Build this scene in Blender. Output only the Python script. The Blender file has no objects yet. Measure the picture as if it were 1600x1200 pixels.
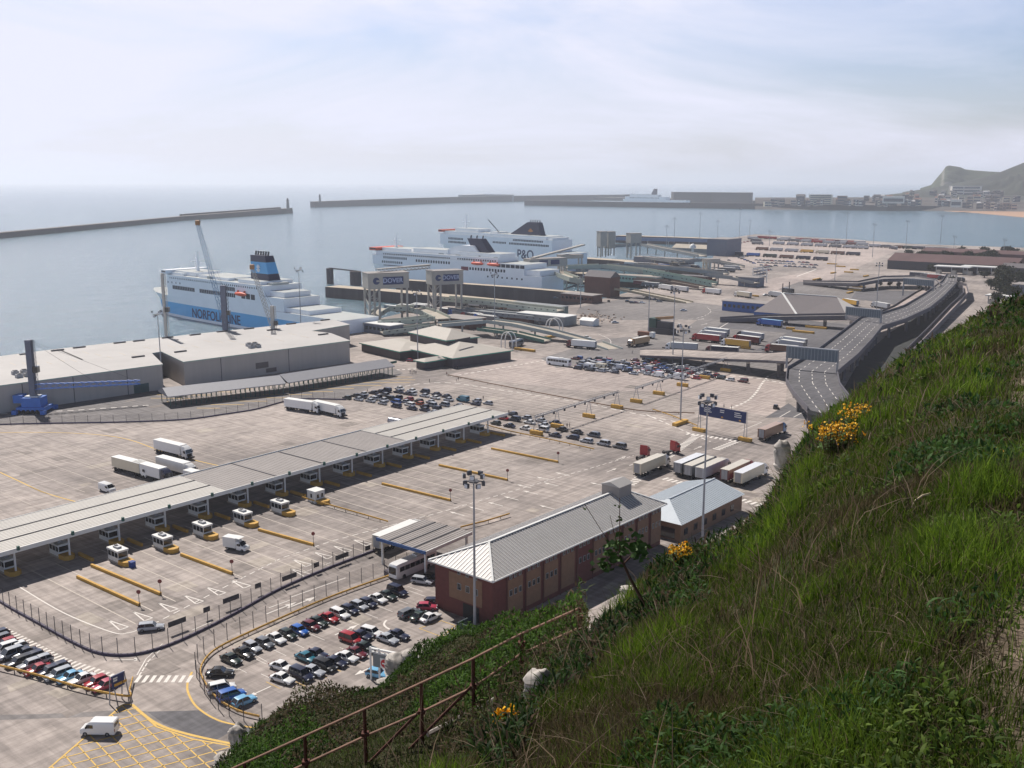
import bpy, math, random
import numpy as np
from math import sin, cos, tan, atan, atan2, pi, radians, degrees, hypot, sqrt
from mathutils import Vector, Matrix
rnd = random.Random(7)
SC = bpy.context.scene
COL = SC.collection
# ------------------------------------------------------------------ camera, sky, sun
CAMH = 80.0
cam = bpy.data.cameras.new("camera"); camo = bpy.data.objects.new("camera", cam); COL.objects.link(camo)
cam.sensor_width = 36.0; cam.lens = 35.55; cam.clip_start = 0.1; cam.clip_end = 90000
TILT = atan(317 / 1580)
camo.location = (0, 0, CAMH); camo.rotation_euler = (pi / 2 - TILT, 0, 0)
SC.camera = camo
SUN_AZ, SUN_EL = radians(-34), radians(50)
sd = bpy.data.lights.new("sun", 'SUN'); sd.energy = 5.0; sd.angle = radians(0.5); sd.color = (1.0, 0.94, 0.89)
so = bpy.data.objects.new("sun", sd); COL.objects.link(so)
sdir = Vector((sin(SUN_AZ) * cos(SUN_EL), cos(SUN_AZ) * cos(SUN_EL), sin(SUN_EL)))
so.rotation_euler = sdir.to_track_quat('Z', 'Y').to_euler()
W = bpy.data.worlds.new("World"); SC.world = W; W.use_nodes = True
nt = W.node_tree; nt.nodes.clear()
def nd(t, **k):
    n = nt.nodes.new(t)
    for a, b in k.items(): setattr(n, a, b)
    return n
sky = nd('ShaderNodeTexSky', sky_type='NISHITA', sun_disc=False, sun_elevation=SUN_EL, sun_rotation=SUN_AZ,
         altitude=80, air_density=1.3, dust_density=1.2, ozone_density=3.0)
tc = nd('ShaderNodeTexCoord'); mp = nd('ShaderNodeMapping'); mp.inputs['Scale'].default_value = (1.0, 1.0, 4.0)
mp.inputs['Location'].default_value = (3.1, 0.4, 0)
nz = nd('ShaderNodeTexNoise'); nz.inputs['Scale'].default_value = 2.4; nz.inputs['Detail'].default_value = 7; nz.inputs['Roughness'].default_value = .58
nz.inputs['Distortion'].default_value = .5
cr = nd('ShaderNodeValToRGB'); cr.color_ramp.elements[0].position = .42; cr.color_ramp.elements[1].position = .68
mx = nd('ShaderNodeMix', data_type='RGBA'); mx.inputs['B'].default_value = (8.6, 8.8, 10.4, 1)
ml = nd('ShaderNodeMath', operation='MULTIPLY_ADD'); ml.inputs[1].default_value = .75; ml.inputs[2].default_value = .0
bg = nd('ShaderNodeBackground'); bg.inputs['Strength'].default_value = 0.085
ou = nd('ShaderNodeOutputWorld')
L = nt.links.new
L(tc.outputs['Generated'], mp.inputs[0]); L(mp.outputs[0], nz.inputs['Vector']); L(nz.outputs['Fac'], cr.inputs[0])
sz = nd('ShaderNodeSeparateXYZ'); zr = nd('ShaderNodeMapRange'); zr.inputs['From Min'].default_value = .27; zr.inputs['From Max'].default_value = .42
zr.inputs['To Min'].default_value = 1.0; zr.inputs['To Max'].default_value = .08; zm = nd('ShaderNodeVectorMath', operation='SCALE')  # upper sky, out of view, dimmed so that shadows come out darker
L(tc.outputs['Generated'], sz.inputs[0]); L(sz.outputs['Z'], zr.inputs['Value'])
dt = nd('ShaderNodeVectorMath', operation='DOT_PRODUCT'); dt.inputs[1].default_value = (sin(SUN_AZ - .5), cos(SUN_AZ - .5), 0)
ad2 = nd('ShaderNodeMath', operation='MULTIPLY_ADD'); ad2.inputs[1].default_value = .68; ad2.use_clamp = True; L(tc.outputs['Generated'], dt.inputs[0]); L(dt.outputs['Value'], ad2.inputs[0])
hr = nd('ShaderNodeMapRange'); hr.inputs['From Min'].default_value = .02; hr.inputs['From Max'].default_value = .15; hr.inputs['To Min'].default_value = .3; hr.inputs['To Max'].default_value = .0; sz0 = nd('ShaderNodeSeparateXYZ')
L(tc.outputs['Generated'], sz0.inputs[0]); L(sz0.outputs['Z'], hr.inputs['Value']); hm = nd('ShaderNodeMath', operation='ADD'); L(ml.outputs[0], hm.inputs[0]); L(hr.outputs[0], hm.inputs[1]); L(hm.outputs[0], ad2.inputs[2])
L(cr.outputs[0], ml.inputs[0]); L(ad2.outputs[0], mx.inputs['Factor']); tn_ = nd('ShaderNodeVectorMath', operation='MULTIPLY'); tn_.inputs[1].default_value = (.86, .93, 1.22); L(sky.outputs[0], tn_.inputs[0]); L(tn_.outputs[0], mx.inputs['A'])
L(mx.outputs['Result'], zm.inputs[0]); bk = nd('ShaderNodeMapRange', interpolation_type='SMOOTHSTEP'); bk.inputs['From Min'].default_value = .05; bk.inputs['From Max'].default_value = -.75; bk.inputs['To Min'].default_value = 1.0; bk.inputs['To Max'].default_value = 2.2  # unseen sky behind the camera brightened as added fill for camera-facing walls
bm_ = nd('ShaderNodeMath', operation='MULTIPLY'); L(sz.outputs['Y'], bk.inputs['Value']); L(bk.outputs[0], bm_.inputs[0]); L(zr.outputs[0], bm_.inputs[1]); L(bm_.outputs[0], zm.inputs['Scale']); L(zm.outputs[0], bg.inputs[0]); L(bg.outputs[0], ou.inputs[0])
SC.view_settings.view_transform = 'Standard'; SC.view_settings.look = 'None'
SC.view_settings.exposure = 0.2; SC.view_settings.gamma = 1.0; SC.view_settings.use_curve_mapping = False
SC.cycles.max_bounces = 6; SC.cycles.diffuse_bounces = 3; SC.cycles.glossy_bounces = 2; SC.cycles.transparent_max_bounces = 12
SC.cycles.volume_bounces = 1; SC.cycles.use_denoising = True; SC.cycles.caustics_reflective = False

# ------------------------------------------------------------------ measuring helpers (the picture plane to places on the ground)
F = 1580.0; TS, TC = sin(TILT), cos(TILT)
def P(px, py, z=0.0):
    x = (px - 800) / F; y = -(py - 600) / F
    dy = y * TS + TC; dz = y * TC - TS
    t = (z - CAMH) / dz
    return Vector((x * t, dy * t, z))
def R(px, py, r):                       # point on the sight line at ground distance r
    x = (px - 800) / F; y = -(py - 600) / F
    dy = y * TS + TC; dz = y * TC - TS
    t = r / hypot(x, dy)
    return Vector((x * t, dy * t, CAMH + dz * t))
def ZT(p, py):                          # height of a point above ground position p that is seen at row py
    k = (600 - py) / F
    return CAMH + p[1] * (k * TC - TS) / (TC + k * TS)
def azr(a, b): return atan2(b[1] - a[1], b[0] - a[0])
def frame(A, B, C):                     # local frame: origin A, x along AB, returns rz, length, signed width
    rz = azr(A, B); d = Vector(C) - Vector(A)
    return rz, hypot(B[0] - A[0], B[1] - A[1]), -sin(rz) * d.x + cos(rz) * d.y
AU = radians(39.7)                      # compass direction of the terminal's long axis
U = Vector((sin(AU), cos(AU), 0)); V = Vector((-cos(AU), sin(AU), 0))
RZU = pi / 2 - AU; RZV = RZU + pi / 2

# ------------------------------------------------------------------ materials
def s2l(c):
    c = c / 255.0
    return c / 12.92 if c <= .04045 else ((c + .055) / 1.055) ** 2.4
def rgb(*c): return tuple(s2l(v) for v in c) + (1,)
MATS = {}
def mat(name, col, rough=.65, metal=0.0, var=.12, scale=.6, bump=0.0, spec=.4, streak=None):
    if name in MATS: return MATS[name]
    m = bpy.data.materials.new(name); m.use_nodes = True; n = m.node_tree; b = n.nodes['Principled BSDF']
    c = rgb(*col); b.inputs['Roughness'].default_value = rough; b.inputs['Metallic'].default_value = metal
    b.inputs['Specular IOR Level'].default_value = spec
    if var:
        t = n.nodes.new('ShaderNodeTexCoord'); z = n.nodes.new('ShaderNodeTexNoise'); z.inputs['Scale'].default_value = scale
        z.inputs['Detail'].default_value = 5; z.inputs['Roughness'].default_value = .65
        if streak:
            mpn = n.nodes.new('ShaderNodeMapping'); mpn.inputs['Scale'].default_value = streak
            n.links.new(t.outputs['Object'], mpn.inputs[0]); n.links.new(mpn.outputs[0], z.inputs['Vector'])
        else: n.links.new(t.outputs['Object'], z.inputs['Vector'])
        r = n.nodes.new('ShaderNodeMapRange'); r.inputs['From Min'].default_value = .25; r.inputs['From Max'].default_value = .75
        r.inputs['To Min'].default_value = 1 - var; r.inputs['To Max'].default_value = 1 + var
        x = n.nodes.new('ShaderNodeVectorMath'); x.operation = 'SCALE'; x.inputs[0].default_value = c[:3]
        n.links.new(z.outputs['Fac'], r.inputs['Value']); n.links.new(r.outputs[0], x.inputs['Scale']); n.links.new(x.outputs[0], b.inputs['Base Color'])
        if bump:
            bp = n.nodes.new('ShaderNodeBump'); bp.inputs['Strength'].default_value = bump
            n.links.new(z.outputs['Fac'], bp.inputs['Height']); n.links.new(bp.outputs[0], b.inputs['Normal'])
    else: b.inputs['Base Color'].default_value = c
    m.diffuse_color = c
    MATS[name] = m; return m
def paint(name, col):                   # vehicle paint
    m = mat('paint_' + name, col, rough=.28, var=.05, scale=.8, spec=.6)
    m.node_tree.nodes['Principled BSDF'].inputs['Coat Weight'].default_value = .5
    return m
def attr_mat(name, attr, rough=.7, trans=0.0):
    m = bpy.data.materials.new(name); m.use_nodes = True; n = m.node_tree; b = n.nodes['Principled BSDF']
    a = n.nodes.new('ShaderNodeAttribute'); a.attribute_name = attr
    n.links.new(a.outputs['Color'], b.inputs['Base Color']); b.inputs['Roughness'].default_value = rough
    b.inputs['Specular IOR Level'].default_value = .2
    if trans:
        tr = n.nodes.new('ShaderNodeBsdfTranslucent'); ms = n.nodes.new('ShaderNodeMixShader'); ms.inputs[0].default_value = trans
        n.links.new(a.outputs['Color'], tr.inputs[0]); n.links.new(b.outputs[0], ms.inputs[1]); n.links.new(tr.outputs[0], ms.inputs[2])
        n.links.new(ms.outputs[0], n.nodes['Material Output'].inputs['Surface'])
    return m

# ------------------------------------------------------------------ mesh building
class MB:
    def __init__(s): s.v = []; s.f = []; s.m = []
    def add(s, vs, fs, m=0):
        o = len(s.v); s.v += [tuple(a) for a in vs]
        for i, f in enumerate(fs): s.f.append(tuple(o + k for k in f)); s.m.append(m if isinstance(m, int) else m[i])
    def box(s, c, d, rz=0, m=0, top=None, taper=1.0):
        x, y, z = d[0] / 2, d[1] / 2, d[2] / 2; vs = []
        for sz, tp in ((-1, 1), (1, taper)):
            for a, b in ((-1, -1), (1, -1), (1, 1), (-1, 1)):
                X, Y = a * x * tp, b * y * tp
                vs.append((c[0] + X * cos(rz) - Y * sin(rz), c[1] + X * sin(rz) + Y * cos(rz), c[2] + sz * z))
        t = m if top is None else top
        s.add(vs, [(3, 2, 1, 0), (4, 5, 6, 7), (0, 1, 5, 4), (1, 2, 6, 5), (2, 3, 7, 6), (3, 0, 4, 7)], [m, t, m, m, m, m]); return s
    def b2(s, x0, x1, y0, y1, z0, z1, m=0, top=None):
        return s.box(((x0 + x1) / 2, (y0 + y1) / 2, (z0 + z1) / 2), (abs(x1 - x0), abs(y1 - y0), abs(z1 - z0)), 0, m, top)
    def prism(s, poly, z0, z1, m=0, top=None):
        n = len(poly); a = sum(poly[i][0] * poly[(i + 1) % n][1] - poly[(i + 1) % n][0] * poly[i][1] for i in range(n))
        if a < 0: poly = poly[::-1]
        zb = z0 if callable(z0) else (lambda p: z0); zt = z1 if callable(z1) else (lambda p: z1)
        vs = [(p[0], p[1], zb(p)) for p in poly] + [(p[0], p[1], zt(p)) for p in poly]
        s.add(vs, [tuple(range(n - 1, -1, -1)), tuple(range(n, 2 * n))] + [(i, (i + 1) % n, n + (i + 1) % n, n + i) for i in range(n)],
              [m, m if top is None else top] + [m] * n); return s
    def quad(s, *p, m=0): s.add(p, [tuple(range(len(p)))], m); return s
    def tube(s, a, b, r, n=6, m=0, r2=None):
        a = Vector(a); b = Vector(b); d = (b - a).normalized(); u = d.orthogonal().normalized(); w = d.cross(u); r2 = r if r2 is None else r2
        vs = [a + (u * cos(2 * pi * i / n) + w * sin(2 * pi * i / n)) * r for i in range(n)] + [b + (u * cos(2 * pi * i / n) + w * sin(2 * pi * i / n)) * r2 for i in range(n)]
        s.add(vs, [(i, (i + 1) % n, n + (i + 1) % n, n + i) for i in range(n)] + [tuple(range(n - 1, -1, -1)), tuple(range(n, 2 * n))], m); return s
    def bar(s, a, b, w, h, m=0, top=None):     # beam from a to b, w wide, h high, top face at a/b height
        a = Vector(a); b = Vector(b); d = (b - a); l = Vector((-d.y, d.x, 0)).normalized() * (w / 2)
        vs = [a - l - Vector((0, 0, h)), b - l - Vector((0, 0, h)), b + l - Vector((0, 0, h)), a + l - Vector((0, 0, h)), a - l, b - l, b + l, a + l]
        t = m if top is None else top
        s.add(vs, [(3, 2, 1, 0), (4, 5, 6, 7), (0, 1, 5, 4), (1, 2, 6, 5), (2, 3, 7, 6), (3, 0, 4, 7)], [m, t, m, m, m, m]); return s
    def loft(s, rings, m=0, cap=True, close=True):
        n = len(rings[0]); vs = [p for r in rings for p in r]; fs = []; ms = []
        for j in range(len(rings) - 1):
            for i in range(n if close else n - 1):
                k = (i + 1) % n; fs.append((j * n + i, j * n + k, (j + 1) * n + k, (j + 1) * n + i)); ms.append(m if isinstance(m, int) else m[i])
        if cap:
            mm = m if isinstance(m, int) else m[0]
            fs.append(tuple(range(n - 1, -1, -1))); ms.append(mm); fs.append(tuple((len(rings) - 1) * n + i for i in range(n))); ms.append(mm)
        s.add(vs, fs, ms); return s
    def lattice(s, a, b, w, r, n=8, m=0):      # square lattice boom
        a = Vector(a); b = Vector(b); d = (b - a).normalized(); u = d.cross(Vector((0, 0, 1)))
        if u.length < .1: u = Vector((1, 0, 0))
        u = u.normalized(); v = d.cross(u).normalized(); c = [(u * i + v * j) * w / 2 for i, j in ((-1, -1), (1, -1), (1, 1), (-1, 1))]
        for k in c: s.tube(a + k, b + k * .6, r, 4, m)
        for i in range(n):
            p = a.lerp(b, i / n); q = a.lerp(b, (i + 1) / n)
            for k in range(4): s.tube(p + c[k], q + c[(k + 1) % 4] * .9, r * .7, 3, m)
        return s
    def mesh(s, name, mats, smooth=None):
        me = bpy.data.meshes.new(name); me.from_pydata(s.v, [], s.f)
        for m in mats: me.materials.append(m)
        if len(mats) > 1: me.polygons.foreach_set('material_index', s.m)
        if smooth is not None:
            me.polygons.foreach_set('use_smooth', [True] * len(s.f)); me.set_sharp_from_angle(angle=radians(smooth))
        me.update(); return me
    def shift(s, o): s.v = [(a - o[0], b - o[1], c - o[2]) for a, b, c in s.v]; return s
    def local(s, o, rz):
        c, n = cos(rz), sin(rz)
        s.v = [((a - o[0]) * c + (b - o[1]) * n, -(a - o[0]) * n + (b - o[1]) * c, z - o[2]) for a, b, z in s.v]; return s

def put(name, me, parent=None, loc=(0, 0, 0), rz=0):
    o = bpy.data.objects.new(name, me); COL.objects.link(o); o.location = loc
    if rz: o.rotation_euler = (0, 0, rz)
    if parent: o.parent = parent
    return o
def tag(o, label, cat, group=None):
    o['label'] = label; o['category'] = cat
    if group: o['group'] = group
    return o
def thing(name, label, cat, loc=(0, 0, 0), rz=0, group=None):
    o = bpy.data.objects.new(name, None); COL.objects.link(o); o.empty_display_size = .3
    o.location = loc; o.rotation_euler = (0, 0, rz); return tag(o, label, cat, group)
def part(name, mb, mats, parent, loc=(0, 0, 0), rz=0, smooth=None, label=None):
    if not isinstance(mats, (list, tuple)): mats = [mats]
    o = put(name, mb.mesh(name, mats, smooth), parent, loc, rz)
    if label: o['label'] = label
    return o
def struct(name, mb, mats, smooth=None):
    if not isinstance(mats, (list, tuple)): mats = [mats]
    o = put(name, mb.mesh(name, mats, smooth)); o['kind'] = 'structure'; return o
def one(name, label, cat, mb, mats, group=None, loc=None, rz=0, smooth=None):   # a thing that is one mesh; world coords re-based at loc
    if not isinstance(mats, (list, tuple)): mats = [mats]
    if loc is None:
        xs = [v[0] for v in mb.v]; ys = [v[1] for v in mb.v]; zs = [v[2] for v in mb.v]
        loc = ((min(xs) + max(xs)) / 2, (min(ys) + max(ys)) / 2, min(zs)); mb.shift(loc)
    return tag(put(name, mb.mesh(name, mats, smooth), None, loc, rz), label, cat, group)
ORD = ['zeroth', 'first', 'second', 'third', 'fourth', 'fifth', 'sixth', 'seventh', 'eighth', 'ninth', 'tenth', 'eleventh', 'twelfth', 'thirteenth',
       'fourteenth', 'fifteenth', 'sixteenth', 'seventeenth', 'eighteenth', 'nineteenth', 'twentieth', 'twenty-first', 'twenty-second', 'twenty-third',
       'twenty-fourth', 'twenty-fifth', 'twenty-sixth', 'twenty-seventh', 'twenty-eighth', 'twenty-ninth', 'thirtieth'] + ['thirty-' + a for a in
       ('first', 'second', 'third', 'fourth', 'fifth', 'sixth', 'seventh', 'eighth', 'ninth')] + ['fortieth'] + ['forty-' + a for a in
       ('first', 'second', 'third', 'fourth', 'fifth', 'sixth', 'seventh', 'eighth', 'ninth')] + ['fiftieth']
def text_mesh(s, size, mt, ext=.05):
    c = bpy.data.curves.new('lettering', 'FONT'); c.body = s; c.size = size; c.extrude = ext; c.align_x = 'CENTER'; c.align_y = 'CENTER'
    c.offset = size * .012
    o = bpy.data.objects.new('lettering', c); COL.objects.link(o); bpy.context.view_layer.update()
    me = bpy.data.meshes.new_from_object(o.evaluated_get(bpy.context.evaluated_depsgraph_get()))
    bpy.data.objects.remove(o); me.materials.clear(); me.materials.append(mt); return me
def vnoise(x, y, seed=0):               # smooth value noise, numpy
    x = np.asarray(x, float); y = np.asarray(y, float); xi = np.floor(x).astype(np.int64); yi = np.floor(y).astype(np.int64)
    fx = x - xi; fy = y - yi; fx = fx * fx * (3 - 2 * fx); fy = fy * fy * (3 - 2 * fy)
    def h(a, b):
        n = (a * 374761393 + b * 668265263 + seed * 1442695041) & 0x7fffffff
        n = ((n ^ (n >> 13)) * 1274126177) & 0x7fffffff
        return ((n ^ (n >> 16)) & 0xffff) / 65535.0
    return (h(xi, yi) * (1 - fx) + h(xi + 1, yi) * fx) * (1 - fy) + (h(xi, yi + 1) * (1 - fx) + h(xi + 1, yi + 1) * fx) * fy
def fbm(x, y, o=4, seed=0):
    s = 0; a = .5
    for i in range(o): s = s + a * vnoise(np.asarray(x) * 2 ** i, np.asarray(y) * 2 ** i, seed + i * 17); a *= .5
    return s
# ------------------------------------------------------------------ sea
def sea_mat():
    m = bpy.data.materials.new('sea_water'); m.use_nodes = True; n = m.node_tree; b = n.nodes['Principled BSDF']
    N = n.nodes.new; K = n.links.new
    t = N('ShaderNodeTexCoord')
    z1 = N('ShaderNodeTexNoise'); z1.inputs['Scale'].default_value = .55; z1.inputs['Detail'].default_value = 6; z1.inputs['Roughness'].default_value = .62
    z2 = N('ShaderNodeTexNoise'); z2.inputs['Scale'].default_value = .006; z2.inputs['Detail'].default_value = 4
    mp2 = N('ShaderNodeMapping'); mp2.inputs['Scale'].default_value = (1, .35, 1); K(t.outputs['Object'], mp2.inputs[0]); K(mp2.outputs[0], z2.inputs['Vector'])
    K(t.outputs['Object'], z1.inputs['Vector'])
    cr = N('ShaderNodeMix'); cr.data_type = 'RGBA'; cr.inputs['A'].default_value = (.065, .14, .18, 1); cr.inputs['B'].default_value = (.12, .20, .25, 1)
    K(z2.outputs['Fac'], cr.inputs['Factor']); K(cr.outputs['Result'], b.inputs['Base Color'])
    bp = N('ShaderNodeBump'); bp.inputs['Strength'].default_value = .8; bp.inputs['Distance'].default_value = 1.4
    z4 = N('ShaderNodeTexNoise'); z4.inputs['Scale'].default_value = .05; z4.inputs['Detail'].default_value = 5; K(t.outputs['Object'], z4.inputs['Vector'])
    hs = N('ShaderNodeMath'); hs.operation = 'MULTIPLY_ADD'; hs.inputs[1].default_value = 2.5; K(z4.outputs['Fac'], hs.inputs[0]); K(z1.outputs['Fac'], hs.inputs[2]); K(hs.outputs[0], bp.inputs['Height']); K(bp.outputs[0], b.inputs['Normal'])
    b.inputs['Roughness'].default_value = .15; b.inputs['IOR'].default_value = 1.33; b.inputs['Specular IOR Level'].default_value = .5
    return m
SEA_Z = -6.0
mb = MB(); ring = [(0, 0, SEA_Z)]
rr = [1500, 6000, 30000]; n = 64
vs = [(0, 800, SEA_Z)] + [(r * cos(2 * pi * i / n), 800 + r * sin(2 * pi * i / n), SEA_Z) for r in rr for i in range(n)]
fs = [(0, 1 + i, 1 + (i + 1) % n) for i in range(n)]
for j in range(2): fs += [(1 + j * n + i, 1 + (j + 1) * n + i, 1 + (j + 1) * n + (i + 1) % n, 1 + j * n + (i + 1) % n) for i in range(n)]
mb.add(vs, fs); struct('sea', mb, sea_mat())

# ------------------------------------------------------------------ dock ground
def ground_mat(name='dock_concrete', base=(182, 171, 163), dark=(142, 134, 129), slab=(.115, .24), patch=.5):
    m = bpy.data.materials.new(name); m.use_nodes = True; n = m.node_tree; b = n.nodes['Principled BSDF']; N = n.nodes.new; K = n.links.new
    t = N('ShaderNodeTexCoord'); mp = N('ShaderNodeMapping'); mp.inputs['Rotation'].default_value = (0, 0, -RZU)
    K(t.outputs['Object'], mp.inputs[0])
    br = N('ShaderNodeTexBrick'); br.inputs['Scale'].default_value = slab[0]; br.inputs['Mortar Size'].default_value = .006; br.inputs['Bias'].default_value = 0
    br.inputs['Color1'].default_value = (.62, .62, .63, 1); br.inputs['Color2'].default_value = (1.0, 1.0, 1.0, 1); br.inputs['Mortar'].default_value = (.62, .62, .62, 1)
    br.inputs['Row Height'].default_value = slab[1]; br.inputs['Brick Width'].default_value = .8
    K(mp.outputs[0], br.inputs['Vector'])
    z1 = N('ShaderNodeTexNoise'); z1.inputs['Scale'].default_value = .016; z1.inputs['Detail'].default_value = 6; z1.inputs['Roughness'].default_value = .6
    z2 = N('ShaderNodeTexNoise'); z2.inputs['Scale'].default_value = .35; z2.inputs['Detail'].default_value = 8; z2.inputs['Roughness'].default_value = .7
    mp3 = N('ShaderNodeMapping'); mp3.inputs['Scale'].default_value = (.35, 4.0, 1); K(mp.outputs[0], mp3.inputs[0])
    z3 = N('ShaderNodeTexNoise'); z3.inputs['Scale'].default_value = .22; z3.inputs['Detail'].default_value = 3; K(mp3.outputs[0], z3.inputs['Vector'])
    K(mp.outputs[0], z1.inputs['Vector']); K(t.outputs['Object'], z2.inputs['Vector'])
    c = N('ShaderNodeMix'); c.data_type = 'RGBA'; c.inputs['A'].default_value = rgb(*dark); c.inputs['B'].default_value = rgb(*base)
    r1 = N('ShaderNodeMapRange'); r1.inputs['From Min'].default_value = .38; r1.inputs['From Max'].default_value = .6
    K(z1.outputs['Fac'], r1.inputs['Value']); K(r1.outputs[0], c.inputs['Factor'])
    def mul(a, bb, f):
        x = N('ShaderNodeMix'); x.data_type = 'RGBA'; x.blend_type = 'MULTIPLY'; x.inputs['Factor'].default_value = f
        K(a, x.inputs['A']); K(bb, x.inputs['B']); return x.outputs['Result']
    o = mul(c.outputs['Result'], br.outputs['Color'], patch)
    r2 = N('ShaderNodeMapRange'); r2.inputs['From Min'].default_value = .3; r2.inputs['From Max'].default_value = .7; r2.inputs['To Min'].default_value = .72; r2.inputs['To Max'].default_value = 1.15
    K(z2.outputs['Fac'], r2.inputs['Value']); o = mul(o, r2.outputs[0], .8)
    r3 = N('ShaderNodeMapRange'); r3.inputs['From Min'].default_value = .35; r3.inputs['From Max'].default_value = .62; r3.inputs['To Min'].default_value = .74; r3.inputs['To Max'].default_value = 1.08
    K(z3.outputs['Fac'], r3.inputs['Value']); o = mul(o, r3.outputs[0], .7)
    mp5 = N('ShaderNodeMapping'); mp5.inputs['Scale'].default_value = (3.2, .16, 1); K(mp.outputs[0], mp5.inputs[0])
    z5 = N('ShaderNodeTexNoise'); z5.inputs['Scale'].default_value = .3; z5.inputs['Detail'].default_value = 4; K(mp5.outputs[0], z5.inputs['Vector'])
    r5 = N('ShaderNodeMapRange'); r5.inputs['From Min'].default_value = .36; r5.inputs['From Max'].default_value = .6; r5.inputs['To Min'].default_value = .70; r5.inputs['To Max'].default_value = 1.06
    K(z5.outputs['Fac'], r5.inputs['Value']); o = mul(o, r5.outputs[0], .65)
    z6 = N('ShaderNodeTexNoise'); z6.inputs['Scale'].default_value = .09; z6.inputs['Detail'].default_value = 9; z6.inputs['Roughness'].default_value = .75; K(t.outputs['Object'], z6.inputs['Vector'])
    r6 = N('ShaderNodeMapRange'); r6.inputs['From Min'].default_value = .3; r6.inputs['From Max'].default_value = .44; r6.inputs['To Min'].default_value = .6; r6.inputs['To Max'].default_value = 1.0
    K(z6.outputs['Fac'], r6.inputs['Value']); o = mul(o, r6.outputs[0], .7)
    K(o, b.inputs['Base Color']); b.inputs['Roughness'].default_value = .85; b.inputs['Specular IOR Level'].default_value = .25
    return m
G_CONC = ground_mat()
G_TAR = ground_mat('worn_asphalt', (140, 135, 132), (120, 116, 115), (.06, .2), .25)
G_DARK = ground_mat('dark_asphalt', (112, 110, 112), (98, 97, 100), (.05, .2), .15)
G_PINK = ground_mat('pale_concrete', (194, 180, 172), (170, 158, 152), (.1, .2), .4)
QUAY = mat('quay_wall_steel', (84, 74, 74), .9, var=.3, scale=.25, streak=(1, 1, .1))
land_px = [(0, 583), (300, 553), (520, 527), (560, 506), (600, 496), (640, 486), (700, 478), (800, 482), (905, 476), (1000, 452), (1110, 436),
           (1112, 405), (1132, 373), (1180, 366), (1330, 374), (1420, 381), (1600, 387), (1800, 400)]
land = [P(*p) for p in land_px]
poly = [(-1500, -300), (-1500, 380), (-420, 385)] + [(p.x, p.y) for p in land] + [(2600, 900), (2600, -300)]
mb = MB(); mb.prism(poly, -9, 0, m=1, top=0); struct('dock_ground', mb, [G_CONC, QUAY])

def flat(name, pts, z, mt):
    mb = MB(); q = [P(*p) for p in pts]; mb.prism([(p.x, p.y) for p in q], z - .003, z, 0); return struct(name, mb, mt)
flat('asphalt_road', [(0, 1117), (60, 1116), (130, 1113), (203, 1108), (230, 1112), (312, 1110), (340, 1128), (400, 1138), (400, 1175), (330, 1160), (275, 1142), (215, 1112), (200, 1118), (0, 1125)], .008, G_TAR)
flat('asphalt_apron', [(230, 1112), (312, 1110), (345, 1130), (420, 1142), (420, 1170), (372, 1164), (300, 1148), (255, 1130)], .014, G_DARK)
flat('asphalt_lane', [(-60, 662), (180, 659), (290, 655), (400, 639), (440, 626), (540, 623), (630, 583), (617, 576), (450, 603), (262, 632), (0, 655), (-60, 640)], .01, G_TAR)
flat('asphalt_strip', [(0, 640), (260, 604), (300, 612), (262, 634), (0, 658), (-60, 662), (-60, 650)], .016, G_TAR)
flat('asphalt_yard', [(905, 480), (1000, 462), (1130, 478), (1190, 470), (1230, 505), (1340, 500), (1230, 575), (1190, 590), (1120, 560), (1010, 560), (870, 575), (845, 560), (940, 530), (1060, 520), (1090, 500), (960, 500), (900, 490)], .02, G_TAR)
flat('asphalt_bay', [(1130, 503), (1230, 497), (1330, 508), (1270, 552), (1180, 548), (1230, 520), (1120, 512)], .035, G_DARK)
flat('asphalt_slip', [(1195, 653), (1232, 630), (1290, 668), (1260, 655), (1230, 652)], .02, G_DARK)
flat('asphalt_plot', [(1216, 452), (1250, 440), (1345, 446), (1400, 456), (1350, 470), (1250, 462)], .05, G_TAR)
flat('asphalt_field', [(1340, 452), (1430, 455), (1445, 462), (1410, 478), (1330, 466)], .06, G_DARK)
flat('flyover_shade_sheet', [(1300, 640), (1345, 560), (1390, 520), (1440, 490), (1478, 470), (1500, 452), (1496, 470), (1440, 520), (1425, 548), (1400, 570), (1380, 600)], .03, mat('shade_dark_verge', (50, 52, 50), .95, var=.3, scale=.2))  # dark sheet: deep shade by the flyover put into the verge colour
flat('pale_deck', [(1130, 378), (1330, 376), (1420, 386), (1380, 400), (1290, 440), (1150, 470), (1180, 440), (1290, 420), (1140, 410)], .02, G_PINK)
flat('asphalt_queue', [(700, 586), (800, 560), (860, 562), (1000, 580), (1100, 578), (1230, 600), (1225, 655), (1150, 640), (1040, 612), (900, 610)], .012, G_PINK)
flat('asphalt_lanes', [(560, 640), (700, 590), (900, 622), (1090, 668), (1000, 705), (800, 655), (700, 620)], .014, G_CONC)

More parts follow.
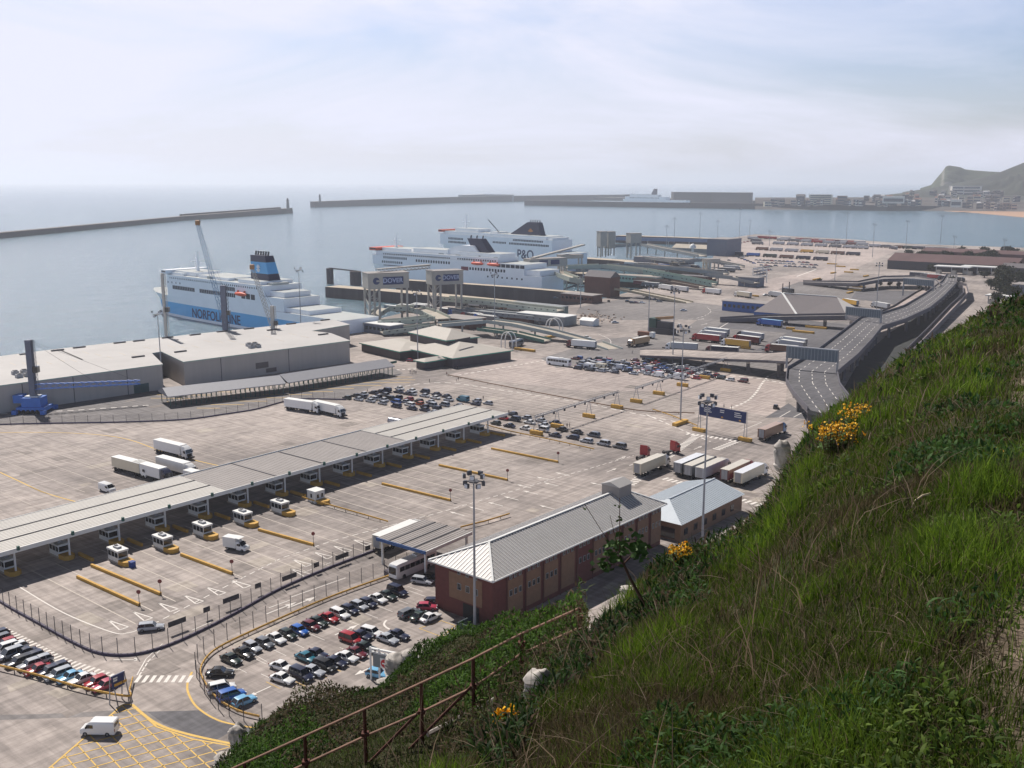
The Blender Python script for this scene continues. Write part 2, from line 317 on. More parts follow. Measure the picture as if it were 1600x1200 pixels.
# ------------------------------------------------------------------ painted markings
WHT = mat('white_road_paint', (216, 210, 202), .8, var=.12, scale=2); YEL = mat('yellow_road_paint', (208, 172, 92), .8, var=.15, scale=2)
FNT = mat('worn_white_paint', (196, 186, 174), .85, var=.22, scale=1.2)
def strip(mb, pts, w, z, dash=None):
    pts = [Vector((p[0], p[1])) for p in pts]
    run = 0.0
    for a, b in zip(pts[:-1], pts[1:]):
        d = b - a; l = d.length
        if l < 1e-3: continue
        d /= l; n = Vector((-d.y, d.x)) * w / 2; segs = [(0, l)]
        if dash:
            per = dash[0] + dash[1]; t = -(run % per); segs = []
            while t < l:
                if t + dash[0] > 0: segs.append((max(t, 0), min(t + dash[0], l)))
                t += per
            run += l
        for s, e in segs:
            p, q = a + d * s, a + d * e
            mb.quad((p.x - n.x, p.y - n.y, z), (q.x - n.x, q.y - n.y, z), (q.x + n.x, q.y + n.y, z), (p.x + n.x, p.y + n.y, z))
def spx(mb, px, w, z=.03, dash=None): strip(mb, [P(*p) for p in px], w, z, dash)
def curve(px, n=6):                     # Catmull-Rom through pixel points
    o = []
    for i in range(len(px) - 1):
        p0 = px[max(i - 1, 0)]; p1 = px[i]; p2 = px[i + 1]; p3 = px[min(i + 2, len(px) - 1)]
        for k in range(n):
            t = k / n
            o.append(tuple(.5 * (2 * p1[j] + (p2[j] - p0[j]) * t + (2 * p0[j] - 5 * p1[j] + 4 * p2[j] - p3[j]) * t * t + (3 * p1[j] - p0[j] - 3 * p2[j] + p3[j]) * t ** 3) for j in range(2)))
    o.append(px[-1]); return o
def hatch(mb, px, d, step, w, z=.03, dash=None, off=0):
    q = [P(*p) for p in px]; n = Vector((-d.y, d.x, 0)); lo = min(p.dot(n) for p in q); hi = max(p.dot(n) for p in q)
    t = lo + off
    while t < hi:
        xs = []
        for i in range(len(q)):
            a, b = q[i], q[(i + 1) % len(q)]; ta, tb = a.dot(n) - t, b.dot(n) - t
            if (ta < 0) != (tb < 0): xs.append((a + (b - a) * (ta / (ta - tb))).dot(d))
        xs.sort()
        for a, b in zip(xs[::2], xs[1::2]): strip(mb, [n * t + d * a, n * t + d * b], w, z, dash)
        t += step
mw = MB(); my = MB(); mf = MB()
# lanes below the long canopy
hatch(mf, [(0, 905), (400, 790), (640, 725), (790, 688), (830, 700), (690, 800), (600, 850), (500, 890), (360, 905), (225, 960), (200, 988), (165, 980), (0, 892)], V, 5.2, .22, off=1.0)
spx(mw, curve([(30, 917), (100, 958), (175, 988), (200, 989), (217, 984)]), .28); spx(mw, [(217, 984), (240, 975), (375, 905), (440, 872), (520, 845), (690, 800), (860, 750), (990, 712)], .26, dash=(1.6, 1.1))
def arrow(mb, px, py, d, s=1.0, z=.035):
    c = P(px, py); n = Vector((-d.y, d.x, 0))
    a, b, e = c + d * 3.2 * s, c - d * 2.2 * s + n * .85 * s, c - d * 2.2 * s - n * .85 * s
    for p, q in ((a, b), (b, e), (e, a)): strip(mb, [p, q], .28 * s, z)
def arrow2(mb, px, py, d, s=1.0, z=.035):
    c = P(px, py); n = Vector((-d.y, d.x, 0)); strip(mb, [c - d * 2.5 * s, c + d * 1.2 * s], .3 * s, z)
    a = c + d * 3 * s; b = c + d * 1.2 * s + n * .6 * s; e = c + d * 1.2 * s - n * .6 * s; mb.quad(*[(p.x, p.y, z) for p in (b, e, a)])
for x, y in [(184, 977), (222, 963), (262, 949), (302, 937), (337, 924), (376, 913), (472, 880), (505, 868), (535, 858), (566, 848), (470, 895)]: arrow(mw, x, y, V)
for x, y in [(715, 803), (745, 795), (775, 788), (800, 779), (830, 770), (850, 748), (862, 757), (880, 741), (820, 760), (935, 757), (856, 793)]: arrow2(mw, x, y, V, .9)
for x, y, in [(438, 951), (470, 942)]: arrow2(mw, x, y, U, 1.3)
spx(mw, [(455, 933), (540, 903)], .3); spx(mw, [(445, 905), (520, 878), (600, 855)], .2, dash=(2, 3)); spx(mw, [(420, 950), (455, 937)], .3); spx(mw, [(300, 985), (330, 972)], .25)
spx(mw, [(257, 1010), (232, 1033), (220, 1052), (216, 1058)], .25, dash=(1.2, .4)); spx(mw, [(254, 1006), (228, 1030), (214, 1055)], .2)
spx(mw, [(177, 1031), (212, 1031)], .3); spx(mw, [(212, 1028), (212, 1033)], .5)
# zebra crossings
def zebra(mb, a, b, wid, step, w, z=.032):
    A, B = P(*a), P(*b); d = (B - A); l = d.length; d /= l; n = Vector((-d.y, d.x, 0)); t = 0
    while t < l:
        c = A + d * t; strip(mb, [c - n * wid / 2, c + n * wid / 2], w, z); t += step
zebra(mw, (0, 985), (95, 1034), 2.6, 1.15, .55); zebra(mw, (95, 1034), (180, 1062), 2.6, 1.15, .55); zebra(mw, (216, 1061), (297, 1061), 2.4, 1.2, .6)
zebra(mw, (985, 757), (1090, 680), 2.6, 1.6, .8, .03); zebra(mw, (1040, 748), (1190, 790), 2.6, 1.6, .8, .03); zebra(mw, (1075, 678), (1160, 690), 2.4, 1.6, .8)
zebra(mw, (1120, 702), (1150, 690), 2.6, 1.6, .8)
# yellow box junction
box = [(205, 1100), (400, 1178), (600, 1290), (60, 1200)]
box = [(192, 1101), (206, 1101), (245, 1136), (300, 1155), (370, 1167), (420, 1172), (560, 1300), (60, 1215)]
d1 = (P(275, 1197) - P(185, 1110)).normalized(); d2 = (P(228, 1147) - P(125, 1174)).normalized(); hatch(my, box, d1, 2.3, .2); hatch(my, box, d2, 2.3, .2)
spx(my, box + [box[0]], .3, .036)
spx(my, curve([(300, 1050), (293, 1068), (295, 1085), (310, 1107), (345, 1127), (400, 1138)]), .35); spx(my, curve([(206, 1101), (245, 1131), (300, 1149), (400, 1170)]), .5, .04)
for p in ([(0, 738), (30, 752), (70, 770), (126, 786)], [(0, 676), (90, 676), (160, 680), (205, 688), (250, 704), (300, 718), (352, 730)]): spx(my, curve(p), .4)
# mid lanes
hatch(mf, [(545, 668), (560, 640), (620, 612), (690, 608), (740, 600), (900, 632), (1050, 665), (1090, 672), (1030, 705), (985, 700), (790, 640), (700, 632)], V, 3.3, .19)
hatch(mf, [(712, 588), (805, 563), (850, 566), (920, 585), (1100, 592), (1175, 605), (1175, 640), (1060, 640), (900, 610)], V, 3.3, .19)
spx(mw, curve([(620, 606), (655, 600), (700, 598), (760, 606), (900, 628), (1000, 648), (1060, 660)]), .6, .034, dash=(2.6, 1.8)); spx(mw, [(1010, 648), (1075, 676), (1110, 690)], .6, dash=(2.6, 1.8))
spx(mw, curve([(620, 578), (660, 576)]), 1.4, dash=(1.2, 1.2)); spx(mw, [(705, 588), (800, 572), (850, 563)], .8, dash=(2, 1.6))
spx(mw, curve([(1200, 588), (1190, 600), (1180, 615), (1165, 628), (1140, 638)]), .9, dash=(2.4, 1.4)); spx(mw, [(1100, 583), (1190, 592), (1228, 600)], .9, dash=(2.4, 1.4))
spx(mw, [(1140, 655), (1190, 660), (1160, 672)], .25); spx(mw, [(1218, 652), (1235, 642)], .3); spx(mw, [(1240, 652), (1262, 640)], .3)
for x, y in [(990, 725), (955, 735), (970, 716), (1090, 700), (1110, 735), (1040, 715)]: arrow2(mw, x, y, U, .9)
# left yard
hatch(mf, [(0, 700), (60, 690), (240, 700), (560, 650), (600, 662), (300, 730), (0, 800)], V, 7.0, .14); 
spx(mw, [(-60, 646), (0, 647), (120, 641), (235, 633)], .7, .034, dash=(2, 1.6))
hatch(my, [(290, 636), (420, 615), (640, 585), (652, 597), (560, 606), (330, 640)], (V * .75 - U * .6).normalized(), 6.0, .5); hatch(my, [(225, 620), (250, 612), (450, 590), (600, 570), (600, 576), (262, 628)], (V * .75 - U * .6).normalized(), 6.0, .5)
hatch(mf, [(560, 645), (420, 650), (300, 668), (180, 690), (350, 720), (560, 665)], U, 9, .12)
# car park bays
for a, b in [((392, 1020), (417, 1034)), ((340, 1041), (374, 1047)), ((430, 1010), (442, 1006))]: spx(mw, [a, b], .12)
for x, y in [(375, 1046), (406, 1033), (437, 1020), (465, 1008), (497, 996), (526, 982), (552, 973), (580, 962), (603, 952), (628, 940), (653, 928), (650, 921), (545, 1018), (500, 1032), (458, 1044), (422, 1060)]:
    c = P(x, y); strip(mw, [c - V * 1.8, c + V * 2.4], .12, .03)
for x, y in [(474, 1071), (435, 1075), (507, 1058), (530, 1048), (560, 1035), (585, 1022)]:
    c = P(x, y); strip(my, [c - V * .5, c + V * 3.2], .12, .03)
arrow2(mw, 407, 1080, -U, .8); arrow2(mw, 540, 985, U, 1); arrow2(mw, 575, 1045, -U, 1); spx(mw, curve([(604, 969), (600, 975), (603, 980), (610, 984)]), .4)
spx(my, [(655, 982), (690, 995), (712, 978), (690, 970), (655, 982)], .15)
# far yards
hatch(mf, [(1245, 460), (1345, 470), (1400, 458), (1330, 448)], V, 5, .3, .05); spx(mw, [(1245, 432), (1275, 421)], 1.2, .05)
spx(mw, curve([(1060, 500), (1090, 497), (1110, 488), (1105, 480)]), .4, .05, dash=(4, 3)); spx(mw, [(1120, 515), (1140, 503)], .5, .06); spx(mw, curve([(920, 548), (950, 540), (953, 531), (935, 522)]), .3, .05)
for x, y in [(1100, 507), (1095, 499), (1075, 512), (1130, 497)]: arrow2(mw, x, y, U, 1.4, .06)
struct('white_road_markings', mw, WHT); struct('yellow_road_markings', my, YEL); struct('worn_lane_markings', mf, FNT)
# dark repair patches and stains cut into the concrete
mb = MB(); r2 = random.Random(3)
for i in range(110):
    x, y = r2.uniform(0, 1200), r2.uniform(600, 1180)
    if y > 1000 and x > 420: continue
    c = P(x, y); a, b = r2.uniform(1.2, 5), r2.uniform(1.0, 3.2)
    q = [c + U * i1 * a * r2.uniform(.8, 1.1) + V * j1 * b * r2.uniform(.8, 1.1) for i1, j1 in ((-1, -1), (1, -1), (1, 1), (-1, 1))]
    mb.quad(*[(p.x, p.y, .0205 + i * .00008) for p in q], m=r2.choice((0, 0, 1)))
struct('repair_patches', mb, [ground_mat('patched_tarmac', (150, 141, 134), (134, 126, 120), (.3, .3), .2), ground_mat('patched_concrete', (182, 172, 160), (168, 158, 148), (.3, .3), .2)])

# ------------------------------------------------------------------ breakwaters, far land
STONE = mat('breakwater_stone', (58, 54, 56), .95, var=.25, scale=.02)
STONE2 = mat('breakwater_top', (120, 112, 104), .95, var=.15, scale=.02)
def seawall(name, label, pts, wid, cat='breakwater', mt=None, group=None):
    mb = MB(); rings = []
    for i, (px, yb, yt) in enumerate(pts):
        p = P(px, yb, SEA_Z); h = ZT(p, yt); a = P(*pts[max(i - 1, 0)][:2], SEA_Z); b = P(*pts[min(i + 1, len(pts) - 1)][:2], SEA_Z)
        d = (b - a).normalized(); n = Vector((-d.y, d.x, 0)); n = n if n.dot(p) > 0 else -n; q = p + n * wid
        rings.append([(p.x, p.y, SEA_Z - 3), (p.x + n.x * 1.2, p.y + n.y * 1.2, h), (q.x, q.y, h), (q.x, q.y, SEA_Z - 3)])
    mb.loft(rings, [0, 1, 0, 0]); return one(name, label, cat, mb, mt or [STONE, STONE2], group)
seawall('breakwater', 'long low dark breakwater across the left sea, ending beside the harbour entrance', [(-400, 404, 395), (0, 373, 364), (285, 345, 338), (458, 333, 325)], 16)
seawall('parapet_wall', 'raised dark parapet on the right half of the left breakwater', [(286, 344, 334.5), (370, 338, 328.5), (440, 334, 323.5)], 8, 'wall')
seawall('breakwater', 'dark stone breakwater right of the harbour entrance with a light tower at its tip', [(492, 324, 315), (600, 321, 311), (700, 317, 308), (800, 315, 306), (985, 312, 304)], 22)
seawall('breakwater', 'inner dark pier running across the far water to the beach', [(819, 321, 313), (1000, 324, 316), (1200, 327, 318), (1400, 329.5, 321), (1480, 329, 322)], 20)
seawall('quay_warehouse', 'very long flat grey shed on the far quay right of the distant ferry', [(1052, 318, 300), (1110, 318, 300.5), (1172, 318.5, 301)], 60, 'warehouse')
seawall('far_quay', 'low far harbour arm between the breakwater and the distant town', [(900, 312.5, 308), (1000, 314, 309), (1180, 318, 313.5), (1280, 319, 314.5), (1400, 320, 315.5)], 80, 'quay')
seawall('shed', 'pale roofed low shed on the far breakwater', [(725, 316, 304.5), (760, 315, 303.5), (803, 315, 304)], 30, 'shed', [mat('shed_pale', (150, 150, 150)), mat('shed_roof_pale', (220, 220, 215))])
def light_tower(px, yb, yt, zb, label):
    p = P(px, yb, zb); h = ZT(p, yt) - zb; t = thing('light_tower', label, 'lighthouse', p)
    mb = MB(); mb.tube((0, 0, 0), (0, 0, h * .72), h * .14, 12, r2=h * .1); part('tower', mb, mat('lighthouse_stone', (110, 108, 106)), t, smooth=50)
    mb = MB(); mb.tube((0, 0, h * .72), (0, 0, h * .76), h * .15, 12); mb.tube((0, 0, h * .76), (0, 0, h * .9), h * .08, 10); mb.tube((0, 0, h * .9), (0, 0, h), h * .1, 10, r2=.1); part('lantern', mb, mat('lantern_dark', (60, 62, 66)), t)
light_tower(450, 327, 309, 9, 'slim light tower on the tip of the left breakwater')
light_tower(500, 317, 303, 14, 'light tower with wider base on the tip of the right breakwater')

def far_ridge(name, sil, r, depth, mats, foot=-6, seed=0, amp=.05, back=1.5, rough=1.0):
    xs = np.linspace(sil[0][0], sil[-1][0], 160); ys = np.interp(xs, [s[0] for s in sil], [s[1] for s in sil]); rings = []; nr = 26
    for i, (x, y) in enumerate(zip(xs, ys)):
        row = []
        top = R(x, y, r)
        for j in range(nr):
            t = j / (nr - 4)
            if t <= 1:
                rad = r - depth * (1 - t); e = t ** .75
                z = foot + (top.z - foot) * e
                z += (top.z - foot) * amp * 2.2 * (float(fbm(x * .035 * rough, j * .33, 4, seed)) - .47) * sin(pi * min(t, 1))
            else: rad = r + depth * back * (t - 1) * 3; z = top.z - (top.z - foot) * (t - 1) * 4.0
            u = Vector((top.x, top.y, 0)).normalized() * rad; row.append((u.x, u.y, z))
        rings.append(row)
    mb = MB(); mb.loft(rings, 0, cap=False, close=False); o = struct(name, mb, mats, 180); return o
def hill_mat(name, green, rock, lo=.35, hi=.6):
    m = bpy.data.materials.new(name); m.use_nodes = True; n = m.node_tree; b = n.nodes['Principled BSDF']; N = n.nodes.new; K = n.links.new
    g = N('ShaderNodeNewGeometry'); sx = N('ShaderNodeSeparateXYZ'); K(g.outputs['Normal'], sx.inputs[0])
    ab = N('ShaderNodeMath'); ab.operation = 'ABSOLUTE'; K(sx.outputs['Z'], ab.inputs[0])
    t = N('ShaderNodeTexCoord'); z = N('ShaderNodeTexNoise'); z.inputs['Scale'].default_value = .006; z.inputs['Detail'].default_value = 9; z.inputs['Roughness'].default_value = .65; K(t.outputs['Object'], z.inputs['Vector'])
    ad = N('ShaderNodeMath'); ad.operation = 'MULTIPLY_ADD'; ad.inputs[1].default_value = .5; K(z.outputs['Fac'], ad.inputs[0]); K(ab.outputs[0], ad.inputs[2])
    mr = N('ShaderNodeMapRange'); mr.inputs['From Min'].default_value = lo + .25; mr.inputs['From Max'].default_value = hi + .25; K(ad.outputs[0], mr.inputs['Value'])
    c = N('ShaderNodeMix'); c.data_type = 'RGBA'; c.inputs['A'].default_value = rgb(*rock); c.inputs['B'].default_value = rgb(*green); K(mr.outputs[0], c.inputs['Factor'])
    c2 = N('ShaderNodeMix'); c2.data_type = 'RGBA'; c2.blend_type = 'MULTIPLY'; c2.inputs['Factor'].default_value = .8
    r2 = N('ShaderNodeMapRange'); r2.inputs['From Min'].default_value = .35; r2.inputs['From Max'].default_value = .65; r2.inputs['To Min'].default_value = .45; r2.inputs['To Max'].default_value = 1.3
    K(z.outputs['Fac'], r2.inputs['Value']); K(c.outputs['Result'], c2.inputs['A']); K(r2.outputs[0], c2.inputs['B']); K(c2.outputs['Result'], b.inputs['Base Color']); b.inputs['Roughness'].default_value = 1
    return m
HM = hill_mat('distant_down', (62, 70, 46), (170, 164, 154), .38, .60); HM2 = hill_mat('distant_wood', (46, 52, 40), (64, 62, 54), .1, .3)
far_ridge('headland', [(1438, 294), (1455, 289), (1463, 279), (1471, 270), (1478, 260), (1483, 258.5), (1500, 261), (1508, 264.5), (1520, 266), (1545, 268), (1570, 269), (1640, 272), (1750, 280)], 4700, 170, HM, seed=4, amp=.2)
far_ridge('hills', [(1410, 300), (1440, 296), (1480, 289), (1510, 283), (1540, 276), (1560, 270), (1580, 262), (1600, 254), (1640, 244), (1700, 238), (1800, 232)], 4300, 380, HM2, seed=9, amp=.25)
far_ridge('foreshore_land', [(1370, 306), (1400, 302.5), (1440, 299), (1470, 301), (1520, 303), (1600, 306), (1800, 306)], 3900, 600, HM2, seed=21, amp=.3)
far_ridge('town_land', [(1180, 308.5), (1280, 308.5), (1400, 308), (1480, 309), (1600, 313), (1800, 318)], 3500, 240, hill_mat('town_ground', (88, 82, 78), (100, 92, 86)), seed=33, amp=.3)
SAND = mat('beach_shingle', (176, 140, 112), .95, var=.12, scale=.05)
mb = MB(); q = [P(x, y, -5.2) for x, y in [(1470, 329), (1490, 326), (1540, 325.5), (1620, 328), (1750, 334), (1750, 348), (1640, 343), (1585, 338), (1530, 333)]]
mb.prism([(p.x, p.y) for p in q], -9, -5.2); struct('beach', mb, SAND)
# town buildings
tr = random.Random(11); TWALL = [mat('town_wall_' + str(i), c, var=.08, scale=.05) for i, c in enumerate([(206, 200, 190), (168, 150, 138), (120, 104, 98), (190, 180, 160), (96, 92, 94)])]
TROOF = [mat('town_roof_' + str(i), c, var=.08, scale=.05) for i, c in enumerate([(84, 78, 80), (128, 92, 78), (170, 168, 168), (70, 66, 70)])]
TWIN = mat('town_window', (50, 54, 62), .3, var=0)
def block(px, py, zb, wpx, hpx, label, wi, ri, cat='building', group='buildings of the far town', deep=18, storeys=3, gable=False, rad=None):
    p = P(px, py, zb) if rad is None else R(px, py, rad); D = p.length; w = wpx * D / F; h = hpx * D / F; rz = atan2(p.y, p.x) - pi / 2 + tr.uniform(-.3, .3)
    if rad is not None: h += 12
    t = thing('building', label, cat, (p.x, p.y, p.z - (12 if rad is not None else 0)), rz, group)
    mb = MB(); mb.b2(-w / 2, w / 2, 0, deep, 0, h); part('wall', mb, TWALL[wi], t)
    mb = MB()
    if gable: mb.loft([[(x, -.6, h), (x, deep + .6, h), (x, deep / 2, h + deep * .33)] for x in (-w / 2 - .5, w / 2 + .5)])
    else: mb.b2(-w / 2 - .4, w / 2 + .4, -.4, deep + .4, h, h + .9)
    part('roof', mb, TROOF[ri], t)
    mb = MB()
    for k in range(storeys):
        z = h * (k + .5) / storeys; mb.b2(-w * .44, w * .44, -.15, .1, z - h * .13 / storeys * 2, z + h * .12 / storeys * 2)
    part('window', mb, TWIN, t)
block(1282, 313, -2, 33, 8, 'large pale square terminal block on the far western docks', 3, 2, deep=40, storeys=5, rad=3150)
block(1508, 300, 20, 42, 8, 'long white stepped hotel block below the headland', 0, 2, rad=3850, deep=25)
block(1497, 299, 20, 16, 7, 'bright white end block at the left of the long white hotel', 0, 2, rad=3800, deep=25)
block(1494, 317, -3, 14, 4, 'small bright white hall behind the beach', 0, 2, deep=30, storeys=1, rad=3150)
block(1396, 311, -3, 30, 3.2, 'long pale flat-roofed shed on the far seafront', 0, 2, deep=40, storeys=1, rad=3130)
block(1316, 313, -3, 14, 6, 'reddish block just right of the large terminal block on the far docks', 2, 1, rad=3150)
block(1250, 313, -3, 12, 6, 'dark mound-roofed shed left of the large far terminal block', 4, 3, gable=True, rad=3150)
k = 0
for row, (y0, y1, r_, cnt, nm) in enumerate([(313.5, 316.5, 3150, 40, 'waterfront row'), (308, 311, 3400, 30, 'second row up'), (300, 306, 3700, 20, 'hillside row'), (315, 319, 3180, 16, 'beachfront row')]):
    xs = sorted(tr.uniform(*[(1195, 1480), (1330, 1600), (1415, 1600), (1505, 1600)][row]) for _ in range(cnt))
    for j, x in enumerate(xs):
        wi, ri = tr.randrange(5), tr.randrange(4)
        y = tr.uniform(y0, y1) + (0 if row != 3 else (x - 1500) * .06)
        block(x, y, -3, tr.uniform(3, 10), tr.uniform(1.2, 3.2), f"small {['cream', 'tan', 'brown', 'buff', 'grey'][wi]} house, {ORD[j + 1]} from the left in the far town's {nm}", wi, ri,
              gable=tr.random() < .6, rad=(r_ if r_ else None), cat='house', storeys=2, deep=12)
# ------------------------------------------------------------------ the cliff top we stand on, and the ledge with the hand rail below it
def elp(px, py):                        # azimuth (deg, right positive) and fall per metre of ground distance of a sight line
    x = (px - 800) / F; y = -(py - 600) / F; dy = y * TS + TC; dz = y * TC - TS
    return degrees(atan2(x, dy)), -dz / hypot(x, dy)
near_px = [(-400, 1500, 2.2), (0, 1400, 2.5), (400, 1320, 3.0), (600, 1260, 3.5), (700, 1205, 4.2), (775, 1148, 5.2), (822, 1095, 6.2), (850, 1040, 7.4), (895, 1006, 8.2),
           (935, 966, 9), (968, 930, 9.6), (1000, 908, 10.2), (1022, 890, 10.6), (1060, 862, 11), (1100, 850, 11.6), (1150, 826, 12.2), (1190, 794, 13), (1213, 745, 14.4), (1232, 706, 15.6),
           (1262, 672, 17.2), (1300, 645, 18.6), (1345, 606, 20.5), (1400, 560, 24), (1470, 514, 27), (1530, 488, 30), (1600, 466, 34), (1720, 425, 40), (2000, 380, 46)]
ledge_px = [(-400, 1700, 14), (0, 1500, 18), (250, 1260, 26), (345, 1197, 30), (385, 1140, 34), (400, 1112, 36), (460, 1090, 38), (560, 1066, 40), (600, 1062, 40), (640, 1030, 40), (700, 987, 39),
            (780, 960, 37), (870, 937, 34), (900, 926, 33), (985, 912, 30), (1040, 890, 28), (1120, 880, 27), (1300, 860, 30), (1600, 700, 50), (2000, 600, 60)]
rail_px = [(-400, 1620), (400, 1262), (570, 1192), (660, 1158), (740, 1119), (850, 1058), (985, 1000), (1100, 960), (1300, 930), (1600, 760), (2000, 620)]
def tab(l): return np.array([(elp(a[0], a[1])[0], a[2], CAMH - a[2] * elp(a[0], a[1])[1]) for a in l])
TN = tab(near_px); TN[:, 2] -= .02 + .003 * TN[:, 1]; TL = tab(ledge_px); TL[:, 2] -= .35; TR = tab([(a, b, 16.0 if a < 1050 else 16 + (a - 1050) * .06) for a, b in rail_px])
def prof(az):                           # knots (r, z) of the land along compass direction az (deg)
    a = min(max(az, TN[0, 0]), TN[-1, 0])
    rn, zn = np.interp(a, TN[:, 0], TN[:, 1]), np.interp(a, TN[:, 0], TN[:, 2])
    rl, zl = np.interp(a, TL[:, 0], TL[:, 1]), np.interp(a, TL[:, 0], TL[:, 2])
    rr, zr = np.interp(a, TR[:, 0], TR[:, 1]), np.interp(a, TR[:, 0], TR[:, 2])
    s = (CAMH - zn) / rn
    k = [(.0, 78.42), (1.2, min(78.35, CAMH - 1.2 * s - .5)), (rn * .55, CAMH - rn * .55 * s - .42 - .012 * rn), (rn * .85, CAMH - rn * .85 * s - .16), (rn, zn)]
    if rr < rn * 1.75 or rl < rn * 2.1:  # no ledge in view here: brow then cliff
        w = rn; k += [(w * 1.12, zn - s * w * .12 - .10 * w), (w * 1.3, zn - s * w * .3 - .33 * w), (w * 1.3 + 8, zn - .33 * w - 20), (w * 1.3 + 16, 32), (w * 1.3 + 34, 8), (w * 1.3 + 50, -1.2), (400, -1.5)]
    else:
        k += [(rn * 1.12, zn - s * rn * .12 - .12 * rn), (rn * 1.3, max(zn - s * rn * .3 - .3 * rn, zr + .3)), (rr * .93, zr + .12), (rr, zr), (rr + (rl - rr) * .4, zr + (zl - zr) * .4 - .5),
              (rr + (rl - rr) * .8, zr + (zl - zr) * .8 - .35), (rl, zl), (rl + 2.5, zl - 4), (rl + 6, zl - 16), (rl + 11, zl - 34), (rl + 22, 12), (rl + 40, -1.2), (400, -1.5)]
    return k
AZ0, AZ1, NA = -75.0, 75.0, 420
azg = np.linspace(AZ0, AZ1, NA)
rg = np.concatenate([[0.02], np.exp(np.linspace(math.log(.7), math.log(125), 250))]); NR = len(rg)
ZG = np.zeros((NA, NR))
for i, a in enumerate(azg):
    k = prof(a); ZG[i] = np.interp(rg, [p[0] for p in k], [p[1] for p in k])
for _ in range(3):                      # soften across directions, then along
    ZG[1:-1] = (ZG[:-2] + 2 * ZG[1:-1] + ZG[2:]) / 4
for _ in range(1): ZG[:, 1:-1] = (ZG[:, :-2] + 2 * ZG[:, 1:-1] + ZG[:, 2:]) / 4
A2, R2 = np.meshgrid(np.radians(azg), rg, indexing='ij'); XG = np.sin(A2) * R2; YG = np.cos(A2) * R2
slope = np.abs(np.gradient(ZG, axis=1) / np.gradient(R2, axis=1)); steep = np.clip((slope - .9) / 1.5, 0, 1) * (R2 > 14)
ZG += (fbm(XG * .9, YG * .9, 5, 3) - .48) * np.clip(R2 * .05, .02, .55) + (fbm(XG * .25, YG * .25, 3, 5) - .45) * np.clip((R2 - 8) * .06, 0, 1.2) * (1 - steep * .3)
ZG += steep * (fbm(XG * .35 + ZG * .2, YG * .35 + ZG * .3, 5, 8) - .5) * 5
def hz(az, r):                          # bilinear look-up, az deg
    az = np.asarray(az, float); r = np.asarray(r, float)
    fi = np.clip((az - AZ0) / (AZ1 - AZ0) * (NA - 1), 0, NA - 1.001); fj = np.clip(np.interp(r, rg, np.arange(NR)), 0, NR - 1.001)
    i = fi.astype(int); j = fj.astype(int); u = fi - i; v = fj - j
    return (ZG[i, j] * (1 - u) + ZG[i + 1, j] * u) * (1 - v) + (ZG[i, j + 1] * (1 - u) + ZG[i + 1, j + 1] * u) * v
def np_mesh(name, verts, quads, mats, cols=None, smooth=True):
    me = bpy.data.meshes.new(name); nv, nf = len(verts), len(quads); k = quads.shape[1]
    me.vertices.add(nv); me.vertices.foreach_set('co', verts.astype(np.float32).ravel()); me.loops.add(nf * k); me.loops.foreach_set('vertex_index', quads.astype(np.int32).ravel())
    me.polygons.add(nf); me.polygons.foreach_set('loop_start', np.arange(0, nf * k, k, dtype=np.int32)); me.polygons.foreach_set('loop_total', np.full(nf, k, np.int32))
    me.polygons.foreach_set('use_smooth', np.full(nf, smooth)); me.update(calc_edges=True)
    if cols is not None:
        a = me.color_attributes.new('tint', 'FLOAT_COLOR', 'POINT'); a.data.foreach_set('color', cols.astype(np.float32).ravel())
    for m in mats: me.materials.append(m)
    return me
